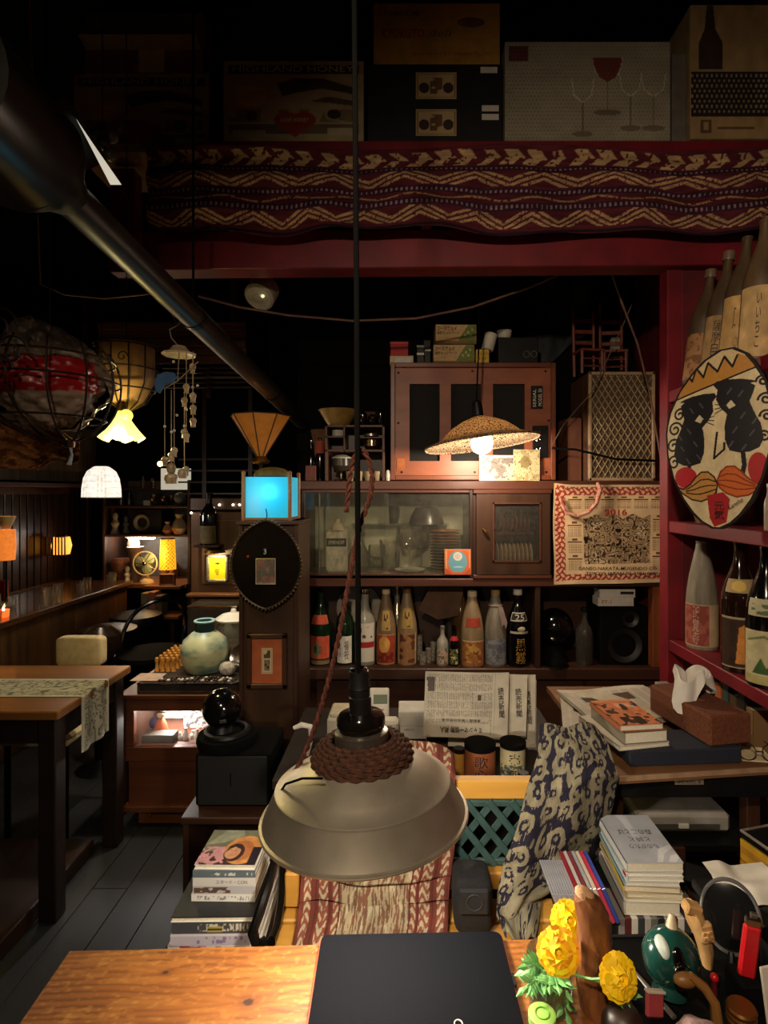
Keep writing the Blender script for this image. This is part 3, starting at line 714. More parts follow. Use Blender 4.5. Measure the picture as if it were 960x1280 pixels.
solo('round_plate_decor', MB().lathe([(0, 0), (.06, .0), (.13, .02), (.13, .025), (.06, .006), (0, .006)], 32), mat('old_ceramic', '#a89c88', '#857a68', .5), 'large pale plate propped behind the green bottles', 'plate', (bx(443), BY + .33, bz(776)), (R(78), 0, 0))
# right compartment
gb = thing('glass_ball', 'black glossy glass ball on a small stand in the shelf compartment', 'ornament', (bx(702), BY + .14, zs))
part('ball', MB().sphere((0, 0, .183), .10, 32, 20), BLKG, gb); part('stand', MB().lathe([(0, 0), (.08, 0), (.06, .04), (.05, .09), (0, .09)], 24), RUBB, gb)
part('reflector_plate', MB().lathe([(0, .0), (.07, .004), (.072, .008), (0, .006)], 24, Matrix.Translation((-.025, -.10, .0))), CHROME, gb)
bottle('clear_bottle', 'tall clear bottle between the black ball and the small loudspeaker', L(736, .07), .30, .045, clear('bottle_glass', (.55, .5, .42), .12, .06), 'wine', BLKP)
sp = thing('shelf_loudspeaker', 'small black two cone loudspeaker under the calendar', 'loudspeaker', (bx(785), BY + .05, zs))
part('box', B((0, .12, .155), (.25, .24, .31), .006), RUBB, sp)
part('woofer', MB().lathe([(.085, 0), (.09, -.012), (.08, -.010), (.035, .02), (0, .025)], 32, Matrix.Translation((0, -.002, .105)) @ Matrix.Rotation(R(90), 4, 'X') @ Matrix.Rotation(R(180), 4, 'X')), mat('cone_grey', '#1e1c1b', '#121110', .5), sp)
part('tweeter', MB().lathe([(.04, 0), (.043, -.010), (.036, -.008), (.015, .008), (0, .006)], 24, Matrix.Translation((.03, -.002, .245)) @ Matrix.Rotation(R(90), 4, 'X') @ Matrix.Rotation(R(180), 4, 'X')), mat('cone_grey', '#2c2a28'), sp)
for i, (u, v, lb) in enumerate(((775, 751, 'white printed carton directly on top of the small shelf loudspeaker'), (777, 743, 'white carton with black stripe, upper one on the shelf loudspeaker'))):
    c_ = thing('white_carton', lb, 'carton', (bx(u), BY + .06, zs + .3105 + i * .045))
    part('box', B((0, .04, .0225), (.19, .09, .045), .002), WHITEP, c_)
    o = part('stripe', B((.05, -.006, .026), (.07, .002, .014)), INK, c_) if i else lettering('PT-1', .05, .02, INKR, c_, (-.05, -.0062, .022))
# ------------------------------------------------------------------ calendar
ca = thing('cloth_calendar', 'cream cloth calendar for 2016 with red border hung on the shelf front', 'calendar', (bx(764), BY - .035, bz(728)))
cw, chh = bx(838) - bx(690), bz(606) - bz(728)
def calendar():
    nx, ny = 300, 240
    c = Cv(nx, ny, '#d9bc92')
    x, y = c.x, c.y
    # curled red border
    bd = ((x > .015) & (x < .10) | (x > .945)) & (y > .03) & (y < .985) | (y > .895) & (y < .975) | (y > .04) & (y < .10) & (x > .03)
    c.put(bd, '#9c3a30')
    c.put(bd & (np.abs(np.sin(x * 75 + np.sin(y * 60))) * np.abs(np.sin(y * 62 + np.sin(x * 70))) > .45), '#d9b08c')
    c.put((x < .012), '#c9aa80')
    # month grids: top row, left and right columns
    def month(x0, y0, w_, h_):
        m = (x > x0) & (x < x0 + w_) & (y > y0) & (y < y0 + h_)
        u_ = (x - x0) / w_; v_ = (y - y0) / h_
        c.put(m & (v_ > .86) & (u_ > .3) & (u_ < .7), '#6a4634')
        c.put(m & (v_ < .78) & (v_ > .70), '#5c3c2c')
        c.put(m & (v_ < .66) & ((v_ * 9) % 1 < .5) & ((u_ * 7.5) % 1 > .35), '#7c5a40')
    for k in range(6): month(.12 + .138 * k, .76, .115, .12)
    for k in range(3):
        month(.12, .14 + .17 * k, .115, .15); month(.83, .14 + .19 * k, .105, .17)
    # dense drawing of curling figures
    m = (x > .25) & (x < .81) & (y > .20) & (y < .68 + .02 * np.sin(x * 40))
    a = vnoise(x * 22, y * 18, 3); b = vnoise(x * 34, y * 28, 6)
    ln = (np.abs((a * 5) % 1 - .5) < .16) | (np.abs((b * 4) % 1 - .5) < .10)
    c.put(m, '#bda27c'); c.put(m & ln, '#4a3828'); c.put(m & (vnoise(x * 30, y * 26, 9) > .86), '#241a12')
    c.put(m & (vnoise(x * 12, y * 10, 15) > .72) & ~ln, '#d9c29c')
    c.vary(.12, 7, 4)
    def pos(a_, b_):
        return (-cw / 2 + a_ * cw + .012 * (1 - b_) * (a_ < .5) * np.sin(b_ * 6) * .5, .006 * np.sin(a_ * 9 + b_ * 4) + .01 * np.sin(b_ * 3.2), b_ * chh + .012 * (a_ - .5) * (1 - b_) + .008 * np.exp(-((a_) / .08) ** 2) * (b_ > .9))
    return surf('printed_cloth', c, pos, CLOTH, ca)
calendar()
lettering('2016', .115, .030, INKR, ca, (.005, -.017, chh * .725), bold=.02)
lettering('GANSO.NAKATA-MUGENDO CO., LTD.', cw * .77, .020, INK, ca, (.05, -.020, chh * .155), bold=.015)
lettering('TOKYO JAPAN 03-3391-6090', cw * .60, .018, INK, ca, (.035, -.020, chh * .105), bold=.015)
solo('calendar_ornament_loop', MB().tube([P(700, 622, 2.86), P(703, 632, 2.86), P(708, 641, 2.86), P(722, 645, 2.86), P(736, 640, 2.86), P(746, 628, 2.86), P(750, 612, 2.86), P(747, 603, 2.87)], [.006, .008, .009, .010, .009, .010, .012, .009], 8), mat('red_white_braid', '#c04a3a', '#d9b8a0', .8, 0, 60), 'red and white twisted cord ornament hooked over the calendar', 'ornament')
# ------------------------------------------------------------------ big amplifier cabinet on top of the shelving
ZT = bz(601)
am = thing('amplifier_cabinet', 'large red brown speaker cabinet with three dark slots on the shelving', 'cabinet', (bx(592), BY, ZT))
aw, ah = bx(695) - bx(488), bz(453) - bz(601)
AMPW = mat('reddish_veneer', '#9c5636', '#84452a', .45, 0, 9, (.6, 2, 2), .05)
def rx(u): return bx(u) - bx(592)
def rz(v): return bz(v) - ZT
m = MB()
for (a, b, c_, d_) in ((488, 494, 453, 600), (689, 695, 453, 600), (494, 689, 453, 459), (494, 689, 594, 600)):
    m.box(((rx(a) + rx(b)) / 2, .17, (rz(c_) + rz(d_)) / 2), (rx(b) - rx(a), .34, rz(c_) - rz(d_)), .003)
part('case', m, wood('case_veneer', '#7e4228', '#66321c', 'x', .4), am)
m = MB()
us = (494, 512, 550, 564, 602, 617, 657, 689)
for a, b in ((494, 512), (550, 564), (602, 617), (657, 689)): m.box(((rx(a) + rx(b)) / 2, .03, (rz(459) + rz(594)) / 2), (rx(b) - rx(a), .02, rz(459) - rz(594)))
for a, b in ((512, 550), (564, 602), (617, 657)):
    m.box(((rx(a) + rx(b)) / 2, .03, (rz(459) + rz(479)) / 2), (rx(b) - rx(a), .02, rz(459) - rz(479)))
    m.box(((rx(a) + rx(b)) / 2, .03, (rz(576) + rz(594)) / 2), (rx(b) - rx(a), .02, rz(576) - rz(594)))
part('baffle', m, AMPW, am)
for a, b in ((512, 550), (564, 602), (617, 657)):
    part('slot_cloth', B(((rx(a) + rx(b)) / 2, .048, (rz(479) + rz(576)) / 2), (rx(b) - rx(a), .01, rz(479) - rz(576))), mat('black_grille_cloth', '#1e1b19', '#141210', .9, scale=200), am)
part('back_panel', B((0, .32, ah / 2), (aw - .03, .02, ah - .03)), AMPW, am)
for u, v in ((498, 465), (591, 463), (683, 463), (498, 528), (687, 525), (502, 590), (594, 590), (684, 590)):
    part('screw', MB().lathe([(0, 0), (.006, 0), (.004, .003), (0, .004)], 10, Matrix.Translation((rx(u), .019, rz(v))) @ Matrix.Rotation(R(90), 4, 'X')), BLKM, am)
pb = part('type_plate', B(((rx(672)), .017, rz(496)), (rx(680) - rx(665), .004, rz(482) - rz(511)), .001), BLKP, am)
lettering('SERIAL', .095, .016, INKW, pb, (rx(669), .0148, rz(497)), spin=R(90)); lettering('MODEL 50', .09, .018, INKW, pb, (rx(676), .0148, rz(496)), spin=R(90))
part('sticker', B((rx(501), .018, rz(580)), (rx(506) - rx(496), .002, rz(573) - rz(587))), mat('orange_sticker', '#c8763a', '#a85c2a', .6), am)
part('jack_panel', B((rx(676), .012, rz(552)), (rx(683) - rx(664), .02, rz(532) - rz(572)), .002), BLKP, am)
for q, v in enumerate((540, 550, 561)): part('jack', MB().torus((rx(673), 0, rz(v)), .009, .003, 14, 6, (R(90), 0, 0)), CHROME, am)
# objects on the amplifier
ZA = ZT + ah
def onamp(u): return bx(u)
for nm, lb, cat, u, w_, h_, z_, d_, m_ in (
    ('white_box', 'cream carton with white label under the red box on the amplifier', 'box', 502, .125, .050, 0, .12, CREAM),
    ('red_box', 'small bright red box stacked on the cream carton', 'box', 499, .095, .075, .050, .10, mat('bright_red_card', '#b81a20', '#98141a', .6))):
    t_ = thing(nm, lb, cat, (onamp(u), BY + .06, ZA + z_)); part('box', B((0, d_ / 2, h_ / 2), (w_, d_, h_), .002), m_, t_)
    if nm == 'white_box': part('white_label', B((.008, -.0005, .025), (.085, .002, .030)), WHITEP, t_)
    else: part('lid', B((0, d_ / 2, h_ - .008), (w_ + .003, d_ + .003, .016), .002), mat('bright_red_lid', '#c41e24', '#a8161c', .5), t_)
for i, (u, h_, lb) in enumerate(((526, .105, 'low black film canister box with white bands on the amplifier'), (535, .145, 'tall black film box with white band beside the coffee cartons'))):
    t_ = thing('film_box', lb, 'box', (onamp(u), BY + .05 + .05 * i, ZA)); part('box', B((0, .03, h_ / 2), (.038, .05, h_), .002), BLKP, t_)
    for q in ((.55, .92) if i == 0 else (.62,)): part('white_band', B((0, .004, h_ * q), (.0385, .002, .011)), INKW, t_)
def carton_print():
    c = Cv(110, 50, '#c9a878'); c.poly([(.55, 0), (1.0, 0), (1.0, 1.0), (.80, 1.0)], '#6c7a3a')
    for q in ((.72, .35), (.80, .55), (.86, .35), (.9, .7)): c.ell(q[0], q[1], .028, .09, '#a9a878')
    return c.vary(.12, 9, 2)
for i, (u, lb) in enumerate(((568, 'cream and green printed coffee filter carton, lower of two on the amplifier'), (570.5, 'cream and green printed coffee filter carton, upper of two on the amplifier'))):
    t_ = thing('coffee_carton', lb, 'carton', (onamp(u), BY + .03 - .01 * i, ZA + i * .103), (0, 0, R(2 * i)))
    part('box', B((0, .06, .0505), (.215, .12, .101), .001), CARD, t_)
    fp = surf('printed_front', carton_print(), flat(.213, .085, -.001, z0=.014), PRINT, t_)
    lettering('コースウェイ', .105, .022, INK, fp, (-.048, -.0022, .080), bold=.02); lettering('有機ネットワーク', .115, .019, INK, fp, (-.042, -.0022, .055), bold=.015); lettering('コーヒーフィルター', .06, .009, INK, fp, (-.065, -.0022, .033))
t_ = thing('yellow_pack', 'small yellow pack standing beside the coffee cartons', 'pack', (onamp(604), BY + .02, ZA)); part('box', B((0, .03, .037), (.068, .06, .074), .002), mat('yellow_card', '#d9b23a', '#b8902a', .6), t_)
lettering('ドリップ', .05, .014, INK, t_, (0, -.001, .05)); lettering('100', .035, .012, INK, t_, (0, -.001, .025))
solo('white_cup', MB().lathe([(0, 0), (.028, 0), (.032, .004), (.034, .09), (.031, .09), (.029, .01), (0, .008)], 24), WHITEP, 'white paper roll cup tilted behind the yellow pack', 'cup', (onamp(611), BY + .055, ZA + .076), (R(-3), R(14), 0))
dk = thing('black_case', 'black case with faint ring emblem on the amplifier', 'case', (onamp(650), BY + .05, ZA)); part('box', B((0, .1, .073), (.215, .2, .146), .004), BLKP, dk)
for q in (-.01, .03): part('ring_emblem', MB().torus((.055 + q, -.001, .055), .016, .003, 20, 6, (R(90), 0, 0)), mat('dim_silver', '#5c5850', '#44413a', .5), dk)
solo('white_bowl', MB().lathe([(0, 0), (.028, 0), (.032, .006), (.041, .054), (.038, .054), (.03, .01), (0, .008)], 24), WHITEP, 'small white bowl on top of the black case', 'bowl', (onamp(636), BY + .13, ZA + .146))
# ------------------------------------------------------------------ lattice grille speaker with tiny chairs
gs = thing('grille_speaker', 'tall speaker with diamond lattice grille and pale frame on the shelving', 'loudspeaker', (bx(777), BY - .0, ZT))
gw, gh = bx(818) - bx(735), bz(462) - bz(598)
part('box', B((0, .16, gh / 2), (gw, .30, gh), .004), wood('speaker_side', '#6a4630', '#4a2e1c', 'z', .5), gs)
m = MB()
FW = .016
for c_, d_ in (((-gw / 2 + FW / 2, 0, gh / 2), (FW, .018, gh)), ((gw / 2 - FW / 2, 0, gh / 2), (FW, .018, gh)), ((0, 0, FW / 2), (gw, .018, FW)), ((0, 0, gh - FW / 2), (gw, .018, FW))): m.box(c_, d_, .003)
part('frame', m, mat('pale_frame', '#b59a78', '#94795a', .5), gs)
part('backing_cloth', B((0, .006, gh / 2), (gw - .02, .004, gh - .02)), mat('brown_cloth', '#5e4c3a', '#483828', .9, scale=150), gs)
W2, H2 = gw / 2 - FW, gh / 2 - FW
cnt = 0
for sgn in (1, -1):
    for k in range(-14, 15):
        off = k * .034; pts = []
        # line z = sgn*1.65*(x) + off*1.65 clipped to the frame
        sl = 1.65 * sgn; a, b = -W2, W2
        za, zb = sl * a + off * 1.65, sl * b + off * 1.65
        def clip(x0, z0, x1, z1):
            t0, t1 = 0, 1
            for p_, q_ in ((-(z1 - z0), z0 + H2), ((z1 - z0), H2 - z0)):
                if p_ < 0: t0 = max(t0, q_ / p_)
                elif p_ > 0: t1 = min(t1, q_ / p_)
            return None if t0 >= t1 else (x0 + (x1 - x0) * t0, z0 + (z1 - z0) * t0, x0 + (x1 - x0) * t1, z0 + (z1 - z0) * t1)
        r_ = clip(a, za, b, zb)
        if r_ and math.hypot(r_[2] - r_[0], r_[3] - r_[1]) > .03:
            part('lattice_strip', MB().tube([(r_[0], .001 - .001 * sgn, gh / 2 + r_[1]), (r_[2], .001 - .001 * sgn, gh / 2 + r_[3])], .0032, 6), mat('silver_gold_wire', '#c9b48e', '#9c845c', .35, .5), gs); cnt += 1
solo('brown_side_box', B((0, 0, .17), (.075, .25, .34), .004), wood('side_box_wood', '#7a4a34', '#5a3222', 'z', .5), 'narrow brown wooden box standing left of the lattice grille speaker', 'box', (bx(724), BY + .2, ZT))
CHW = mat('red_stained_wood', '#7a3a26', '#5a2618', .5)
for i, (dx, yy, hh, rz_, lb) in enumerate(((-.092, .06, .36, 6, 'small red brown ladder back doll chair on the grille speaker'), (.05, .10, .42, -8, 'taller red brown ladder doll chair leaning on the first chair'))):
    t_ = thing('doll_chair', lb, 'chair', (bx(764) + dx, BY + .04 + yy * .6, ZT + gh), (0, 0, R(rz_)))
    for sx in (-1, 1):
        part('leg', MB().tube([(sx * .055, .06, 0), (sx * .058, .07, hh)], .009, 8), CHW, t_)
        part('leg', MB().tube([(sx * .055, -.04, 0), (sx * .055, -.04, .13)], .009, 8), CHW, t_)
    for z_ in (.19, .25, .31): part('back_slat', B((0, .068, z_), (.11, .008, .022), .002), CHW, t_)
    part('seat', B((0, .01, .125), (.13, .12, .014), .003), CHW, t_)
    for z_ in (.04, .08): part('rung', MB().tube([(-.055, -.04, z_), (.055, -.04, z_)], .005, 6), CHW, t_)
solo('white_wall_unit', B((0, 0, 0), (.06, .04, .12), .008), mat('ivory_plastic', '#a8a08a', '#8f8874', .5), 'small ivory plastic wall unit above the lattice grille speaker', 'wall unit', (bx(808), 3.35, bz(408)))
# postcards leaning on the amplifier
def card(u0, u1, v0, v1, y, cv, lab_, tilt):
    t_ = thing('postcard', lab_, 'postcard', ((bx(u0) + bx(u1)) / 2, BY + y, ZT), (R(-3), R(tilt), 0))
    w_, h_ = bx(u1) - bx(u0), bz(v0) - bz(v1)
    part('sheet', B((0, .0015, h_ / 2), (w_, .002, h_)), CREAM, t_); surf('printed_front', cv, flat(w_ - .002, h_ - .002, -.0003, z0=.001), GLOSSP, t_)
c1 = Cv(70, 60, '#b0a89c'); c1.put(fbm(c1.x * 5, c1.y * 4, 3) > .52, '#7c746c'); c1.poly([(0, 0), (0, .6), (.5, 0)], '#d6d0c8').put(vnoise(c1.x * 30, c1.y * 24, 5) > .8, '#54504a'); c1.rect(.0, .9, 1, 1, '#d0c8ba')
c2 = Cv(60, 70, '#c9b88c'); c2.put(fbm(c2.x * 6, c2.y * 6, 8) > .55, '#a8946a'); c2.ell(.45, .6, .2, .2, '#8a7a52').put(vnoise(c2.x * 26, c2.y * 26, 9) > .82, '#5c5034')
card(599, 644, 569, 601, -.008, c1, 'grey photo postcard leaning on the amplifier front', 0)
card(641, 674, 562, 601, -.013, c2, 'yellowish illustrated postcard overlapping the grey photo postcard', 1)
# ------------------------------------------------------------------ cubby shelf with crockery
cz0 = ZT
ck = thing('crockery_cubby', 'small brown wooden cubby rack with pots and cups on the shelving', 'rack', (bx(443.5), BY, cz0))
ckw, ckh = bx(481) - bx(406), bz(531) - bz(601)
def ckp(name, x0, x1, z0, z1): return part(name, B(((x0 + x1) / 2, .09, (z0 + z1) / 2), (x1 - x0, .18, z1 - z0), .002), wood('cubby_wood', '#5e3a26', '#432616', 'x', .5), ck)
hw = ckw / 2
ckp('side', -hw, -hw + .014, 0, ckh); ckp('side', hw - .014, hw, 0, ckh); ckp('top', -hw, hw, ckh - .012, ckh)
ckp('shelf', -hw, hw, ckh * .52, ckh * .52 + .012); ckp('shelf', -hw, -.05, ckh * .77, ckh * .77 + .010); ckp('divider', -.06, -.05, ckh * .52, ckh); ckp('shelf', .01, hw, ckh * .76, ckh * .76 + .008)
part('back', B((0, .185, ckh / 2), (ckw, .008, ckh)), DARKW, ck)
def pot(name, label, cat, u, z_, r, h, m_, lid=None, y=.08):
    t_ = thing(name, label, cat, (bx(u), BY + y, cz0 + z_)); part('body', MB().lathe([(0, 0), (r * .6, 0), (r, h * .4), (r, h), (r * .94, h), (r * .9, .4 * h), (0, .1 * h)], 24), m_, t_)
    if lid: part('rim_lid', MB().lathe([(0, h), (r * 1.05, h), (r * 1.08, h * 1.08), (r * .5, h * 1.3), (0, h * 1.32)], 24), lid, t_)
    return t_
pot('lidded_pot', 'dark round pot with white lid in the lower left of the crockery cubby', 'pot', 425, .055, .052, .065, mat('grey_enamel', '#4c463e', '#38332c', .3), WHITEP)
solo('pot_stand', MB().lathe([(0, 0), (.045, 0), (.04, .008), (.012, .014), (.012, .04), (.04, .048), (.045, .055), (0, .055)], 24), CHROME, 'small metal footed stand under the dark lidded pot', 'stand', (bx(425), BY + .08, cz0))
pot('steel_canister', 'shiny steel canister in the upper right of the crockery cubby', 'canister', 464, ckh * .52 + .012, .045, .055, CHROME)
pot('tea_can', 'low dark tea can on the top shelf of the crockery cubby', 'can', 463, ckh * .76 + .008, .04, .022, STEEL, DARKW)
for q in range(3): solo('stacked_cup', MB().lathe([(0, 0), (.03, 0), (.035, .012), (.032, .012), (0, .004)], 18), WHITEP, ['lowest', 'middle', 'topmost'][q] + ' white cup of three stacked in the crockery cubby', 'cup', (bx(420.6), BY + .08, cz0 + ckh * .77 + .010 + q * .012), (0, 0, 0), 'cups in the crockery cubby')
for q, u in enumerate((437, 448.3, 459.6, 470.8)): solo('tea_cup', MB().lathe([(0, 0), (.016, 0), (.0232, .05), (.0212, .05), (.014, .004), (0, .004)], 18), mat('ivory_cup', '#b09c78', '#8c7a58', .4), ORD[q] + ' small ivory tea cup from the pot stand on the cubby floor', 'cup', (bx(u), BY + .025, cz0), (0, 0, 0), 'tea cups in the cubby')
solo('golden_bowl', MB().lathe([(0, 0), (.05, 0), (.075, .035), (.105, .085), (.11, .088), (.10, .085), (.07, .036), (0, .01)], 28), mat('gold_leaf', '#c9a45c', '#97763a', .45, .3, 14, bump=.2), 'wide golden bowl standing on top of the crockery cubby', 'bowl', (bx(421), BY + .09, cz0 + ckh))
for i, (u, r, h) in enumerate(((452, .024, .06), (464.5, .025, .05), (475, .018, .07))): pot('dark_teapot', ['dark glossy teapot beside the golden bowl on the cubby', 'middle dark glossy teapot of three on the cubby', 'tallest dark glossy teapot on the cubby beside the amplifier'][i], 'teapot', u, ckh, r, h, BLKG, BLKG)['group'] = 'dark pots on the cubby'
solo('brown_carton', B((0, 0, .05), (.125, .1, .10), .002), mat('dark_red_card', '#4c2a20', '#3a1e16', .7), 'dark brown carton at the back behind the dark teapots', 'carton', (bx(452), BY + .26, cz0 + ckh - .05 + .05))
bottle('dark_bottle', 'black wine bottle left of the crockery cubby with red label', (bx(396.5), BY + .10, cz0), .24, .024, BLKG, 'wine', None, (.62, .90, 1.2, plain('#a84a34')))
bottle('dark_bottle', 'dark bottle with silvery neck beside the shelving edge', (bx(385), BY + .10, cz0), .22, .0235, BLKG, 'wine', CHROME)
solo('small_brown_box', B((0, 0, .04), (.055, .05, .08), .002), mat('red_brown_box', '#7a4232', '#5e3024', .6), 'small red brown box in front of the dark bottles', 'box', (bx(388), BY + .03, cz0))
solo('ceramic_pepper_pot', MB().lathe([(0, 0), (.0105, 0), (.0125, .03), (.009, .05), (.007, .055), (0, .058)], 16), WHITEP, 'white ceramic shaker between the cubby and the amplifier', 'shaker', (bx(484.6), BY + .004, cz0))
solo('brown_paper_bag', MB().lathe([(0, 0), (.05, 0), (.055, .09), (.075, .17), (.07, .17), (.05, .09), (0, .01)], 16), mat('dark_kraft_bag', '#6e4a28', '#553618', .8), 'crumpled brown bag behind the dark bottles on the shelving', 'bag', (bx(396), BY + .25, cz0 + .12))
solo('bag_support_box', B((0, 0, .06), (.12, .10, .12), .002), DARKW, 'dark wooden block lifting the crumpled brown bag', 'block', (bx(396), BY + .25, cz0))
# ------------------------------------------------------------------ rice straw pendant lamp in front of the amplifier
HY = 2.62
hl = thing('speckled_pendant_lamp', 'speckled straw hat pendant lamp with bare glowing bulb before the amplifier', 'lamp', P(602, 553, HY), (R(-3), R(-7), 0))
hs = px(72, HY)
pr = [(hs, -.008), (hs * 1.01, 0), (hs * .90, .008), (hs * .70, .026), (hs * .62, .048), (hs * .48, .078), (hs * .28, .105), (hs * .10, .122), (0, .126)]
STRAW = mat('speckled_straw', '#b89c78', '#2a1c12', .85, 0, 150, bump=.5, contrast=(.50, .56))
_n = STRAW.node_tree.nodes; _t = _n.new('ShaderNodeBsdfTranslucent'); _x = _n.new('ShaderNodeMixShader'); _x.inputs[0].default_value = .45
STRAW.node_tree.links.new([q for q in _n if q.type == 'VALTORGB'][0].outputs[0], _t.inputs[0])
_l = STRAW.node_tree.links; _l.new(_n['Principled BSDF'].outputs[0], _x.inputs[1]); _l.new(_t.outputs[0], _x.inputs[2]); _l.new(_x.outputs[0], _n['Material Output'].inputs[0])
rings = []
for r, z in pr: rings.append((r, z))
part('shade', MB().lathe(rings + [(r * .985, z - .004) for r, z in reversed(rings)], 60), STRAW, hl)
part('rim', MB().torus((0, 0, -.004), hs * 1.0, .004, 60, 6), STRAW, hl)
part('bulb', MB().sphere((0, 0, -.004), .052, 24, 16), glow('bare_bulb_glow', (1.0, .86, .66), 14), hl)
part('socket', MB().lathe([(0, .20), (.012, .20), (.022, .19), (.026, .16), (.026, .128), (.02, .12), (0, .12)], 20), BLKP, hl)
lamp('speckled_lamp_light', P(603, 568, HY - .02), 8.5, (1.0, .80, .60), .05)
solo('thin_lamp_cord', MB().tube([P(602, 553, HY) + Vector((-.024, 0, .198)), P(599, 420, HY), Vector((XU(597, HY), HY, ZV(180, 2.15) - .029))], .004, 6), CORD, 'thin black cord carrying the speckled straw lamp', 'cord')
# ------------------------------------------------------------------ low counter behind the bench
CT = .60
lc = thing('low_counter', 'dark low counter behind the bench carrying boxes, jars and newspapers', 'counter', (0, 0, 0))
CTM = wood('counter_wood', '#241710', '#170e09', 'x', .6)
part('top_board', B((.07, 1.93, CT - .015), (.92, .56, .03), .003), CTM, lc)
part('front_panel', B((.07, 1.70, (CT - .03) / 2), (.88, .02, CT - .03), .002), CTM, lc)
for q in (-.375, .515): part('side_panel', B((q, 1.95, (CT - .03) / 2), (.02, .48, CT - .03), .002), CTM, lc)
def on(u, Y): return Vector((XU(u, Y), Y, CT))
CY = 1.88
t_ = thing('white_control_unit', 'white wall controller with grey screen standing among boxes on the low counter', 'controller', on(474, CY + .06))
hh = ZV(862, CY + .06) - CT
part('body', B((0, .012, hh / 2), (.068, .022, hh), .004), WHITEP, t_); part('screen', B((.004, -.0005, hh * .80), (.048, .003, .032), .001), mat('lcd_grey', '#78826c', '#667060', .25), t_)
part('button_bar', B((.008, -.0005, hh * .58), (.016, .003, .004)), mat('grey_button', '#8a8478'), t_); part('foot', B((0, .02, .006), (.09, .07, .012), .002), WHITEP, t_)
t_ = thing('white_adapter_box', 'white plastic adapter box left of the lamp socket on the low counter', 'box', on(430, CY))
part('body', B((0, .05, .045), (.115, .10, .09), .008), WHITEP, t_); part('top_cover', B((0, .05, .098), (.10, .09, .020), .006), mat('cream_plastic', '#c9bda0', '#b0a488', .5), t_)
lettering('1', .008, .026, INK, t_, (.032, -.001, .05))
t_ = thing('white_adapter_box', 'white plastic adapter box with black opening right of the lamp socket', 'box', on(482, CY - .02))
part('body', B((0, .0275, .043), (.085, .055, .086), .008), WHITEP, t_); part('opening', B((.02, -.0005, .05), (.022, .003, .035)), INK, t_)
t_ = thing('white_parcel', 'white cardboard parcel beside the hanging newspapers', 'parcel', on(516, CY + .04))
part('box', B((0, .05, .05), (.095, .10, .095), .002), mat('white_card', '#c9c4ba', '#b2ada2', .7), t_); part('lid', B((0, .05, .072), (.098, .103, .05), .002), mat('white_card', '#c9c4ba'), t_)
lettering('UNIFLOW', .035, .007, INK, t_, (-.012, -.0005, .035))
solo('white_clip', MB().tube([P(367, 910, 1.80), P(377, 906, 1.80), P(388, 908, 1.80), P(389, 922, 1.80), Vector((XU(384, 1.80), 1.80, CT + .004))], [.006, .009, .009, .008, .007], 8), WHITEP, 'white plastic clamp lamp arm standing at the counter end', 'clamp')
# newspapers over a rack
nr = thing('newspaper_rack', 'dark wooden rack standing on the low counter behind newspapers', 'rack', (XU(598, 1.82), 1.86, CT))
part('back_board', B((0, .03, .11), (.33, .012, .20), .002), CTM, nr); part('foot', B((0, .05, .008), (.32, .08, .016), .002), DARKW, nr)
for q in (-.15, .15): part('post', B((q, .01, .11), (.015, .02, .20), .002), CTM, nr)
def newspaper(u0, u1, v0, v1, Y, skew, lab_, seed, head):
    w_, h_ = px(u1 - u0, Y), px(v1 - v0, Y)
    t_ = thing('folded_newspaper', lab_, 'newspaper', (XU((u0 + u1) / 2, Y), Y, ZV(v1, Y)), (R(-3), R(skew), 0))
    c = Cv(200, 130, '#c2b8a4'); x, y = c.x, c.y
    col = (x < .80)
    for k in range(7):
        ya, yb = .04 + k * .135, .04 + k * .135 + .115
        m = (y > ya) & (y < yb) & col & (x > .03)
        c.mix((m & ((x * 48) % 1 < .5) & (vnoise(x * 300, y * 90, seed + k) > .35)) * .55, '#4c463c')
    c.rect(.03, .03, .79, .22, '#c2b8a4'); c.rect(.25, .25, .77, .33, '#c2b8a4')
    c.scribble(.02, .70, .12, .92, 12, 10, '#5a5248', .45, seed); c.rect(.63, .58, .67, .66, '#4a443a')
    c.line([(.835, .02), (.835, .98)], .004, '#9a9080'); c.vary(.10, 6, seed)
    sh_ = surf('front_page', c, lambda a, b: (-w_ / 2 + a * w_, -.001 - .004 * np.sin(a * 5 + seed) - .006 * np.sin(b * 2.5), b * h_ + .006 * a), PRINT, t_, thick=.0004)
    for k in range(2): part('inner_pages', B((.006 - .004 * k, .004 + .005 * k, h_ / 2 - .006), (w_ - .004, .004, h_ - .01), .0015), mat('newsprint', '#b8ae98', '#a2977f', .9), t_)
    if head: lettering(head, w_ * .50, h_ * .085, INK, sh_, (-w_ * .06, -.0125, h_ * .15), spin=R(180), bold=.01); lettering('首都圏で緊急対策会議', w_ * .46, h_ * .045, INK, sh_, (-w_ * .06, -.0125, h_ * .29), spin=R(180))
    lettering('読売新聞', w_ * .065, h_ * .46, INK, sh_, (w_ * .41, -.0125, h_ * .58), vertical=True, spin=R(4))
    return t_
newspaper(560, 669, 846, 934, 1.843, 1, 'folded newspaper at the back of three on the rack', 31, None)
newspaper(540, 657, 844, 920, 1.818, 2, 'middle folded newspaper between two others on the rack', 21, None)
newspaper(529, 634, 842, 923, 1.793, 2, 'front folded newspaper with upside down headline on the rack', 11, 'ミャンマー情勢 邦人')
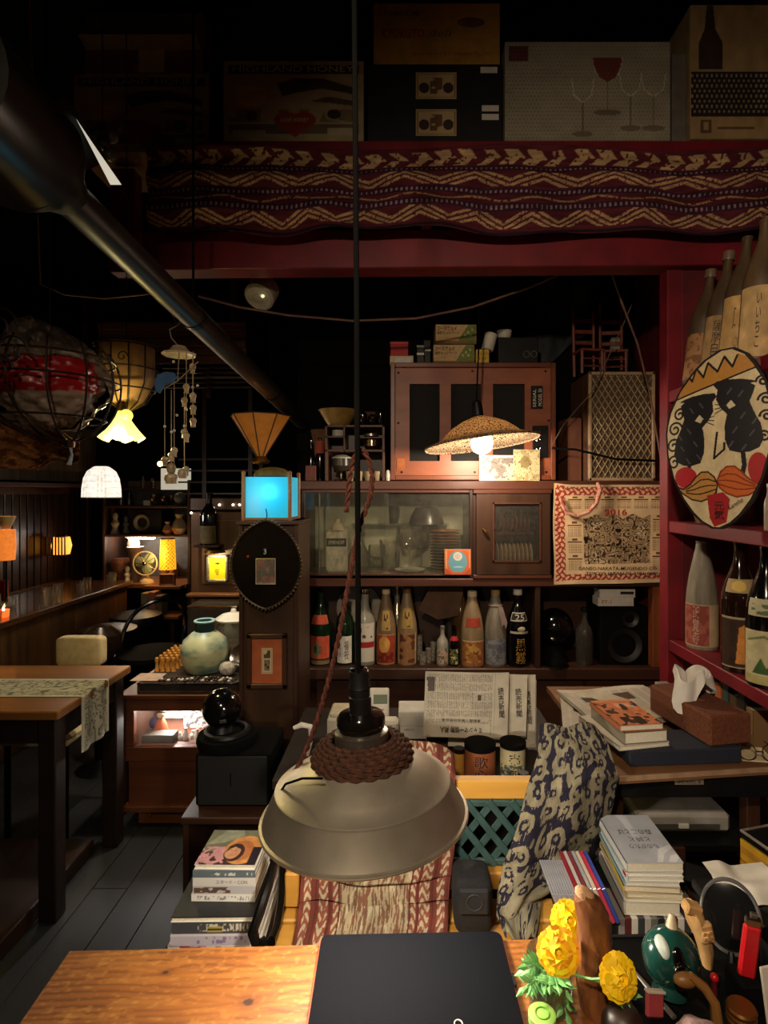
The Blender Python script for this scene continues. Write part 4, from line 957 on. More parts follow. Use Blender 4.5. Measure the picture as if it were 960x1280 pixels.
# jars behind the bench rail
def jar(u, Y, r, h, m_, lab_, txt, lidm):
    t_ = thing('label_jar', lab_, 'jar', (XU(u, Y), Y, CT)); part('body', MB().lathe([(0, 0), (r, 0), (r, h), (r * .9, h * 1.02), (0, h * 1.02)], 28), m_, t_)
    part('lid', MB().lathe([(0, h), (r * 1.03, h), (r * 1.03, h * 1.18), (0, h * 1.2)], 28), lidm, t_)
    if txt: lettering(txt, r * .9, h * .8, INK, t_, (0, 0, h * .5), vertical=True, bend=(r + .0015, -.05))
    return t_
jar(600, 1.68, .046, .085, mat('brick_label', '#94532e', '#7c4224', .7), 'brick coloured lidded jar with brushed characters behind the bench rail', '歌心', RUBB)
jt = jar(641, 1.69, .038, .085, mat('pale_label', '#b8ac84', '#9a9070', .6), 'pale jar with blue floral print and black characters behind the bench rail', '壽', RUBB)
surf('floral_band', (lambda c: c.put((fbm(c.x * 7, c.y * 5, 3) > .5) & (c.y < .7), '#4c5a58').put(vnoise(c.x * 20, c.y * 14, 4) > .8, '#c9c0a0'))(Cv(60, 40, '#b3a67c')), bent(.0388, 1.1, .005, .05, -.3), PRINT, jt)
jar(574, 1.68, .016, .07, mat('amber_bottle_small', '#b8863c', '#93672a', .3), 'small amber bottle left of the brick coloured jar', None, BLKP)
# ------------------------------------------------------------------ bench with lattice back
SZ = .42
BKY = 1.45
bn = thing('garden_bench', 'yellow pine bench with green lattice back and black iron arm', 'bench', (0, 0, 0))
x0b, x1b = XU(350, 1.33), .44
xrr = .335
for i, y in enumerate((1.13, 1.215, 1.30, 1.385)):
    part('seat_slat', B(((x0b + x1b) / 2, y, SZ - .0125), (x1b - x0b, .075, .025), .004), PINE, bn)
zr1, zr0 = ZV(972, BKY), ZV(996, BKY)
part('top_rail', B(((x0b + xrr) / 2, BKY, (zr1 + zr0) / 2), (xrr - x0b, .03, zr1 - zr0), .004), PINE, bn)
zb1, zb0 = ZV(1086, 1.42), ZV(1108, 1.42)
part('lower_rail', B(((x0b + xrr) / 2, 1.42, (zb1 + zb0) / 2), (xrr - x0b, .03, zb1 - zb0), .004), PINE, bn)
part('end_block', B((x0b + .018, 1.40, ZV(1105, 1.40)), (.035, .05, px(42, 1.4)), .004), PINE, bn)
GRN = mat('green_lattice_plastic', '#3c5a58', '#2e4644', .5, 0, 30)
gx0, gx1 = XU(560, 1.44), XU(668, 1.44); gz0, gz1 = zb1, zr0
gcx, gcz, gW, gH = (gx0 + gx1) / 2, (gz0 + gz1) / 2, (gx1 - gx0) / 2, (gz1 - gz0) / 2
lp = MB()
for z_ in (gz0 + .008, gz1 - .008): lp.box((gcx, 1.437, z_), (gx1 - gx0, .012, .016), .002)
for x_ in (gx0 + .006, gx1 - .006): lp.box((x_, 1.437, gcz), (.012, .012, gz1 - gz0), .002)
part('lattice_frame', lp, GRN, bn)
for sgn in (1, -1):
    for k in range(-9, 10):
        off = k * .058; sl = sgn * 1.25
        seg = None
        za, zb = sl * -gW + off * 1.25, sl * gW + off * 1.25
        t0, t1 = 0., 1.
        for p_, q_ in ((-(zb - za), za + gH), ((zb - za), gH - za)):
            if p_ < 0: t0 = max(t0, q_ / p_)
            else: t1 = min(t1, q_ / p_)
        if t1 - t0 < .12: continue
        xa, xb_, zA, zB = -gW + 2 * gW * t0, -gW + 2 * gW * t1, za + (zb - za) * t0, za + (zb - za) * t1
        ln = math.hypot(xb_ - xa, zB - zA)
        part('lattice_slat', B((gcx + (xa + xb_) / 2, 1.434 + .004 * sgn, gcz + (zA + zB) / 2), (ln, .006, .017), .001, (0, -math.atan2(zB - zA, xb_ - xa), 0)), GRN, bn)
arm = [P(353, 1068, 1.42), P(353, 1095, 1.40), P(351, 1130, 1.36), P(346, 1160, 1.30), P(339, 1178, 1.26)]
part('iron_arm', MB().tube(arm, .010, 8, flat=1.6), BLKM, bn, label='black cast iron arm')
part('iron_arm', MB().tube([P(345, 1070, 1.30), P(336, 1105, 1.235), P(325, 1140, 1.195), P(316, 1165, 1.185), P(321, 1182, 1.18), P(332, 1178, 1.19)], .010, 8, flat=1.6), BLKM, bn)
for x_ in (x0b + .02, xrr - .02):
    part('iron_leg', MB().tube([(x_, 1.12, 0), (x_, 1.14, .2), (x_, 1.13, SZ - .03)], .014, 8), BLKM, bn)
    part('iron_leg', MB().tube([(x_, 1.49, 0), (x_, 1.478, .2), (x_, 1.476, SZ), (x_, 1.476, zr1)], .014, 8), BLKM, bn)
# ------------------------------------------------------------------ red ikat throw over the bench
def ikat_red():
    c = Cv(260, 360, '#6e3a32'); x, y = c.x, c.y
    wob = .006 * np.sin(y * 30); x = x + wob
    mid = (x > .27) & (x < .73)
    c.put(mid, '#a89b7e')
    st = fbm(x * 110, y * 16 + 3 * np.abs(x - .5) * 9, 4, 3)
    c.put(mid & (st > .54), '#7a5a48')
    dia = np.abs(((y * 5 + np.abs(x - .5) * 6) % 1) - .5)
    c.put(mid & (dia < .10) & (st > .44), '#7a5444'); c.put(mid & (dia > .40) & (st < .5), '#bdb294')
    for xa, xb_ in ((.03, .075), (.13, .19), (.225, .26), (.74, .775), (.80, .87), (.92, .97)):
        band = (x > xa) & (x < xb_)
        c.put(band, '#8a5244')
        c.put(band & (((y * 24 + xa * 37 + .4 * np.sin(x * 90)) % 1) < .5) & (vnoise(x * 120, y * 50, 3) > .25), '#b8ac90')
    for xx in (.0, .11, .205, .265, .735, .79, .89, .99): c.put(np.abs(x - xx) < .005, '#5c322c')
    return c.vary(.16, 14, 6)
def throw_red():
    yy = [1.20, 1.30, 1.36, 1.382, 1.388, 1.396, 1.405, 1.42, 1.48, 1.51, 1.53]
    zz = [SZ + .010, SZ + .012, SZ + .03, SZ + .08, .55, .62, .70, .775, .80, .77, .70]
    u_ = np.linspace(0, 1, len(yy))
    def pos(a, b):
        Y = np.interp(b, u_, yy) + .008 * np.sin(a * 9) * (b > .2) - .02 * np.cos((a - .5) * 3) * (b > .3)
        Z = np.interp(b, u_, zz) - .05 * (2 * np.abs(a - .5)) ** 4 * (b > .55) + .004 * np.sin(a * 14)
        wl = np.interp(b, [0, .2, .45, 1], [XU(366, 1.25), XU(368, 1.30), XU(380, 1.42), XU(398, 1.5)])
        wr = np.interp(b, [0, .2, .45, 1], [XU(558, 1.25), XU(562, 1.33), XU(568, 1.42), XU(566, 1.5)])
        return (wl + (wr - wl) * a, Y, Z)
    o = surf('red_ikat_throw', ikat_red(), pos, CLOTH, thick=.004)
    tag(o, 'red brown and cream striped ikat cloth draped over the bench behind the steel lamp', 'throw')
throw_red()
# ------------------------------------------------------------------ navy ikat throw
def ikat_navy():
    c = Cv(260, 400, '#2c2a38'); x, y = c.x * 1.0, c.y * 1.9
    wx, wy = x * 11 + 1.6 * (fbm(x * 5, y * 5, 2) - .5), y * 9 + 1.6 * (fbm(x * 5, y * 5, 9) - .5)
    gx, gy = x * 5.6 + .5 * (fbm(x * 6, y * 6, 2) - .5), y * 5.0 + .5 * (fbm(x * 6, y * 6, 9) - .5)
    best = np.full(x.shape, 9.0); ang = np.zeros(x.shape); cid = np.zeros(x.shape)
    for du in (-1, 0, 1):
        for dv in (-1, 0, 1):
            ci, cj = np.floor(gx) + du, np.floor(gy) + dv
            hx_, hy_ = vnoise(ci, cj, 41), vnoise(ci, cj, 43)
            ex, ey = gx - ci - .25 - .5 * hx_, (gy - cj - .25 - .5 * hy_) * .85
            d_ = np.sqrt(ex ** 2 + ey ** 2); m_ = d_ < best
            best = np.where(m_, d_, best); ang = np.where(m_, np.arctan2(ey, ex) + 6.28 * hx_, ang); cid = np.where(m_, hy_, cid)
    a = .52 + (best - .32)
    ring = (np.abs(best - .32) < .105) & (np.abs((ang % 6.283) - 3.14) < 2.5) | (best < .09)
    b = vnoise(wx * 1.9 + 9, wy * 1.9, 7)
    c.put(ring, '#8e8770'); c.put((b > .74) & ~ring, '#857e68')
    fz = vnoise(x * 160, y * 26, 3)
    c.put(ring & (fz > .84), '#4a465c'); c.put((np.abs(a - .52) < .15) & (fz > .74), '#9a927a')
    c.put((y < .50) & (vnoise(wx * .8, wy * .7, 31) > .52) & (fz > .12), '#8c8670')
    return c.vary(.2, 18, 3)
def throw_navy():
    L_ = [(676, 908, 1.62), (672, 940, 1.50), (660, 985, 1.42), (648, 1030, 1.40), (632, 1080, 1.38), (622, 1120, 1.33), (621, 1150, 1.28), (632, 1174, 1.24)]
    R_ = [(742, 905, 1.60), (760, 935, 1.53), (772, 965, 1.44), (766, 1005, 1.485), (752, 1050, 1.525), (738, 1085, 1.525), (679, 1112, 1.44), (668, 1174, 1.26)]
    lp_ = np.array([tuple(P(*q)) for q in L_]); rp_ = np.array([tuple(P(*q)) for q in R_]); t = np.linspace(1, 0, 8)[::-1]
    def pos(a, b):
        b2 = 1 - b
        l = [np.interp(b2, t, lp_[:, k]) for k in range(3)]; r = [np.interp(b2, t, rp_[:, k]) for k in range(3)]
        o = [l[k] + (r[k] - l[k]) * a for k in range(3)]
        bulge = np.sin(a * np.pi)
        return (o[0], o[1] - .05 * bulge * (.15 + .85 * b) + .012 * np.sin(a * 16 + b * 5) * (.3 + b2) * (1 - a), o[2] + .02 * bulge * b + .006 * np.sin(a * 9 + b * 20))
    o = surf('navy_ikat_throw', ikat_navy(), pos, CLOTH, thick=.004)
    tag(o, 'navy and beige ikat cloth draped over the bench beside the desk', 'throw')
throw_navy()
solo('draped_support_cushion', MB().box((XU(712, 1.60), 1.60, .355), (.13, .08, .71), .03), mat('dark_upholstery', '#2a2724', '#1e1c1a', .9), 'dark upright cushion under the navy ikat cloth', 'cushion')
bg = thing('black_bag', 'small black padded bag on the bench between the two ikat cloths', 'bag', (XU(592, 1.30), 1.32, SZ))
part('body', MB().pillow((0, .02, .065), (.092, .10, .13), .4), mat('charcoal_cloth', '#232326', '#19191b', .9, scale=150, bump=.2), bg); part('flap', MB().box((0, -.032, .088), (.070, .012, .06), .006), mat('charcoal_flap', '#2b2b2e', '#1e1e20', .8), bg)
part('emblem', MB().torus((0, -.039, .09), .018, .002, 24, 6, (R(90), 0, 0)), mat('grey_stitch', '#3a3a3e'), bg)
# ------------------------------------------------------------------ magazines left of the bench
cr = thing('magazine_crate', 'dark wooden crate under the magazine stack', 'crate', (-.415, 1.37, 0))
for q in (-1, 1): part('side_board', B((q * .105, 0, .19), (.015, .30, .38), .002), DARKW, cr)
part('front_board', B((0, -.142, .19), (.195, .015, .38), .002), DARKW, cr); part('top_board', B((0, 0, .3905), (.225, .31, .02), .002), DARKW, cr)
mags = [  # h, w, d, dx, rot, spine colour, label
    (.030, .190, .295, -.005, 1, '#c9c6bc', 'thick cream spined magazine at the bottom of the stack'),
    (.026, .188, .290, -.004, -1, '#d8d2cc', 'white and pink spined magazine above the thick cream one'),
    (.024, .186, .290, -.003, 1, '#bfb8c4', 'pale lilac spined magazine in the lower magazine stack'),
    (.026, .184, .285, -.002, 1, '#4a4a4e', 'dark spined magazine with pale title in the lower stack'),
    (.012, .182, .290, -.004, 1, '#dcdcd4', 'black covered slanted magazine with white pages in the stack'),
    (.017, .145, .135, .008, -1, '#e2dfd6', 'white spined magazine at the bottom of the upper stack'),
    (.017, .142, .135, .009, 0, '#b0aeb2', 'grey spined magazine with brown picture in the upper stack'),
    (.019, .142, .135, .009, 0, '#ccc8c2', 'white spined magazine with blue grey letters in the upper stack'),
    (.015, .142, .135, .009, 0, '#5e6a70', 'slate blue spined magazine in the upper stack'),
    (.011, .138, .130, .010, -1, '#e4e0d8', 'top magazine with a woman in straw hat on its cover')]
z = .401; cz_ = z
for i, (h_, w_, d_, dx, rt, col, lb) in enumerate(mags):
    yc = 1.37 if i < 5 else 1.3375
    t_ = thing('magazine', lb, 'magazine', (-.417 + dx, yc, cz_), (0, 0, R(rt)), None)
    part('pages', B((0, .001, h_ / 2), (w_ - .003, d_ - .003, h_ - .003)), PAPER, t_)
    cm = mat('magazine_cover_' + str(i), col, col, .4) if i != 4 else mat('black_cover', '#26262a', '#1a1a1c', .4)
    part('back_cover', B((0, 0, .0008), (w_, d_, .0015)), mat('mag_back' + str(i), col, col, .4), t_)
    fc = part('front_cover', B((0, 0, h_ - .0008), (w_, d_, .0015)), cm, t_)
    if i != 4 and i != 9:
        c = Cv(90, 14, col)
        if i == 1: c.scribble(.05, .1, .95, .95, 10, 3, '#b8485a', .55, 3).scribble(.1, .1, .9, .8, 12, 2, '#3c3230', .72, 8).ell(.72, .6, .09, .4, '#d08a4a')
        elif i == 3: c.scribble(.3, .2, .9, .8, 60, 2, '#cfc8b0', .5, 2).rect(.42, .15, .6, .55, '#b0a050').rect(.42, .3, .6, .4, '#3c3a30')
        elif i == 2: c.scribble(.3, .2, .9, .8, 50, 3, '#8c7a9c', .6, 2).rect(0, .9, 1, 1, '#e0dcd8')
        elif i == 6: c.scribble(.02, .1, .6, .9, 14, 3, '#5c4438', .5, 5)
        elif i == 0: c.rect(.5, .35, .68, .5, '#3a3a3a').rect(0, .7, 1, 1, '#ded9c6')
        elif i == 5: c.scribble(.1, .2, .9, .7, 60, 3, '#8a8c98', .6, 2)
        elif i == 8: c.scribble(.3, .25, .95, .75, 40, 2, '#c8ccc8', .66, 7)
        sp_ = surf('spine', c, flat(w_, h_, -d_ / 2 - .0006), GLOSSP, t_)
        if i == 7: lettering('スタード・CON', w_ * .5, h_ * .5, mat('slate_ink', '#5a6478', '#4a5468', .6), sp_, (w_ * .12, -d_ / 2 - .0012, h_ * .5))
    if i == 9:
        c = Cv(120, 150, '#6a6c58'); x, y = c.x, c.y
        c.rect(0, 0, 1, .35, '#3e1c22'); c.put((fbm(x * 8, y * 8, 3) > .48) & (y < .5) & (x < .45), '#c08a90'); c.poly([(.0, .55), (.25, 1), (.55, 1), (.62, .8), (.3, .62)], '#8c907c')
        c.ell(.70, .42, .33, .40, '#c88a4a'); c.ell(.66, .40, .22, .28, '#b06a3a'); c.ell(.56, .34, .17, .25, '#3a1e16'); c.ell(.53, .36, .13, .20, '#c9906a'); c.ell(.57, .385, .028, .008, '#5a3024'); c.ell(.49, .40, .028, .008, '#5a3024'); c.ell(.525, .33, .012, .03, '#b87c58'); c.ell(.53, .265, .03, .010, '#a85a48'); c.poly([(.40, .30), (.44, .52), (.56, .58), (.67, .50), (.70, .30), (.64, .44), (.54, .50), (.47, .44)], '#341a12'); c.rect(.85, 0, 1, .5, '#241014'); c.vary(.15, 10, 2)
        surf('cover_photo', c, flat_top(w_, d_, h_ + .0004), GLOSSP, t_)
    cz_ += h_ + .0005
# ------------------------------------------------------------------ right desk with books and tissue box
DZ = .70
dx0 = .565
dk = thing('side_desk', 'wooden topped desk with paper covered edge under the tissue box', 'desk', (0, 0, 0))
part('top_board', MB().add([(.565, 1.475, DZ - .02), (1.03, 1.53, DZ - .02), (1.03, 2.16, DZ - .02), (.55, 2.16, DZ - .02), (.565, 1.475, DZ), (1.03, 1.53, DZ), (1.03, 2.16, DZ), (.55, 2.16, DZ)], [(0, 1, 2, 3), (4, 5, 6, 7), (0, 1, 5, 4), (1, 2, 6, 5), (2, 3, 7, 6), (3, 0, 4, 7)]), wood('worn_desk_top', '#7e5636', '#5c3b22', 'x', .55), dk)
part('edge_strip', MB().add([(.565, 1.4725, DZ - .012), (1.03, 1.5275, DZ - .012), (1.03, 1.5275, DZ + .001), (.565, 1.4725, DZ + .001), (.565, 1.4765, DZ - .012), (1.03, 1.5315, DZ - .012), (1.03, 1.5315, DZ + .001), (.565, 1.4765, DZ + .001)], [(0, 1, 2, 3), (4, 5, 6, 7), (0, 1, 5, 4), (1, 2, 6, 5), (2, 3, 7, 6), (3, 0, 4, 7)]), mat('pale_edge', '#a5886a', '#86694c', .6), dk)
part('under_rack', B((.80, 1.60, DZ - .05), (.42, .16, .06), .003), BLKP, dk, label='black drawer rack')
for q in ((.60, 1.60), (1.0, 1.62), (.60, 2.1), (1.0, 2.1)): part('leg', B((q[0], q[1], (DZ - .02) / 2), (.04, .04, DZ - .02), .003), DARKWZ, dk)
part('lower_shelf', B((.80, 1.85, .45), (.42, .56, .02), .002), BLKP, dk)
pr_ = part('price_strip', B((XU(861, 1.52), 1.518, ZV(977, 1.518)), (px(36, 1.5), .003, px(7, 1.5))), mat('strip_label', '#8a7a66', '#6e604e', .6), dk)
lettering('MODEL 8', px(28, 1.5), px(4, 1.5), INK, pr_, (XU(861, 1.52), 1.5158, ZV(977, 1.518)))
t_ = thing('grey_scanner', 'flat grey plastic device on the black shelf under the desk', 'device', (XU(856, 1.62), 1.62, .4605))
part('body', B((0, .11, .03), (.27, .22, .055), .01), mat('grey_beige_plastic', '#9a948a', '#857f76', .5), t_); part('front_slot', B((0, -.001, .022), (.20, .004, .014)), mat('dark_slot', '#4a4640'), t_); part('front_tab', B((-.005, -.004, .026), (.03, .008, .014), .002), WHITEP, t_)
# items on the desk
solo('navy_box_file', B((0, 0, .022), (.32, .13, .044), .004), mat('navy_cloth', '#1c2030', '#141824', .8, scale=150), 'dark navy flat box under the paperbacks and tissue box', 'box', (XU(846, 1.58), 1.60, DZ), (0, 0, R(4)))
nz = DZ + .0445
def book(name, lab_, cx, cy, z_, w_, d_, h_, rt, cover, spinec=None, cv=None, cat='book', front=True, soft=True):
    t_ = thing(name, lab_, cat, (cx, cy, z_), (0, 0, R(rt)))
    part('pages', B((.001, 0, h_ / 2), (w_ - .004, d_ - .003, h_ - .003)), PAPER, t_)
    cm = mat('cover_' + cover, cover, cover, .45)
    part('front_cover', B((0, 0, h_ - .0009), (w_, d_, .0018)), cm, t_); part('back_cover', B((0, 0, .0009), (w_, d_, .0018)), cm, t_)
    part('spine', B((-w_ / 2 + .0009, 0, h_ / 2), (.0018, d_, h_)), mat('spine_' + (spinec or cover), spinec or cover, spinec or cover, .45), t_)
    if cv is not None: surf('cover_print', cv, flat_top(w_ - .002, d_ - .002, h_ + .0004), GLOSSP, t_)
    return t_
# folded newspapers under the paperbacks
for i, (u, v, Y, ww, dd, rt, lb) in enumerate(((728, 880, 1.86, .26, .30, -14, 'loose folded newspaper poking out under the paperbacks'), (752, 868, 1.93, .34, .30, 8, 'flat newspaper with small photos spread on the desk behind paperbacks'))):
    t_ = thing('flat_newspaper', lb, 'newspaper', (XU(u, Y) + .06, Y - .02, DZ + .001 + i * .018), (0, 0, R(rt)))
    c = Cv(90, 80, '#b9b0a0'); c.mix((((c.x * 9) % 1 < .85) & ((c.y * 40) % 1 < .45)) * .35, '#4a443c'); c.rect(.15, .55, .33, .72, '#3a322a').rect(.5, .62, .72, .80, '#4a3a2c').rect(.2, .2, .4, .3, '#6a6258').vary(.1, 5, 3 + i)
    surf('front_page', c, lambda a, b, ww=ww, dd=dd: (-ww / 2 + a * ww, -dd / 2 + b * dd, .012 + .004 * np.sin(a * 6 + b * 3)), PRINT, t_)
    part('inner_pages', B((0, 0, .005), (ww - .006, dd - .006, .009), .002), mat('newsprint', '#b8ae98'), t_)
zb_ = nz
bkx, bky = XU(790, 1.60), 1.64
book('white_paperback', 'pale paperback at the bottom of the pile beside the tissue box', bkx - .012, bky + .005, zb_, .155, .215, .012, 12, '#b8b0a0')
book('thick_paperback', 'thick cream paged paperback under the orange covered book', bkx + .002, bky, zb_ + .0125, .128, .19, .032, 9, '#6a5a44', '#8a8270')
co = Cv(100, 130, '#c87850'); co.put(fbm(co.x * 7, co.y * 8, 4) > .56, '#3a2a24'); co.scribble(.1, .05, .95, .3, 9, 5, '#2a1c18', .5, 6).rect(.0, .9, 1, 1, '#d08a5c').scribble(.45, .55, .9, .85, 8, 7, '#d9a080', .6, 9).vary(.15, 8, 1)
book('orange_paperback', 'orange covered paperback with black figures on top of the pile', bkx - .004, bky + .004, zb_ + .045, .128, .185, .016, 7, '#c87a54', '#b86c48', co)
# tissue box
tx, ty = XU(878, 1.66), 1.69
t_ = thing('tissue_box', 'brown suede covered tissue box with white tissue standing on the navy box', 'tissue box', (tx, ty, nz), (0, 0, R(11)))
SUEDE = mat('brown_suede', '#6e3a1e', '#542a14', .95, scale=160, bump=.4)
part('cover', B((0, 0, .0425), (.135, .27, .085), .006), SUEDE, t_)
part('slot_rim', MB().torus((0, .02, .0855), .03, .004, 28, 8, None, (.8, 1.5)), SUEDE, t_)
def tissue():
    n, k = 40, 26
    c = Cv(n, k, '#cfc8bc')
    def pos(a, b):
        th = a * 2 * np.pi
        r = .010 + .045 * b ** .8 * (1 + .45 * np.sin(th * 2 + 1) + .25 * np.sin(th * 5 + b * 3))
        droop = np.where(b > .62, (b - .62) * .17 * (1 + .6 * np.sin(th * 2 + .5)), 0)
        return (r * np.cos(th), .02 + r * np.sin(th) * 1.1, .083 + .085 * np.minimum(b, .72) / .72 * (1 + .2 * np.sin(th * 3)) - droop)
    return surf('tissue', c, pos, mat('white_tissue', '#d8d2c8', '#c6bfb4', .9), t_, label='crumpled white tissue')
tissue()
c_ = thing('eyeglasses', 'dark rimmed eyeglasses on a paper at the desk edge', 'eyeglasses', (XU(949, 1.56), 1.56, DZ + .0125), (0, 0, R(-12)))
for q in (-.03, .03): part('rim', MB().torus((q, 0, .012), .022, .0015, 24, 6, (R(70), 0, 0)), BLKP, c_)
part('temple', MB().tube([(-.055, 0, .012), (-.05, .10, .004)], .0015, 6), BLKP, c_); part('temple', MB().tube([(.055, 0, .012), (.05, .10, .004)], .0015, 6), BLKP, c_); part('bridge', MB().tube([(-.01, -.004, .016), (.01, -.004, .016)], .0015, 6), BLKP, c_)
solo('note_paper', B((0, 0, .0015), (.085, .09, .003)), CREAM, 'small cream note under the eyeglasses on the desk', 'paper', (XU(940, 1.6), 1.60, DZ), (0, 0, R(-10)))
# ------------------------------------------------------------------ white book pile and cassette rack on the bench's right end
rk = thing('cassette_rack', 'dark low rack holding cassette cases under the white book pile', 'rack', (.585, 1.39, SZ - .033))
part('base', B((.02, .0, .006), (.30, .24, .012), .002), DARKW, rk); part('lip', B((.02, -.115, .018), (.30, .012, .03), .002), DARKW, rk)
part('back', B((.055, .115, .06), (.23, .01, .10), .002), DARKW, rk)
for q in (-.115, .155):
    for q2 in (-.10, .10): part('leg', B((q, q2, -(SZ - .033) / 2), (.025, .025, SZ - .033), .002), DARKW, rk)
cas = ['#2c2a28', '#8a8680', '#5a2a2a', '#c9c4b8', '#3a3c40', '#a8a49c', '#6a6864', '#23211f', '#b8b4aa', '#4c4a46', '#d0ccc2', '#39302c', '#8c8a86', '#d8d4ca']
csm = {}
for i in range(14):
    m_ = B((0, 0, .036), (.0145, .10, .072), .001).mesh('cassette_case'); m_.materials.append(mat('cassette_' + str(i % 7), cas[i], cas[i], .25))
    o = link('cassette_case', m_, None, None, (.485 + i * .0152, 1.335, SZ - .021)); tag(o, ORD[i] + ' cassette case from the bench in the row under the white book pile', 'cassette', 'cassette cases in the rack')
solo('cassette_spacer', B((0, 0, .036), (.21, .10, .07), .002), BLKP, 'black box behind the row of cassette cases', 'box', (.60, 1.44, SZ - .021))
zz = SZ + .0525
pile = [(.030, .128, .185, 0, '#cfd0c8', '#c9cac2', 'thick white book at the bottom of the white book pile'),
        (.010, .128, .188, -1, '#d9d2ba', '#d0c9b0', 'thin cream book near the bottom of the white book pile'),
        (.012, .130, .188, 1, '#c9b68e', '#c4b088', 'thin tan book in the lower half of the white book pile'),
        (.014, .128, .188, -2, '#b59a6a', '#d9b84a', 'brown paged yellow spined book in the white book pile'),
        (.011, .126, .186, 0, '#c9ced2', '#8ab0c0', 'pale blue spined thin book in the white book pile'),
        (.012, .128, .188, 1, '#d8dad6', '#b8d0d4', 'white book with red mark on its spine in the pile'),
        (.010, .128, .188, 1, '#e0e2de', '#d0d4d0', 'thin white book second from the top of the white pile'),
        (.022, .132, .190, 2, '#b9bcc2', '#dcdcd8', 'top white book with grey cover and brushed title')]
for i, (h_, w_, d_, rt, cc, sc_, lb) in enumerate(pile):
    cv = None
    if i == 7:
        cv = Cv(90, 120, '#b4b8c0'); cv.poly([(.55, 0), (.72, .25), (1, .35), (1, .28), (.78, .16), (.65, 0)], '#d4d6d8').poly([(.75, 0), (.86, .12), (1, .16), (1, .09), (.88, 0)], '#d4d6d8').vary(.06, 5, 3)
    tt = book('pile_book', lb, .578 + .002 * ((i * 3) % 4) - .002, 1.385, zz, w_, d_, h_, rt - 2, cc, sc_, cv)
    if i == 7:
        lettering('森のことば', .085, .022, mat('charcoal_ink', '#44464c', '#34363c', .6), tt, (0, .02, h_ + .001), (0, 0, 0), spin=R(180)); lettering('と詩と', .05, .018, mat('charcoal_ink', '#44464c'), tt, (.0, -.01, h_ + .001), (0, 0, 0), spin=R(180)); lettering('ものがたり', .07, .018, mat('charcoal_ink', '#44464c'), tt, (.0, -.038, h_ + .001), (0, 0, 0), spin=R(180))
    if i == 5: part('red_mark', B((-w_ / 2 - .0004, -d_ / 2 + .02, h_ / 2), (.001, .018, h_ * .7)), INKR, tt)
    zz += h_ + .0004
cdc = [('#8a2430', 'dark red'), ('#b8aeb0', 'pale grey'), ('#7a3238', 'maroon'), ('#9a9ea4', 'silver'), ('#c9b8a8', 'beige'), ('#c03a50', 'crimson'), ('#3a4aa0', 'royal blue')]
for i, (cc, nm) in enumerate(cdc):
    t_ = thing('slanted_disc_case', nm + ' disc case slanting against the white book pile', 'disc case', (.426 + i * .0101, 1.335, SZ + .0525), (R(3), R(-24), 0))
    part('case', B((0, 0, .045), (.009, .125, .090), .001), mat('disc_' + nm, cc, cc, .2), t_); part('spine_paper', B((0, -.0635, .045), (.006, .001, .086)), mat('disc_spine_' + nm, cc, cc, .6), t_)
for i in range(10):
    o = solo('clear_disc_case', B((0, 0, .036), (.0052, .12, .072), .0008), mat('clear_case_grey', '#a8aab2', '#8c8e98', .12), 'clear grey disc case in the row beside the navy ikat cloth', 'disc case', (.366 + i * .0058, 1.33, SZ + .0515), (0, R(-24), 0), 'clear disc cases')
solo('disc_platform', B((0, 0, -.0245), (.104, .14, .049), .002), DARKW, 'low wooden box under the slanted disc cases', 'box', (.4235, 1.345, SZ + .0495))
# ------------------------------------------------------------------ red wall shelf with bottles on the right
rs = thing('red_side_shelf', 'dark red painted wall shelf unit holding sake bottles beside the mask', 'shelf', (0, 0, 0))
ZU, ZM, ZL = 1.85, 1.335, .865
for nm, z_ in (('shelf_board', ZU), ('shelf_board', ZM), ('shelf_board', ZL)):
    part(nm, B((1.215, 1.75, z_ - .0225), (.33, .94, .045), .003), REDP, rs)
part('end_panel', B((1.24, 2.235, 1.166), (.27, .02, 2.332), .002), REDD, rs)
part('back_panel', B((1.375, 1.75, 1.166), (.015, .95, 2.332), .002), REDD, rs)
bottle('shelf_bottle', 'dusty brown bottle with tan label by the red post on the top red shelf', (1.115, 2.13, ZU + .006), .44, .052, mat('dusty_brown_glass', '#5a4630', '#3e2e1e', .5, 0, 14, (2, 2, .5)), 'isshobin', mat('dim_cap', '#7c6654', '#5e4a3c', .4), (.03, .42, 1.4, noise_label('#a3754e', '#7c5436', .62, 9, 40, 3)), None, None, (0, R(7), 0), None, -.5)
bottle('shelf_bottle', 'dusty bottle with dark handwritten label, second from the red post', (1.115, 2.015, ZU + .006), .46, .050, mat('dusty_brown_glass', '#5a4630'), 'isshobin', mat('dim_cap', '#7c6654'), (.03, .47, 1.2, plain('#a58258', 40, .2, 4)), None, [('薩摩白波', .55, .34, .26, INK, True, -.2)], (0, R(7), 0), None, -.5)
bottle('shelf_bottle', 'dusty bottle with bright tan framed label, third from the red post', (1.115, 1.895, ZU + .005), .47, .052, mat('dusty_brown_glass', '#5a4630'), 'isshobin', None, (.03, .52, 1.2, Cv(40, 60, '#c09860').vary(.2, 6, 8)), None, [('口', .5, .15, .36, mat('faint_ink', '#7a5a34', '#6a4c2a', .7), False, -.1), ('〇', .3, .07, .19, mat('faint_ink', '#7a5a34'), False, -.1)], (0, R(6), 0), None, -.5)
bottle('shelf_bottle', 'tall dusty bottle with pale label and small characters beside the mask top', (1.115, 1.775, ZU + .0035), .47, .054, mat('dusty_tan_glass', '#6a5438', '#4c3a26', .5, 0, 14, (2, 2, .5)), 'isshobin', None, (.03, .50, 1.2, Cv(40, 60, '#c9a470').vary(.2, 6, 9)), None, [('いいちこ', .25, .36, .27, INK, True, -.1)], (0, R(4), 0), None, -.5)
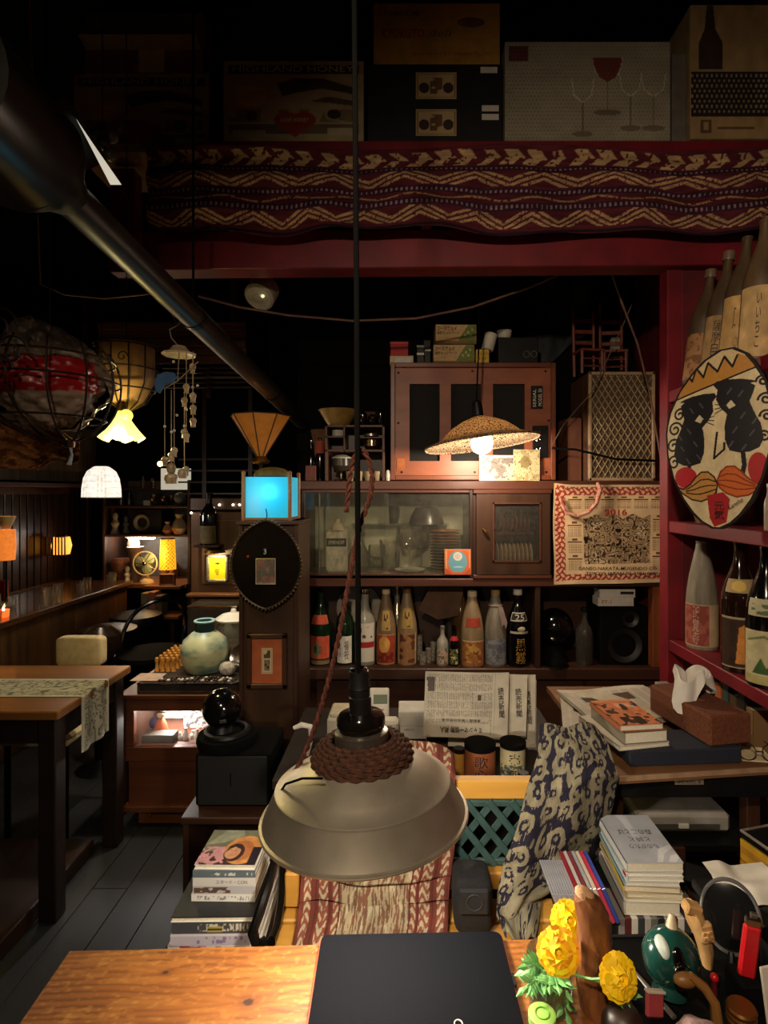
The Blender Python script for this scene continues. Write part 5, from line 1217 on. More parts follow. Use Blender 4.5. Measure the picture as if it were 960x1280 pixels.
bottle('shelf_bottle', 'grey dusty sake bottle with red and cream label on the low red shelf', (1.125, 2.115, ZL), .41, .055, DUSTY, 'cone', None, (.03, .41, 1.5, Cv(60, 60, '#b39a78').rect(.05, .03, .62, .97, '#8a4038').scribble(.05, .03, .62, .97, 10, 10, '#9c5848', .6, 3).vary(.1, 6, 5)), None, [('正覚寺', .42, .34, .22, mat('pale_pink_ink', '#d0b09c', '#b89884', .7), True, -.45)], (0, 0, 0), None, -.4)
kb = bottle('shelf_bottle', 'dark brown bottle with gold neck emblem and orange pictured label', (1.105, 1.845, ZL), .432, .054, BROWNG, 'isshobin', None, (.04, .42, 1.3, Cv(60, 60, '#3c2618').poly([(.35, .1), (.42, .8), (.6, .9), (.85, .55), (.8, .2), (.6, .08)], '#c9823c').rect(0, .96, 1, 1, '#a89878').rect(0, 0, 1, .03, '#a89878').vary(.15, 8, 3)), (.60, .70, 1.1, Cv(30, 20, '#a8926a').ell(.4, .5, .22, .4, '#d9b860')), [('神田山', .35, .30, .24, INK, True, -.55)], (0, 0, 0), None, -.35)
gbt = bottle('shelf_bottle', 'black bottle with white label showing a green tree, end of the low shelf', (1.10, 1.70, ZL), .43, .056, BLKG, 'isshobin', None, (.03, .40, 1.4, Cv(60, 60, '#bfb48c').put(np.zeros((60, 60), bool), '#fff').poly([(.2, .2), (.35, .5), (.45, .3), (.55, .62), (.7, .3), (.9, .45), (.95, .2)], '#3c5c2c').line([(.1, .8), (.4, .9), (.8, .7)], .04, '#6c7c4c').rect(0, 0, 1, .16, '#a89c64').vary(.12, 8, 4)), (.50, .62, 1.1, Cv(40, 30, '#b8b090').scribble(.1, .1, .9, .7, 7, 5, '#5c6c4c', .5, 4)), None, (0, 0, 0), None, -.4)
bottle('shelf_bottle', 'slim dusty bottle standing behind the bottles on the low red shelf', (1.25, 1.90, ZL), .42, .045, DUSTY, 'wine')
bottle('small_vial', 'slim white capped vial on the middle red shelf under the mask edge', (1.10, 1.69, ZM), .14, .012, mat('pale_vial', '#a89a84', '#8a7c68', .4), 'wine', WHITEP)
for i, (y_, c_, lb) in enumerate(((2.10, '#6c4a38', 'squat brown jar on the middle red shelf left of the mask foot'), (1.97, '#50403a', 'squat dark jar on the middle red shelf behind the mask'))):
    solo('squat_jar', MB().lathe([(0, 0), (.05, 0), (.06, .04), (.055, .10), (.03, .13), (.03, .15), (0, .15)], 24), mat('jar_' + str(i), c_, c_, .4), lb, 'jar', (1.15, y_, ZM))
# shelf below: books
lowb = [('#b8602c', .20, 'orange spined book'), ('#3c4a44', .22, 'dark green spined book'), ('#54402c', .19, 'brown spined book'), ('#2a2622', .21, 'black spined book'), ('#8a6a44', .18, 'tan spined book')]
part('shelf_board', B((1.215, 1.86, .57), (.33, .72, .03), .003), REDD, rs)
for i, (cc, h_, nm) in enumerate(lowb):
    t_ = thing('shelf_book', nm + ' standing on the lowest red shelf behind the desk', 'book', (1.15, 1.95 - i * .045, .5855))
    part('block', B((.01, 0, h_ / 2), (.13, .032, h_ - .006)), PAPER, t_); part('cover', MB().box((-.056, 0, h_ / 2), (.003, .036, h_)).box((.01, .0175, h_ / 2), (.135, .002, h_)).box((.01, -.0175, h_ / 2), (.135, .002, h_)), mat('book_' + nm, cc, cc, .5), t_)
solo('folded_magazine', B((0, 0, .01), (.05, .22, .02), .003), mat('pale_magazine', '#8c8478', '#746c60', .6), 'pale folded magazine lying behind the tissue', 'magazine', (1.0, 2.05, DZ + .001), (0, 0, R(6)))
# ------------------------------------------------------------------ painted oval mask
MH, MW = .54, .30
mk_ = thing('painted_mask', 'oval painted mask with two black cats for eyes and orange moustache', 'mask', (.973, 1.735, ZV(657, 1.735) - .004), (0, 0, R(-52)))
def mask_face():
    nx, ny = 260, 460
    c = Cv(nx, ny, '#d6c29a'); x, y = c.x, c.y; A = MH / MW
    c.vary(.10, 14, 3)
    # crown
    c.poly([(.10, .76), (.2, .93), (.4, 1.0), (.62, 1.0), (.84, .93), (.92, .885), (.5, .81)], '#b9823a')
    zg = [(.16, .855), (.20, .905), (.26, .85), (.30, .925), (.38, .865), (.42, .945), (.52, .885), (.58, .965), (.66, .90), (.70, .96)]
    c.poly([(.12, .87), (.2, .96), (.5, 1.0), (.7, 1.0)] + zg[::-1], '#cdb488')
    c.line(zg, .022, '#1e1612', A); c.line([(.10, .755), (.5, .815), (.93, .89)], .018, '#1e1612', A)
    # cats
    def cat(sx, dx, dy):
        f = lambda px_, py_: (.5 + sx * (px_ * 1.13 + .0) + dx, .36 + (py_ - .36) * 1.10 + dy)
        k = '#1b181c'
        c.poly([f(*q) for q in ((-.33, .71), (-.28, .705), (-.315, .69), (-.30, .655), (-.275, .615), (-.31, .56), (-.36, .50), (-.38, .43), (-.35, .385), (-.28, .365), (-.20, .362), (-.12, .375), (-.085, .43), (-.08, .50), (-.10, .56), (-.045, .595), (-.005, .64), (-.015, .69), (.02, .715), (.0, .735), (-.10, .738), (-.20, .733), (-.28, .722))], k)
        c.line([f(-.225, .37), f(-.235, .30), f(-.22, .26)], .042, k, A)
        hi = '#4c4850'
        for q in ((-.31, .47), (-.25, .40), (-.18, .49), (-.33, .53), (-.15, .42), (-.24, .56), (-.22, .67), (-.13, .69)): c.line([f(*q), f(q[0] + .03, q[1] - .025)], .016, hi, A)
        c.poly([f(-.17, .60), f(-.13, .63), f(-.09, .605), f(-.12, .585)], '#cfc0a0')
        for q in (-.012, 0, .012): c.line([f(-.10, .60), f(.0, .592 + q * 2)], .010, '#241c18', A)
    cat(1, .0, -.01); cat(-1, .01, .055)
    # hair curls
    def curl(cx, cy, r, d=1):
        t = np.linspace(0, 4.2 * np.pi / 1.5, 40); rr = r * (1 - t / t.max() * .8)
        c.line([(cx + d * a * math.cos(b), cy + a * math.sin(b) / A) for a, b in zip(rr, t)], .022, '#1e1814', A)
    for q, (cx, cy, r) in enumerate(((.135, .66, .075), (.085, .575, .085), (.065, .475, .085), (.07, .375, .085))): curl(cx, cy, r)
    for q, (cx, cy, r) in enumerate(((.93, .80, .06), (.955, .70, .065), (.965, .61, .06), (.94, .50, .06))): curl(cx, cy, r, -1)
    # nose
    c.line([(.53, .535), (.50, .39), (.60, .44), (.60, .475)], .022, '#241a16', A)
    # cheeks
    c.ell(.20, .285, .125, .062, '#b8242e'); c.poly([(.08, .24), (.30, .2), (.18, .19)], '#b8242e')
    c.ell(.89, .33, .085, .085, '#b02a2c'); c.poly([(.80, .26), (.95, .28), (.78, .21)], '#b02a2c')
    # moustache
    def mous(sx, dy, colr, colb):
        o = [(.53, .24), (.50, .285), (.44, .315), (.37, .315), (.31, .285), (.25, .245), (.17, .215), (.10, .225), (.16, .19), (.26, .155), (.36, .145), (.45, .165), (.51, .195)]
        f = lambda q: (.53 + sx * (.53 - q[0]) * -1 if sx > 0 else .53 + (.53 - q[0]), q[1] + dy)
        pts = [f(q) for q in o]
        c.poly(pts, colr); c.line(pts + pts[:1], .016, colb, A)
        for s_ in (.25, .5, .75):
            c.line([f((a, (1 - s_) * b0 + s_ * b1)) for a, b0, b1 in ((.51, .28, .195), (.44, .31, .165), (.36, .31, .148), (.29, .268, .16), (.2, .222, .185))], .013, colb, A)
    mous(1, .0, '#c08a4a', '#2a1c10'); mous(-1, .028, '#c8652c', '#8a3018')
    # red beard strip with lettering, signature
    c.poly([(.42, .18), (.58, .20), (.64, .16), (.60, .03), (.48, .0), (.44, .05)], '#a8262c')
    c.vary(.05, 60, 9)
    return c
def oval(a, b):
    """unit square to an egg outline"""
    yy = b
    half = np.interp(yy, [0, .03, .08, .16, .28, .42, .55, .68, .80, .90, .96, 1.0], [.03, .13, .22, .32, .42, .485, .50, .475, .40, .28, .18, .05])
    cen = np.interp(yy, [0, .3, .6, .9, 1.0], [.50, .49, .49, .56, .60])
    return cen, half
def mask_pos(a, b):
    cen, half = oval(a, b)
    q = cen + (a - .5) * 2 * half
    bul = .018 * (1 - (2 * a - 1) ** 2) * np.sin(np.clip(b, 0, 1) * np.pi)
    return ((q - .5) * MW, -.012 - bul, b * MH)
# sample the painted canvas at egg coordinates so nothing is stretched
_fc = mask_face(); _cen, _half = oval(_fc.x, _fc.y)
_qx = np.clip(((_cen + (_fc.x - .5) * 2 * _half) * (_fc.nx - 1)).round().astype(int), 0, _fc.nx - 1)
_iy = np.arange(_fc.ny)[:, None]
_fc.c = _fc.c[_iy, _qx]
surf('painted_face', _fc, mask_pos, vc('painted_board', .6, .3), mk_)
ob = []
for s_ in (-1, 1):
    seq = np.linspace(0, 1, 24) if s_ < 0 else np.linspace(1, 0, 24)
    for b in seq:
        cen, half = oval(np.array(.5), np.array(b)); ob.append((float((cen + s_ * (half + .022) - .5) * MW), float((b - .5) * 1.022 + .5) * MH))
part('board', MB().prism(ob, -.010, .008), mat('black_mask_rim', '#16120f', '#0f0c0a', .5), mk_, label='black rim board')
lettering('元気', .030, .052, INK, mk_, (.012, -.022, .052), vertical=True)
lettering('Kensho', .050, .013, INK, mk_, (.058, -.024, .073), italic=.4, spin=R(35))
# ------------------------------------------------------------------ cartons on the loft shelf
ZB = ZV(180, 2.15) + .0005
def carton(u0, u1, v0, v1, Y, depth, m_, name, label, cat='carton', z0=None, rot=0):
    z_ = ZB if z0 is None else z0
    w_ = px(u1 - u0, Y); h_ = ZV(v0, Y) - (ZV(v1, Y) if z0 is not None else ZB)
    t_ = thing(name, label, cat, (XU((u0 + u1) / 2, Y), Y, z_), (0, 0, R(rot)))
    part('box', B((0, depth / 2, h_ / 2), (w_, depth, h_), .002), m_, t_); t_['_w'] = w_; t_['_h'] = h_
    return t_, w_, h_
def honey(seed):
    c = Cv(170, 110, '#a8946c'); x, y = c.x, c.y
    c.rect(.03, .84, .97, .95, '#3a3026').ell(.20, .56, .14, .16, '#b08c4a').ell(.2, .56, .11, .13, '#c09c58')
    c.poly([(.38, .72), (.5, .78), (.72, .78), (.95, .66), (.95, .58), (.7, .66), (.5, .6), (.42, .56)], '#4a3a26').poly([(.62, .5), (.75, .56), (.95, .5), (.95, .44), (.75, .48)], '#5c4a30')
    c.scribble(.04, .24, .96, .40, 14, 6, '#7c6a4a', .5, seed).rect(.03, .10, .97, .22, '#6a5a42').ell(.45, .27, .09, .10, '#9c3a2c').ell(.57, .27, .09, .10, '#9c3a2c').poly([(.36, .24), (.66, .24), (.51, .05)], '#9c3a2c')
    c.ell(.20, .32, .04, .06, '#4c2c22').ell(.79, .34, .05, .06, '#3c2a20').rect(.06, .06, .30, .14, '#a89870').rect(.74, .08, .96, .17, '#b0a080').vary(.15, 9, seed)
    return c
t_, w_, h_ = carton(279, 455, 76, 184, 2.14, .30, CARD, 'honey_carton', 'printed honey carton with red heart beside the black carton')
fp = surf('printed_front', honey(3), flat(w_ - .004, h_ - .004, -.001, z0=.002), PRINT, t_); lettering('HIGHLAND HONEY', w_ * .86, h_ * .075, CREAM, fp, (0, -.0024, h_ * .895)); lettering('LOVE HONEY', w_ * .20, h_ * .05, CREAM, fp, (w_ * .01, -.0024, h_ * .27))
t_, w_, h_ = carton(92, 262, 92, 188, 2.20, .30, CARD, 'honey_carton', 'shaded printed honey carton under the plain cardboard box')
fp = surf('printed_front', honey(7), flat(w_ - .004, h_ - .004, -.001, z0=.002), PRINT, t_); lettering('HIGHLAND HONEY', w_ * .86, h_ * .075, CREAM, fp, (0, -.0024, h_ * .895))
zc = ZB + h_ + .0005
t_ = thing('cardboard_box', 'plain open cardboard box on top of the shaded honey carton', 'box', (XU(180, 2.2), 2.2, zc)); part('box', B((0, .15, .12), (.46, .30, .24), .002), CARD, t_); part('flap', B((0, -.03, .10), (.45, .06, .004), 0, (R(-12), 0, 0)), mat('light_card', '#a08256', '#8a6e46', .85), t_); part('tape', B((.03, -.001, .05), (.10, .002, .09)), CREAM, t_)
t_, w_, h_ = carton(459, 628, 80, 180, 2.14, .30, mat('black_carton', '#1c1a1c', '#141214', .5), 'black_carton', 'black carton with two cream crest labels under the yellow carton')
for q in (.72, .25):
    c = Cv(60, 44, '#b0966a').rect(.03, .05, .97, .95, '#8a6c44').rect(.06, .09, .94, .91, '#b59c70').ell(.2, .42, .13, .2, '#3a2c22').ell(.8, .42, .13, .2, '#3a2c22').scribble(.35, .2, .65, .8, 7, 7, '#6a4a2c', .5, 3)
    surf('crest_label', c, flat(w_ * .30, h_ * .34, -.001, -w_ * .14, h_ * (q - .17)), PRINT, t_)
for q, r_ in ((.92, .40), (.43, .41), (.32, .41)): part('white_tag', B((w_ * r_, -.001, h_ * q), (w_ * .125, .002, h_ * .075)), WHITEP, t_)
zk = ZB + h_ + .0005
t_ = thing('yellow_carton', 'yellow ochre printed carton on top of the black carton', 'carton', (XU(546, 2.14), 2.14, zk)); w_, h_ = px(158, 2.14), px(76, 2.14)
part('box', B((0, .14, h_ / 2), (w_, .28, h_), .002), mat('ochre_card', '#b8862c', '#9c7022', .7), t_)
lettering('Product Code', w_ * .28, h_ * .10, INK, t_, (-w_ * .28, -.001, h_ * .84), italic=.2); lettering('KYOKUTO', w_ * .34, h_ * .15, INKR, t_, (-w_ * .27, -.001, h_ * .50), italic=.2, bold=.02); lettering('deli', w_ * .18, h_ * .13, mat('brown_ink', '#7a5a2c', '#6a4c22', .7), t_, (.03 * w_, -.001, h_ * .51), italic=.2); lettering('Produced by K & D Enterprise Co., Ltd.', w_ * .62, h_ * .08, INKR, t_, (.12 * w_, -.001, h_ * .16), italic=.2)
part('sausage_picture', MB().sphere((w_ * .27, 0, h_ * .68), .028, 20, 10, (1.9, .08, .7)), mat('sausage_brown', '#7a4a24', '#5e3418', .6), t_)
t_, w_, h_ = carton(631, 838, 52, 178, 2.13, .26, mat('grey_card', '#8f8672', '#7a715e', .7), 'wine_glass_carton', 'bubble wrapped grey carton with wine glass pictures')
c = Cv(170, 110, '#8f8672')
for q, (cx, cy, s_, f_) in enumerate(((.62, .72, 1.2, 1), (.47, .5, .9, 0), (.76, .56, .9, 0), (.9, .56, 1.0, 0))):
    c.line([(cx - .075 * s_, cy + .12), (cx - .06 * s_, cy - .04), (cx, cy - .12), (cx + .06 * s_, cy - .04), (cx + .075 * s_, cy + .12)], .006, '#b8ae98', .62); c.line([(cx, cy - .12), (cx, cy - .42)], .008, '#6a5e4c', .62); c.ell(cx, cy - .44, .07 * s_, .03, '#6a5e4c')
    if f_: c.poly([(cx - .08, cy + .02), (cx - .05, cy - .08), (cx, cy - .13), (cx + .05, cy - .08), (cx + .08, cy + .02), (cx + .09, cy + .12), (cx - .09, cy + .12)], '#6a3024')
c.rect(.02, .80, .14, .96, '#5c2a24').vary(.10, 8, 3)
surf('printed_front', c, flat(w_ - .004, h_ - .004, -.001, z0=.002), PRINT, t_)
bw = MB(); nb = 0
for i in range(44):
    for j in range(26):
        x_ = -w_ / 2 + (i + .5 + .5 * (j % 2)) * w_ / 44.5; z_ = (j + .5) * h_ / 26
        r_ = .0034
        bw.add([(x_ + r_, -.004, z_), (x_, -.004, z_ + r_), (x_ - r_, -.004, z_), (x_, -.004, z_ - r_), (x_, -.0068, z_)], [(0, 1, 4), (1, 2, 4), (2, 3, 4), (3, 0, 4)])
o = part('bubble_wrap', bw, clear('bubble_film', (.95, .95, .92), .10, .10, (.7, .66, .58), .15), t_); o['kind'] = 'stuff'
solo('narrow_grey_carton', B((0, .12, .17), (px(18, 2.14), .24, .34), .003), mat('dull_grey', '#6e665c', '#585148', .6), 'narrow plain grey upright carton between wine glass carton and bottle print carton', 'carton', (XU(849.5, 2.14), 2.14, ZB))
t_, w_, h_ = carton(863, 963, 6, 170, 2.12, .26, mat('tan_card', '#9c8058', '#826842', .8), 'bottle_print_carton', 'carton printed with a dark bottle and black woven band, end of the loft shelf')
c = Cv(130, 170, '#9a7e56'); x, y = c.x, c.y
c.poly([(.10, .52), (.10, .72), (.17, .82), (.20, 1), (.28, 1), (.31, .82), (.40, .72), (.40, .52)], '#3a2a1c').rect(0, .16, 1, .50, '#26201a'); c.put((y > .18) & (y < .48) & ((x * 16 + .5 * (np.floor(y * 26) % 2)) % 1 < .4) & ((y * 26) % 1 < .5), '#8a745c'); c.rect(.12, .04, .26, .14, '#5c4430').rect(.16, .06, .22, .12, '#9a7e56').rect(.34, .07, .8, .085, '#5c4430').vary(.15, 8, 2)
surf('printed_front', c, flat(w_ - .004, h_ - .004, -.001, z0=.002), PRINT, t_)
# ------------------------------------------------------------------ clutter on the right end of the pine table
T0 = TZ + .0008
def on_t(u, v): # point on the table top seen at pixel u,v
    Y = (CZ - TZ) * FPX / (v - V0); return Vector((XU(u, Y), Y, T0))
# marigolds in a glass
MY = .80
vz = thing('marigold_vase', 'short glass of marigolds and green leaves on the pine table', 'vase', (XU(690, MY), MY + .01, T0))
part('glass', MB().lathe([(0, 0), (.030, 0), (.034, .07), (.032, .07), (.028, .006), (0, .005)], 24), clear('vase_glass', (.9, .95, .9), .08, .04), vz)
LEAF = mat('marigold_leaf', '#86c878', '#5aa05a', .55, 0, 60)
org = Vector((XU(690, MY), MY + .01, T0))
SIDE = Vector((.252, .752, T0 + .085)) - org   # stems bound for the far side bend round the driftwood
rl = random.Random(3)
PET = [mat('petal_yellow', '#ffdc10', '#ffc800', .6, 0, 60), mat('petal_orange', '#ffb800', '#f09800', .6, 0, 60)]
def flower(u, v, Y, r, tilt, mi):
    c = P(u, v, Y) - org
    fl_ = part('flower', MB().sphere((0, 0, -.32 * r), r * .28, 12, 8, (1, 1, .9)), mat('calyx', '#5a8a3a', '#467030', .6), vz, tuple(c), tilt)
    for ring, (n, rr, up, ln) in enumerate(((18, .50, -.08, 1.08), (16, .40, .08, .9), (13, .28, .20, .66), (9, .15, .30, .42))):
        m = MB()
        for k in range(n):
            a = 2 * math.pi * k / n + ring * .4 + rl.uniform(-.12, .12); e = up * r + rl.uniform(-.05, .05) * r
            ca, sa = math.cos(a), math.sin(a); w_ = r * .26
            pts = [(0.12 * r, 0, e * .3), (ln * r * .6, w_, e + r * .05), (ln * r * .95, w_ * 1.05, e + rl.uniform(-.12, .12) * r), (ln * r * 1.05, 0, e - .02 * r), (ln * r * .95, -w_ * 1.05, e + rl.uniform(-.12, .12) * r), (ln * r * .6, -w_, e + r * .05), (ln * r * .6, 0, e + r * .16)]
            m.add([(x * ca - y * sa, x * sa + y * ca, z) for x, y, z in pts], [(0, 1, 6), (1, 2, 6), (2, 3, 6), (3, 4, 6), (4, 5, 6), (5, 0, 6)])
        part('petals', m, PET[(ring + mi) % 2 if mi else 0], fl_)['kind'] = 'stuff'
    part('flower_eye', MB().sphere((0, 0, r * .24), r * .14, 8, 6, (1, 1, .6)), PET[0], fl_)
    return c
stem_base = Vector((0, 0, .05))
for (u, v, Y, r, ti, mi) in ((711, 1151, .850, .025, (R(55), R(10), 0), 0), (698, 1190, .785, .027, (R(60), R(-12), 0), 1), (774, 1222, .735, .025, (R(60), R(28), 0), 0)):
    c = flower(u, v, Y, r, ti, mi)
    part('stem', MB().tube([stem_base, SIDE if u > 760 else stem_base.lerp(c, .5) + Vector((0, -.004, .01)), c], .0016, 6), LEAF, vz)
for k in range(26):
    a = rl.uniform(0, 2 * math.pi); u, v = rl.uniform(652, 728), rl.uniform(1195, 1285)
    if k > 21: u, v = rl.uniform(772, 798), rl.uniform(1228, 1244)
    if k <= 21 and 655 < u < 698: v = min(v, 1236)
    if k <= 21: u = min(u, 710)
    yl = rl.uniform(.74, .82)
    c = P(u, v, .735 + .15 * (yl - .74) if k > 21 else yl) - org; c.z = max(c.z, .01)
    m = MB(); d = (c - (SIDE if k > 21 else Vector((0, 0, .06))))
    if d.length < 1e-3: continue
    d.normalize(); sd = d.cross(Vector((0, -.6, .8))).normalized(); nn = sd.cross(d)
    for q in range(-3, 4):
        base = c - d * .03 + d * (.008 * (3 - abs(q))); L_ = .018 - .003 * abs(q) + .004
        dr_ = (d * (1 if q == 0 else .55) + sd * (.0 if q == 0 else .9 * np.sign(q))).normalized()
        b0 = c - d * (.006 * abs(q)) - d * .008; s2 = dr_.cross(nn).normalized() * .0042
        m.add([b0, b0 + dr_ * L_ * .5 + s2, b0 + dr_ * L_, b0 + dr_ * L_ * .5 - s2, b0 + dr_ * L_ * .5 + nn * .0015], [(0, 1, 4), (1, 2, 4), (2, 3, 4), (3, 0, 4)])
    part('leaf', m, LEAF, vz); part('stem', MB().tube([Vector((0, 0, .05)), SIDE if k > 21 else c - d * .03, c], .0009, 5), LEAF, vz)
t_ = thing('green_lidded_jar', 'small clear jar with bright green lid beside the marigold leaves', 'jar', (XU(677, .76), .757, T0))
zt_ = ZV(1264, .76) - T0
part('glass', MB().lathe([(0, 0), (.016, 0), (.018, .004), (.018, zt_ - .014), (.014, zt_ - .010), (0, zt_ - .010)], 24), clear('jar_glass', (.85, .88, .8), .08, .1), t_); part('lid', MB().lathe([(0, zt_ - .012), (.0185, zt_ - .012), (.0185, zt_ - .001), (.017, zt_), (0, zt_)], 28), mat('lime_lid', '#9cc860', '#7ca848', .4), t_); part('lid_ring', MB().torus((0, 0, zt_), .009, .0012, 20, 6), mat('dark_lime', '#6c9a40', '#5c8a34', .4), t_)
bt = thing('black_tray', 'black lacquer tray under the clutter at the table end', 'tray', (.490, .815, T0 - .0005), (0, 0, R(1.8)))
part('base', B((0, 0, .002), (.33, .225, .004), .001), RUBB, bt)
for q in (-1, 1): part('rim', B((q * .166, 0, .004), (.006, .225, .008), .001), BLKP, bt); part('rim', B((0, q * .1135, .004), (.33, .006, .008), .001), BLKP, bt)
# driftwood
DYY = .80
dw = []
for (u, v, r) in ((745, 1290, 18), (744, 1262, 19), (742, 1235, 19), (741, 1205, 19), (744, 1175, 21), (741, 1150, 20), (735, 1130, 16), (727, 1118, 10)):
    p = P(u, v, DYY); dw.append((p, px(r, DYY)))
dw = [(Vector((dw[0][0].x, DYY, T0 - .0005)), dw[0][1] * 1.05)] + [d for d in dw if d[0].z > T0 + .02]
dm = MB().tube([p for p, r in dw], [r for p, r in dw], 18)
for i in range(len(dm.v)):
    x, y, z = dm.v[i]; q = .0022 * math.sin(z * 160 + x * 300) + .0018 * math.sin(y * 420 + z * 70); dm.v[i] = (x + q, y + q * .6, z)
dwo = thing('driftwood_piece', 'upright driftwood branch with pale broken tip among the marigolds', 'driftwood')
part('trunk', dm, mat('brown_bark', '#8a5226', '#4a2810', .65, 0, 40, (2, 2, .5), .5), dwo)
tip = P(731, 1117, DYY)
part('broken_tip', MB().sphere(tip, .011, 12, 8, (1.4, 1.0, .8), (0, R(25), 0)), mat('pale_broken_wood', '#d0a880', '#a87c54', .8, 0, 120, bump=.5), dwo)
# dark emblem jar
t_ = thing('brown_emblem_jar', 'dark brown jar with white ring emblem behind the driftwood foot', 'jar', (XU(778, .745), .742, T0))
part('body', MB().lathe([(0, 0), (.026, 0), (.028, .01), (.028, .035), (.02, .05), (.012, .055), (0, .055)], 28), mat('dark_brown_ceramic', '#2c1c14', '#1e120c', .45), t_)
part('ring', MB().torus((0, -.0285, .022), .007, .0012, 20, 6, (R(90), 0, 0)), INKW, t_); lettering('ORIGINAL', .034, .005, INKW, t_, (0, 0, .035), bend=(.0285, 0))
T0 += .004
# steel tweezers stick
solo('steel_rod', MB().tube([P(786, 1206, .8653), P(815, 1240, .818), P(843, 1272, .778)], [.002, .0042, .0045], 8, flat=.6), mat('dull_steel', '#9c968a', '#7a746a', .3, .7), 'grey steel rod slanting over the table clutter', 'rod')
# green enamel lighter shape
GY = .829
ge = thing('green_enamel_pot', 'rounded green enamel table lighter with white highlight patch and wire ring', 'lighter', P(838, 1200, GY) + Vector((0, 0, .0045)), (R(-12), R(10), R(6)))
part('body', MB().sphere((0, 0, 0), .042, 32, 20, (1.0, .8, .95)), mat('green_enamel', '#1c4c44', '#123630', .18, 0, 6, coat=.5), ge)
part('stem_cap', MB().lathe([(.010, .030), (.007, .046), (.004, .056), (0, .057)], 14), mat('ivory_knob', '#c9b89a', '#a8987c', .4), ge)
part('white_patch', MB().sphere((-.0245, -.0165, .019), .0135, 16, 10, (.75, .42, 1.15), (R(-25), R(-30), R(-35))), mat('pale_patch', '#b9c4ba', '#a4b0a6', .4), ge)
part('black_window', MB().sphere((-.007, -.0305, .012), .012, 20, 12, (.75, .38, 1.25), (R(-14), R(-10), 0)), BLKG, ge)
part('wire_ring', MB().torus((-.002, -.0335, -.008), .015, .0012, 24, 6, (R(98), R(-8), 0), (.9, 1.15)), CHROME, ge)
part('foot', MB().lathe([(0, -.046), (.024, -.046), (.024, -.040), (.02, -.03), (0, -.03)], 24), mat('green_enamel', '#1c4c44'), ge)
# carved wooden figure
t_ = thing('carved_wooden_figure', 'pale carved wooden figure beside the round magnifier', 'figurine', Vector((XU(884, .87), .87, T0)), (R(0), R(-12), 0))
hh = ZV(1126, .87) - T0
PALEW = mat('pale_carved_wood', '#c9a06a', '#9c7440', .6, 0, 50, (1, 1, .4), .4)
part('body', MB().tube([(0, 0, 0), (.003, 0, hh * .25), (.002, 0, hh * .5), (-.003, 0, hh * .72), (-.004, 0, hh * .85), (-.008, 0, hh)], [.010, .015, .017, .019, .018, .011], 12, flat=.7), PALEW, t_)
part('carved_face', MB().box((.004, -.013, hh * .62), (.020, .012, .030), .003).box((.004, -.018, hh * .66), (.014, .006, .004)).box((.004, -.018, hh * .58), (.014, .006, .004)).box((.004, -.019, hh * .62), (.004, .008, .012)), PALEW, t_)
part('head_cut', MB().box((-.006, -.004, hh * .95), (.026, .02, .016), .003, (0, R(28), 0)), PALEW, t_)
# magnifier
t_ = thing('round_magnifier', 'round black magnifying lens with pale rim behind the red lighter', 'magnifier', P(913, 1145, .90), (R(62), R(0), R(-28)))
part('rim', MB().torus((0, 0, 0), .046, .0030, 48, 8, None, (.9, 1.08)), mat('grey_glass_rim', '#6c6c6c', '#4a4a4a', .15, .3), t_)
part('lens', MB().lathe([(0, -.003), (.03, -.002), (.044, 0), (.03, .002), (0, .003)], 40), mat('dark_lens', '#141414', '#0c0c0c', .08, 0, 8, coat=.6), t_)
part('handle', MB().tube([(0, -.047, 0), (.0, -.055, 0), (.0, -.063, 0)], [.005, .006, .006], 10), BLKP, t_)
pc = thing('pen_cup', 'black cup of pens standing at the table end', 'cup', (.556, .825, T0))
part('cup', MB().lathe([(0, 0), (.025, 0), (.028, .075), (.026, .075), (.023, .005), (0, .005)], 24), BLKP, pc)
for i, (dx, dy, tz, m_) in enumerate(((-.012, 0, .11, BLKP), (.010, .008, .13, CHROME), (.012, -.008, .10, BLKG), (-.004, .012, .125, BLKP))):
    tag(part('pen', MB().tube([(0, 0, 0), (dx * .8, dy * .8, tz)], .0035, 8), m_, None, Vector(pc.location) + Vector((dx * .5, dy * .5, .006))), ['black ballpoint pen in the black cup', 'chrome pen in the black cup', 'glossy black pen in the black cup', 'thick black pen at the back of the black cup'][i], 'pen')
t_ = thing('red_lighter', 'bright red gas lighter standing upright before the magnifier', 'lighter', P(932, 1222, .80), (R(4), R(5), R(-14)))
part('body', B((0, 0, .042), (.022, .011, .078), .003), mat('red_plastic', '#c01c22', '#a8141a', .3), t_); part('metal_head', B((0, 0, .087), (.020, .010, .012), .002), CHROME, t_); part('wheel', MB().cyl((-.004, 0, 0), .004, .008, 14, None, Matrix.Translation((0, 0, .096)) @ Matrix.Rotation(R(90), 4, 'Y')), STEEL, t_)
solo('lighter_box', B((0, 0, .02), (.032, .042, .04), .002), RUBB, 'small black box that the red lighter stands on', 'box', (XU(932, .80), .805, T0)).scale.z = max((P(932, 1222, .80).z - T0) / .04, .1)
t_ = thing('brown_wooden_spoon', 'brown curved wooden spoon handle sticking out of the clutter', 'spoon')
part('handle', MB().tube([P(862, 1219, .776), P(880, 1234, .770), P(893, 1253, .765), P(897, 1285, .760)], [.0055, .0065, .007, .008], 10), wood('spoon_wood', '#9a6a34', '#6e4820', 'z', .45), t_)
part('bowl', MB().sphere(P(857, 1225, .779), .014, 16, 10, (1.2, .7, .7)), wood('spoon_wood', '#9a6a34', '#6e4820'), t_)
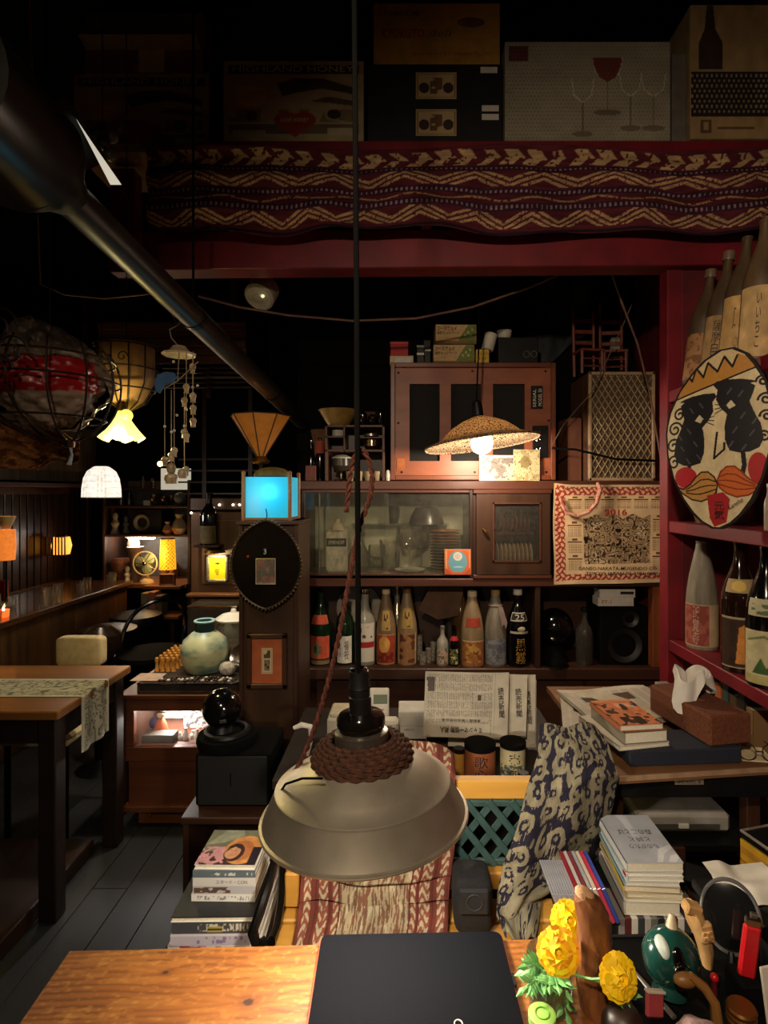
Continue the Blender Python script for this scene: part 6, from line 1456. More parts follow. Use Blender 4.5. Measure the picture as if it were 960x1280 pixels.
t_ = thing('red_pin', 'red headed pin bottle beside the wooden spoon handle', 'pin', P(893, 1222, .82)); part('head', MB().sphere((0, 0, 0), .006, 14, 10), mat('red_plastic', '#c01c22'), t_); part('shaft', MB().tube([(0, 0, -.004), (0, .0, T0 - P(893, 1222, .82).z)], .004, 8), mat('dark_red_shaft', '#6a1a1c', '#541416', .4), t_)
t_ = thing('bronze_capped_jar', 'jar with a ribbed bronze screw cap at the table end', 'jar', (XU(928, .755), .757, T0), (0, 0, 0)); zt_ = ZV(1259, .755) - T0
part('glass', MB().lathe([(0, 0), (.016, 0), (.018, zt_ - .022), (.014, zt_ - .018), (0, zt_ - .018)], 24), clear('jar_glass', (.85, .88, .8), .08, .1), t_); part('cap', MB().lathe([(0, zt_ - .024), (.018, zt_ - .024), (.019, zt_ - .018), (.0175, zt_ - .015), (.019, zt_ - .011), (.0175, zt_ - .008), (.019, zt_ - .003), (.017, zt_), (0, zt_)], 32), mat('bronze_cap', '#8a5c2c', '#6a421c', .35, .7), t_)
st_ = MB().sphere((0, 0, 0), .030, 20, 14, (1.1, .9, .9)); 
for i in range(len(st_.v)):
    x, y, z = st_.v[i]; q = 1 + .05 * math.sin(x * 200 + z * 150) + .04 * math.sin(y * 260 + 1); st_.v[i] = (x * q, y * q, z * q)
solo('pink_stone', st_, mat('pink_granite', '#a88a86', '#7c625e', .8, 0, 90, bump=.5), 'rough pinkish stone beside the bronze capped jar', 'stone', (XU(872, .725), .722, T0 + .0245))
t_ = thing('red_card_packet', 'small red foil packet behind the steel rod', 'packet', (.350, .783, T0), (R(-16), R(12), R(10))); part('packet', B((0, 0, .016), (.028, .008, .032), .003), mat('pink_red_card', '#b0484c', '#8e3438', .4), t_); part('fold', B((0, -.001, .031), (.029, .010, .004), .001), mat('pale_fold', '#c9b8a8', '#b09c8c', .6), t_)
# white sheets and yellow books at the right edge
for i, (u, v, Y, rt, lb) in enumerate(((958, 1268, .80, 12, 'white paper sheet standing at the table end behind the pens'), (960, 1135, 1.02, -20, 'cream paper roll lying above the magnifier at the table end'))):
    pp = P(u, v, Y)
    if i == 0: solo('white_sheet', MB().box((0, 0, .045), (.05, .004, .09), .001), WHITEP, lb, 'paper', (.512, .752, T0), (R(-10), 0, R(rt)))
yb = thing('yellow_magazine_stack', 'tall stack of yellow spined magazines with dark top by the right wall', 'magazine stack', (.98, 1.33, 0))
bs = thing('low_stool', 'dark stool under the yellow spined magazines', 'stool', (.98, 1.33, 0))
part('seat', B((0, 0, .40), (.30, .26, .03), .004), DARKW, bs)
for q in ((-.12, -.1), (.12, -.1), (-.12, .1), (.12, .1)): part('leg', B((q[0], q[1], .193), (.03, .03, .385), .002), DARKW, bs)
bpy.data.objects.remove(yb)
YM = [mat('yellow_spine_a', '#c99a28', '#b08420', .5), mat('yellow_spine_b', '#b8842c', '#9a6c20', .5)]
zy = .4155
for i in range(9):
    h_ = .017
    t_ = thing('yellow_magazine', ORD[i] + ' yellow spined magazine from the bottom of the stack by the right wall', 'magazine', (.985, 1.33, zy), (0, 0, R(14 + (i % 3))), 'yellow spined magazines')
    part('pages', B((.002, .002, h_ / 2), (.20, .24, h_ - .003)), PAPER, t_); part('cover', MB().box((0, 0, .0008), (.205, .245, .0016)).box((0, 0, h_ - .0008), (.205, .245, .0016)).box((0, -.1222, h_ / 2), (.205, .0016, h_)).box((-.1022, 0, h_ / 2), (.0016, .245, h_)), YM[i % 2], t_)
    zy += h_ + .0005
t_ = thing('dark_photo_case', 'dark framed case lying on top of the yellow magazines', 'case', (.985, 1.33, zy), (0, 0, R(15))); part('base', B((0, 0, .008), (.205, .25, .016), .002), BLKP, t_); part('frame_edge', MB().tube([(-.1, -.122, .017), (.1, -.122, .017), (.1, .122, .017), (-.1, .122, .017)], .004, 8, True), mat('grey_frame_edge', '#8c8478', '#6c645a', .4), t_)
wr = thing('clutter_tray', 'dark tray beyond the table end holding crumpled white papers', 'tray', (.755, 1.10, 0))
part('tray', B((0, 0, .60), (.26, .24, .02), .004), BLKP, wr)
for q in ((-.1, -.09), (.1, -.09), (-.1, .09), (.1, .09)): part('leg', B((q[0], q[1], .295), (.025, .025, .59), .002), BLKM, wr)
for i, (dx, dy, w_, lb) in enumerate(((-.045, .06, .13, 'crumpled white paper sheet in the dark tray'), (.068, -.055, .10, 'creamy crumpled wrapping paper in the dark tray'), (.080, .062, .09, 'folded pale paper at the back of the dark tray'))):
    c = Cv(18, 18, '#cfc8ba' if i != 1 else '#c9b48c')
    o = surf('crumpled_paper', c, lambda a, b, w_=w_, i=i: (-w_ / 2 + a * w_, -.05 + b * .10, .015 + .03 * vnoise(a * 4 + i * 5, b * 3, i + 2)), mat('paper_' + str(i), '#cfc8ba' if i != 1 else '#c9b48c', None, .8), None, (.755 + dx, 1.10 + dy, .613), (R(5), R(-4), R(6 * i))); tag(o, lb, 'paper')
solo('black_camera', MB().box((0, 0, .03), (.09, .06, .06), .012).lathe([(.024, 0), (.026, .03), (.02, .032), (0, .02)], 24, Matrix.Translation((0, -.03, .03)) @ Matrix.Rotation(R(90), 4, 'X')), BLKG, 'black camera among the papers in the dark tray', 'camera', (.700, 1.04, .6105), (0, 0, R(15)))
# ------------------------------------------------------------------ pillar with lantern, mirror and frame
PY = 2.30
pX0, pX1 = XU(299, PY), XU(373, PY)
pw, pcx, pz = pX1 - pX0, (pX0 + pX1) / 2, ZV(651, PY)
pi_ = thing('wooden_pillar', 'dark brown panelled pillar carrying the blue lantern, mirror and frame', 'pillar', (pcx, PY, 0))
part('core', B((0, .14, pz / 2), (pw, .28, pz), .004), wood('pillar_wood', '#48301f', '#2e1c12', 'z', .4), pi_)
part('cap_board', B((0, .13, pz - .008), (pw + .012, .30, .016), .003), DARKW, pi_)
for q in (-1, 1): part('edge_moulding', B((q * (pw / 2 - .010), -.004, pz / 2), (.018, .012, pz - .03), .003), DARKWZ, pi_)
# heart mirror
mc = P(333, 706, PY - .02); hr = px(43, PY)
mi = thing('heart_mirror', 'heart shaped dark mirror with beaded edge hanging on the pillar', 'mirror', (mc.x, PY - .030, mc.z))
def heart(n, s=1.0):
    pts = []
    for k in range(n):
        t = 2 * math.pi * k / n
        r = hr * (1.0 + .10 * abs(math.cos(t)) ** 3 * 0)
        x = r * math.sin(t); z = r * 1.12 * math.cos(t)
        if z > 0: z = z + .16 * hr * (1 - abs(x) / r) ** 1.4; 
        else: z = z - .14 * hr * (1 - abs(x) / r) ** 2
        pts.append((x * s, z * s))
    return pts
part('mirror_glass', MB().prism(heart(64, .97), .002, .008), mat('dark_mirror', '#7a6c5a', '#5c5042', .10, .95, 5), mi)
part('frame', MB().tube([(x, 0, z) for x, z in heart(96, 1.0)], .0045, 8, True), mat('dark_bronze', '#4c3a28', '#33261a', .4, .5), mi)
bm_ = MB().sphere((0, 0, 0), .0046, 8, 6).mesh('bead'); bm_.materials.append(mat('bead_metal', '#7a6850', '#5c4c38', .4, .6))
for x, z in heart(64, 1.03): link('bead', bm_, None, mi, (x, -.003, z))
part('hanging_wire', MB().tube([(0, .004, hr * 1.25), (.004, .002, hr * 1.45), (0, .002, hr * 1.62)], .002, 6), CORD, mi)
pm_ = part('number_tag', B((-.002, -.003, .055), (.018, .003, .028), .001), BLKP, mi); lettering('3', .010, .020, INKW, pm_, (-.002, -.0048, .055))
c = Cv(40, 50, '#5c5650'); c.put(fbm(c.x * 5, c.y * 5, 4) > .5, '#7c5a54').rect(0, 0, 1, .06, '#8a8278').vary(.2, 7, 3)
part('photo_card', B((0, -.002, -.025), (.080, .003, .105)), CREAM, mi); surf('photo_print', c, flat(.076, .10, -.004, z0=-.075), PRINT, mi)
solo('red_bead_pin', MB().sphere((0, 0, 0), .006, 12, 8), INKR, 'tiny red bead pinned beside the heart mirror number', 'bead', P(310, 696, PY - .032))
# orange frame
fc_ = P(334, 826, PY - .01); fw, fh = px(50, PY), px(68, PY)
of = thing('wooden_picture_frame', 'brown wooden frame with orange mat and small ticket on the pillar', 'picture frame', (fc_.x, PY - .012, fc_.z - fh / 2))
m = MB()
for c0, d0 in (((-fw / 2 + .010, 0, fh / 2), (.020, .02, fh)), ((fw / 2 - .010, 0, fh / 2), (.020, .02, fh)), ((0, 0, .010), (fw, .02, .020)), ((0, 0, fh - .010), (fw, .02, .020))): m.box(c0, d0, .003)
part('frame', m, wood('frame_wood', '#4c2e1c', '#351e10', 'z', .4), of); part('mat_board', B((0, .004, fh / 2), (fw - .03, .006, fh - .03)), mat('orange_mat', '#b05a30', '#984a26', .7), of)
c = Cv(40, 70, '#c9b48c').rect(.06, .03, .94, .97, '#5c4a3a').rect(.1, .05, .9, .95, '#c2ac84').scribble(.2, .6, .8, .9, 6, 6, '#4a3c30', .5, 3).rect(.25, .12, .75, .55, '#7a6a58').scribble(.25, .12, .75, .55, 5, 12, '#3c3028', .5, 4)
surf('ticket', c, flat(.044, .105, -.0005, -.022, fh / 2 - .052), PRINT, of)
# blue lantern
bl = thing('blue_lantern', 'square lantern with glowing blue panels and brown posts on the pillar', 'lantern', (XU(333, PY), PY + .10, pz + .0005))
lw, lh = px(58, PY), px(56, PY)
for sx in (-1, 1):
    for sy in (-1, 1): part('post', MB().tube([(sx * lw / 2, sy * lw / 2, 0), (sx * lw / 2, sy * lw / 2, lh + .01)], .008, 10), wood('lantern_post', '#9c6a3c', '#7a4e28', 'z', .5), bl); part('post_knob', MB().sphere((sx * lw / 2, sy * lw / 2, lh + .012), .0095, 12, 8), wood('lantern_post', '#9c6a3c', '#7a4e28'), bl)
part('base', B((0, 0, .006), (lw + .01, lw + .01, .012), .002), ORW, bl)
def bluep():
    c = Cv(60, 60, '#35b4d8'); x, y = c.x, c.y
    c.mix(np.exp(-(((x - .25) / .35) ** 2 + ((y - .3) / .5) ** 2)) * .6, '#8ac0dc'); c.mix(np.exp(-(((x - .7) / .3) ** 2 + ((y - .5) / .5) ** 2)) * .6, '#08b8e8'); return c
BLUE = vc('lit_blue_glass', .3, .5, emit=.15)
surf('lit_panel', bluep(), flat(lw - .012, lh - .016, -lw / 2 + .002, z0=.012), BLUE, bl)
for (rz_, ) in ((90,), (180,), (270,)): surf('lit_panel', bluep(), flat(lw - .012, lh - .016, -lw / 2 + .002, z0=.012), BLUE, bl, (0, 0, 0), (0, 0, R(rz_)))
part('dome', MB().lathe([(.075, lh), (.078, lh + .006), (.07, lh + .022), (.05, lh + .034), (.02, lh + .040), (0, lh + .041)], 32), mat('olive_dome', '#7a6a3c', '#5c4e2a', .5, 0, 30, bump=.2), bl)
lamp('blue_lantern_light', (XU(333, PY), PY - .06, pz + .12), .14, (.25, .8, 1.0), .04)
# amber cone lamp above the lantern
AY = 2.62
ac = thing('amber_cone_lamp', 'inverted amber paper cone lamp with dark ribs above the blue lantern', 'lamp', P(326, 572, AY))
cr_, chh2 = px(37, AY), px(52, AY)
AMB = mat('amber_paper', '#94581a', '#70400e', .7, 0, 20, emit=.07, ecol='#c8741c')
part('cone', MB().lathe([(.022, 0), (.022, .01), (cr_, chh2), (cr_ - .003, chh2), (.018, .012), (.018, 0)], 8), AMB, ac)
for k in range(8):
    a = 2 * math.pi * k / 8; part('rib', MB().tube([(.022 * math.cos(a), .022 * math.sin(a), .008), (cr_ * 1.01 * math.cos(a), cr_ * 1.01 * math.sin(a), chh2)], .003, 6), mat('dark_rib', '#3c2414', '#2a180c', .5), ac)
part('top_hoop', MB().torus((0, 0, chh2), cr_, .0035, 8, 6), mat('dark_rib', '#3c2414'), ac)
part('base_mount', MB().lathe([(0, -.03), (.03, -.03), (.045, -.02), (.03, -.005), (.024, .006), (0, .006)], 20), BRASS, ac)
part('hanging_wire', MB().tube([(0, 0, .006), (0, 0, chh2 + .06)], .0015, 6), CORD, ac)
lamp('amber_cone_light', P(326, 558, AY), .12, (1, .55, .18), .02)
solo('lamp_standing_rod', MB().tube([P(326, 572, AY) + Vector((0, 0, -.03)), Vector((XU(326, AY), AY, .0))], .008, 8), BLKM, 'black floor rod behind the pillar holding the amber cone lamp', 'rod')
solo('silver_blue_can', MB().lathe([(0, 0), (.028, 0), (.03, .004), (.03, .10), (.02, .11), (0, .11)], 20), mat('blue_silver', '#7c9ca4', '#54747c', .3, .5), 'silvery blue can standing behind the blue lantern', 'can', (XU(366, 2.54), 2.538, pz + .0005))
# ------------------------------------------------------------------ black speaker on low stand, black ball
sx0, sx1 = XU(228, 1.86), XU(346, 1.86)
ls = thing('low_stand', 'low dark brown stand carrying the black cube speaker', 'stand', ((sx0 + sx1) / 2, 2.0, 0))
STZ = ZV(1018, 1.86)
part('top_board', B((0, 0, STZ - .012), (sx1 - sx0, .32, .024), .003), DARKW, ls)
for q in (-1, 1): part('side_board', B((q * (sx1 - sx0 - .03) / 2, 0, (STZ - .024) / 2), (.02, .30, STZ - .024), .002), DARKWZ, ls)
part('back_board', B((0, .14, (STZ - .024) / 2), (sx1 - sx0 - .04, .012, STZ - .024), .002), DARKW, ls)
cs = thing('cube_speaker', 'black cube speaker with silver badge on the low stand', 'loudspeaker', (XU(293, 1.92), 1.90, STZ + .0005))
spw, sph = px(94, 1.9), px(68, 1.9)
part('box', B((0, .11, sph / 2), (spw, .22, sph), .008), RUBB, cs); part('grille', B((0, -.002, sph / 2), (spw - .02, .006, sph - .02), .003), mat('speaker_mesh', '#161616', '#0c0c0c', .8, scale=300), cs); part('badge', B((-.005, -.006, sph * .52), (.004, .002, .045)), CHROME, cs)
zc_ = STZ + sph + .001
bd = thing('black_disc_base', 'black oval disc base on the cube speaker under the glossy ball', 'base', (XU(283, 1.97), 1.98, zc_)); part('lower_disc', MB().lathe([(0, 0), (.10, 0), (.105, .015), (.10, .035), (0, .04)], 32), RUBB, bd); part('upper_ring', MB().torus((0, 0, .04), .07, .012, 32, 8), BLKP, bd)
bc = P(276, 904, 1.97); br = px(24, 1.97)
gl = thing('glossy_black_ball', 'glossy black globe with small highlight on the cube speaker', 'globe', (bc.x, 1.985, zc_ + .041)); part('globe', MB().sphere((0, 0, br + .012), br, 36, 24), BLKG, gl); part('neck', MB().lathe([(0, 0), (.04, 0), (.03, .018), (0, .02)], 24), BLKP, gl); part('label_plate', B((.022, -br * .90, br * .82), (.022, .004, .012), .001, (R(8), 0, R(14))), mat('dim_plate', '#4a443a', '#38342c', .4), gl)
# ------------------------------------------------------------------ display cabinet on the left with trinkets
DYF = 2.42
dX0, dX1 = XU(150, DYF), XU(303, DYF)
dcz = ZV(868, DYF)
dcx, dcw = (dX0 + dX1) / 2, dX1 - dX0
dc = thing('display_cabinet', 'red brown display cabinet with lit window and glass topped deck', 'cabinet', (dcx, DYF, 0))
DD = .74
def dz(v): return ZV(v, DYF)
def dxr(u): return XU(u, DYF) - dcx
def dbox(name, u0, u1, v0, v1, y0, y1, m_=DARKW, bev=.003, par=None): return part(name, B(((dxr(u0) + dxr(u1)) / 2, (y0 + y1) / 2, (dz(v0) + dz(v1)) / 2), (dxr(u1) - dxr(u0), y1 - y0, dz(v0) - dz(v1)), bev), m_, par or dc)
CABW = wood('cabinet_wood', '#6a3c24', '#4a2614', 'x', .4)
dbox('top_board', 148, 304, 868, 874, -.01, DD, CABW)
dbox('left_side', 150, 156, 874, 1020, 0, DD, DARKWZ); dbox('right_side', 297, 303, 874, 1020, 0, DD, DARKWZ); dbox('back', 156, 297, 874, 1020, DD - .02, DD)
dbox('top_rail', 156, 297, 874, 889, 0, .03, CABW); dbox('window_stile', 156, 167, 889, 934, 0, .03, CABW); dbox('bottom_rail', 156, 297, 934, 952, 0, .03, CABW)
dbox('window_pane', 167, 297, 889, 934, .012, .016, clear('cabinet_window', (.97, .97, .97), .04, .03), 0)
dbox('lower_panel', 160, 297, 952, 1010, .004, .03, CABW); dbox('skirting', 150, 303, 1006, 1014, -.015, .03, CABW)
dbox('drawer', 170, 297, 1014, 1033, .02, .05, wood('drawer_wood', '#7a4a2c', '#5c341c', 'x', .4)); dbox('plinth', 160, 297, 1006, 1034, .06, .5, DARKW)
for u in (186, 240): part('drawer_knob', MB().sphere((dxr(u), .014, dz(1021)), .007, 12, 8), BRASS, dc)
dbox('inner_floor', 167, 297, 934, 937, .03, DD - .05, CABW); dbox('inner_backdrop', 160, 297, 888, 934, .30, .31, mat('pale_backdrop', '#b8b4ae', '#8c8884', .7, 0, 30))
lamp('display_lamp', (dcx - .10, DYF + .16, dz(892)), 3.0, (1, .95, .9), .02)
zin = dz(934)
t_ = thing('doll_in_cabinet', 'small doll in blue and orange robe inside the lit cabinet window', 'doll', (XU(186, DYF), DYF + .12, zin)); part('skirt', MB().lathe([(0, 0), (.038, 0), (.026, .05), (.014, .075), (0, .08)], 20), mat('orange_robe', '#c8643c', '#a84a2a', .6), t_); part('sleeve', MB().sphere((-.028, 0, .055), .024, 14, 10, (1, .7, 1.2)), mat('blue_robe', '#4a4c80', '#363a64', .6), t_); part('head', MB().sphere((0, 0, .095), .018, 16, 10), CREAM, t_); part('hair', MB().sphere((0, .004, .102), .019, 16, 10, (1, 1, .8)), INK, t_)
for i, (u, r, h) in enumerate(((223, .013, .05), (231, .014, .03), (238, .011, .045), (245, .014, .035), (216, .010, .03))):
    solo('cabinet_trinket', MB().lathe([(0, 0), (r, 0), (r * 1.1, h * .4), (r * .5, h * .7), (r * .6, h), (0, h)], 14), mat('porcelain', '#d6d0c4', '#b4aea2', .3), 'small white porcelain trinket inside the lit cabinet window', 'trinket', (XU(u, DYF), DYF + .08 + .02 * (i % 2), zin), (0, 0, 0), 'porcelain trinkets in the cabinet')
solo('cabinet_lace_card', MB().box((0, 0, .055), (.16, .006, .11), .001), mat('white_lace_print', '#dcdad4', '#6c6a68', .7, 0, 45, contrast=(.5, .56)), 'white lace patterned card inside the lit cabinet window', 'card', (XU(230, DYF), DYF + .20, zin))
solo('cabinet_inner_box', B((0, 0, .03), (.14, .06, .06), .002), mat('dim_box', '#4c4438', '#38322a', .5), 'low dark box inside the lit cabinet window', 'box', (XU(192, DYF), DYF + .065, zin)).scale.z = .6
# glass topped tray with brooches on the deck
tr = thing('brooch_tray', 'flat glass fronted tray full of dark trinkets on the display cabinet', 'tray', (XU(233, DYF), DYF + .01, dcz + .0005))
tw = px(126, DYF); th_ = px(13, DYF)
m = MB()
for c0, d0 in (((0, 0.006, .004), (tw, .012, .008)), ((0, .006, th_ - .003), (tw, .012, .006)), ((-tw / 2 + .005, .006, th_ / 2), (.010, .012, th_)), ((tw / 2 - .005, .006, th_ / 2), (.010, .012, th_))): m.box(c0, d0, .001)
part('front_frame', m, DARKW, tr); part('body', B((0, .365, th_ / 2), (tw, .68, th_ - .002), .002), mat('dark_tray', '#241a14', '#18110c', .5), tr)
part('front_glass', B((0, .004, th_ / 2), (tw - .02, .002, th_ - .012)), clear('tray_glass', (.8, .8, .8), .08, .03), tr); part('front_rim', B((0, -.002, th_ - .002), (tw, .004, .004)), CHROME, tr)
DK = dcz + th_ + .001
# vase
vp = P(256, 842, 2.62)
va = thing('crackled_vase', 'pale green crackled pottery vase with dark spout on the display deck', 'vase', (XU(256, 2.62), 2.62, DK)); 
vh = ZV(776, 2.62) - DK; vr = px(29, 2.62)
part('body', MB().lathe([(0, 0), (vr * .75, 0), (vr * .95, vh * .2), (vr, vh * .42), (vr * .88, vh * .62), (vr * .55, vh * .76), (vr * .42, vh * .80)], 36), mat('crackle_glaze', '#b8b890', '#3c6c6c', .4, 0, 9, (1, 1, 2.2), .2, contrast=(.45, .68)), va)
part('neck', MB().lathe([(vr * .42, vh * .79), (vr * .40, vh * .95), (vr * .46, vh), (vr * .30, vh * 1.01), (vr * .26, vh * .9)], 28), mat('dark_teal_glaze', '#24383c', '#18282c', .3), va); part('rim', MB().torus((0, 0, vh), vr * .40, .006, 28, 8), mat('pale_blue_glaze', '#9cc0c4', '#7ca0a4', .3), va)
# glass jar with lid
t_ = thing('glass_candy_jar', 'tall clear jar with white domed lid behind the crackled vase', 'jar', (XU(292, 2.85), 2.85, DK)); jh = ZV(775, 2.85) - DK
part('glass', MB().lathe([(0, 0), (.07, 0), (.085, .03), (.08, jh), (.076, jh), (.08, .03), (0, .006)], 28), clear('candy_glass', (.85, .85, .8), .1, .12), t_); part('lid', MB().lathe([(.084, jh), (.09, jh + .01), (.06, jh + .03), (.015, jh + .04), (.012, jh + .055), (0, jh + .06)], 28), WHITEP, t_); part('sweets', MB().sphere((0, 0, .045), .06, 20, 12, (1, 1, .6)), mat('brown_sweets', '#8a5c3a', '#5c3a22', .6, 0, 60, bump=.8), t_)
# trinkets on the deck
rt_ = random.Random(5)
PEG = mat('amber_peg', '#c88a3a', '#9a6020', .35); SHELL = mat('shell_white', '#cfc4b4', '#a4988a', .4); DKT = mat('dark_bead', '#3a2a20', '#241a12', .25)
for i in range(24):
    t_ = solo('amber_figurine', MB().lathe([(0, 0), (.012, 0), (.008, .01), (.006, .04), (.010, .05), (.007, .062), (0, .066)], 10), PEG, 'slender amber figurine in the cluster left of the crackled vase', 'figurine', (-1.143 + .0255 * (i % 4), 2.59 + .042 * (i // 4), DK), (0, 0, 0), 'amber figurines on the deck')
for i in range(52):
    r = rt_.uniform(.0045, .0082); tx_ = -1.068 + .019 * (i % 18) + rt_.uniform(-.0015, .0015); Y = 2.444 + .020 * (i // 18) + rt_.uniform(-.003, .003) + .004 * (i % 2)
    solo('shell_trinket', MB().sphere((0, 0, r * .8), r, 8, 6, (1.2, .9, .8)), SHELL if rt_.random() < .42 else DKT, 'small shell or bead trinket along the front of the display deck', 'trinket', (tx_, Y, DK), (0, 0, 0), 'shell trinkets on the deck')
solo('cream_cloth_doily', B((0, 0, .002), (.12, .10, .004), .001), mat('pale_mat', '#b89a84', '#9c7e6a', .8), 'small pinkish mat at the front corner of the deck', 'mat', (XU(186, 2.50), 2.50, DK))
solo('white_flower_shell', MB().sphere((0, 0, .03), .035, 14, 10, (1.1, .7, .9)), mat('coral_white', '#cfc6b8', '#8a7e70', .5, 0, 60, bump=1.0), 'white coral piece in front of the crackled vase', 'coral', (-.800, 2.535, DK))
solo('round_silver_dish', MB().lathe([(0, 0), (.03, 0), (.06, .02), (.062, .024), (.03, .006), (0, .006)], 28), CHROME, 'silver dish tilted beside the white coral piece', 'dish', (-.752, 2.63, DK + .050), (R(55), 0, R(15)))
lamp('deck_spot_light', (XU(250, 2.6), 2.5, 1.50), 8.0, (1, .88, .70), .03, 'SPOT', (XU(245, 2.6), 2.62, DK), 70, .6)
for i, (u0, Y, w_) in enumerate(((-1.045, 2.938, .20), (-1.075, 2.86, .16))):
    solo('trinket_board', B((0, 0, .006), (w_, .07, .012), .002), mat('red_wood_board', '#7a4030', '#5c2c20', .5), ['long red wooden trinket board at the back of the display deck', 'short red wooden trinket board left of the vase'][i], 'board', (u0, Y, DK))
# ------------------------------------------------------------------ brown cupboard behind the deck with yellow picture
QY = 3.24
qx = lambda u: XU(u, QY)
qz = lambda v: ZV(v, QY)
bk = thing('brown_back_cupboard', 'tall brown panelled cupboard behind the crackled vase', 'cupboard', (qx(275), QY, 0))
qw = qx(312) - qx(237)
part('body', B((0, .12, qz(640) / 2), (qw, .22, qz(640)), .004), wood('back_cupboard_wood', '#54361f', '#3c2413', 'z', .5), bk)
part('ledge', B((0, -.03, qz(742)), (qw, .07, .016), .003), ORW, bk); part('panel', B((.02, -.004, qz(690)), (qw - .10, .012, qz(650) - qz(730)), .003), wood('back_panel_wood', '#60401f', '#442a14', 'z', .5), bk)
gc = thing('glass_showcase', 'small glass showcase with bright edge behind the crackled vase', 'showcase', (-1.02, QY - .26, DK)); gh_ = ZV(757, QY - .24) - DK
for c0, d0 in (((0, .0, gh_ / 2), (.26, .004, gh_)), ((-.13, .09, gh_ / 2), (.004, .18, gh_))): part('glass_pane', B(c0, d0), clear('case_glass', (.9, .9, .88), .08, .02), gc)
part('glass_top', B((0, .09, gh_), (.264, .184, .006)), clear('case_top_glass', (.85, .85, .83), .15, .04), gc); part('bright_edge', B((0, -.003, gh_), (.264, .005, .007)), CHROME, gc)
yf = thing('yellow_picture', 'bright yellow picture in ornate silver frame under a small lamp', 'picture frame', (qx(273), QY - .0185, qz(727)))
yw, yh = qx(287) - qx(260), qz(693) - qz(727)
m = MB()
for c0, d0 in (((-yw / 2 + .008, 0, yh / 2), (.016, .016, yh)), ((yw / 2 - .008, 0, yh / 2), (.016, .016, yh)), ((0, 0, .008), (yw, .016, .016)), ((0, 0, yh - .008), (yw, .016, .016))): m.box(c0, d0, .004)
part('ornate_frame', m, mat('silver_ornate', '#a8a090', '#746c5e', .4, .5, 120, bump=.8), yf)
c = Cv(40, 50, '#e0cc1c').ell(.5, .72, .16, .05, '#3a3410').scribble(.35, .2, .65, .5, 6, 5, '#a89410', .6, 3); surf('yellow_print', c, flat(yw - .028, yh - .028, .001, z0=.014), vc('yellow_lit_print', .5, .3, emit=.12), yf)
solo('picture_lamp', MB().lathe([(0, .02), (.05, .016), (.06, 0), (.055, 0), (.04, .012), (0, .014)], 20), BRASS, 'small brass lamp hood above the yellow picture', 'lamp', (qx(274), QY - .072, qz(689)))
solo('picture_lamp_bracket', MB().tube([(qx(274), QY - .072, qz(689) + .019), (qx(274), QY - .008, qz(689) + .019)], .004, 6), BRASS, 'thin brass arm holding the lamp hood above the yellow picture', 'bracket')
lamp('picture_lamp_light', (qx(273), QY - .072, qz(691) - .012), .4, (1, .85, .5), .01)
bottle('old_bottle', 'dark old bottle with pale label standing on the bracket above the yellow picture', (qx(266), QY - .063, qz(682) + .012), .30, .05, BLKG, 'wine', None, (.03, .36, 1.1, plain('#54482c', 24, .3)))
solo('bottle_bracket', B((0, 0, .006), (.14, .11, .012), .002), DARKW, 'small bracket shelf carrying the dark old bottle', 'shelf', (qx(266), QY - .0645, qz(682)))
for i, (u, v) in enumerate(((275, 631), (292, 631), (300, 631), (240, 641), (253, 641))): solo('fairy_light', MB().sphere((0, 0, 0), .006, 8, 6), glow('fairy_glow', (1, .86, .62), 5), 'tiny fairy light bulb on the rail above the brown cupboard', 'light', (qx(u), QY - .01, qz(v)), (0, 0, 0), 'fairy lights')
solo('fairy_light_rail', B((0, 0, 0), (qw, .02, .07), .004), DARKW, 'dark rail with tiny fairy lights above the brown cupboard', 'rail', (qx(275), QY + .012, qz(630)))
# ------------------------------------------------------------------ left table with lace runner
lt = thing('lace_table', 'brown wooden table with lace runner beside the cream chair', 'table', (-1.75, 2.05, 0))
LTZ = .72
TW = wood('left_table_wood', '#9a6430', '#74481e', 'x', .35, 7, .2)
x0_, x1_, y0_, y1_ = -.55, .60, -.19, .31
part('top_board', B(((x0_ + x1_) / 2, (y0_ + y1_) / 2, LTZ - .015), (x1_ - x0_, y1_ - y0_, .03), .004), TW, lt)
part('apron', B(((x0_ + x1_) / 2, y0_ + .04, LTZ - .075), (x1_ - x0_ - .08, .02, .09), .002), wood('dark_leg_wood', '#22130a', '#160c06'), lt); part('apron', B((x1_ - .04, (y0_ + y1_) / 2, LTZ - .075), (.02, y1_ - y0_ - .08, .09), .002), wood('dark_leg_wood', '#22130a', '#160c06'), lt)
for q in ((x0_ + .05, y0_ + .05), (x1_ - .05, y0_ + .05), (x0_ + .05, y1_ - .05), (x1_ - .05, y1_ - .05)): part('leg', B((q[0], q[1], (LTZ - .03) / 2), (.06, .06, LTZ - .03), .004), wood('dark_leg_wood', '#22130a', '#160c06', 'z', .5), lt)
def lace():
    c = Cv(240, 40, '#b9b29c'); x, y = c.x, c.y
    a = vnoise(x * 50, y * 9, 4); c.put(np.abs((a * 3) % 1 - .5) < .14, '#6c6a5c'); c.put((y < .07) | (y > .93), '#cfc9b4'); c.vary(.15, 20, 2)
    L1, L2 = 1.20, .20
    def pos(a_, b_):
        s_ = a_ * (L1 + L2); over = np.clip(s_ - L1, 0, None)
        return (x0_ - .05 + np.minimum(s_, L1) + .004 + .006 * np.sin(b_ * 12) * (over > 0), y0_ + .13 + b_ * .19, LTZ + .0025 - over - .001 * 0)
    o = surf('lace_runner', c, pos, CLOTH, None, (-1.75, 2.05, 0)); tag(o, 'pale grey lace runner hanging over the end of the brown table', 'runner')
lace()
chx = thing('cream_chair', 'chair with cream upholstered back behind the lace table', 'chair', (XU(102, 2.62), 2.62, 0))
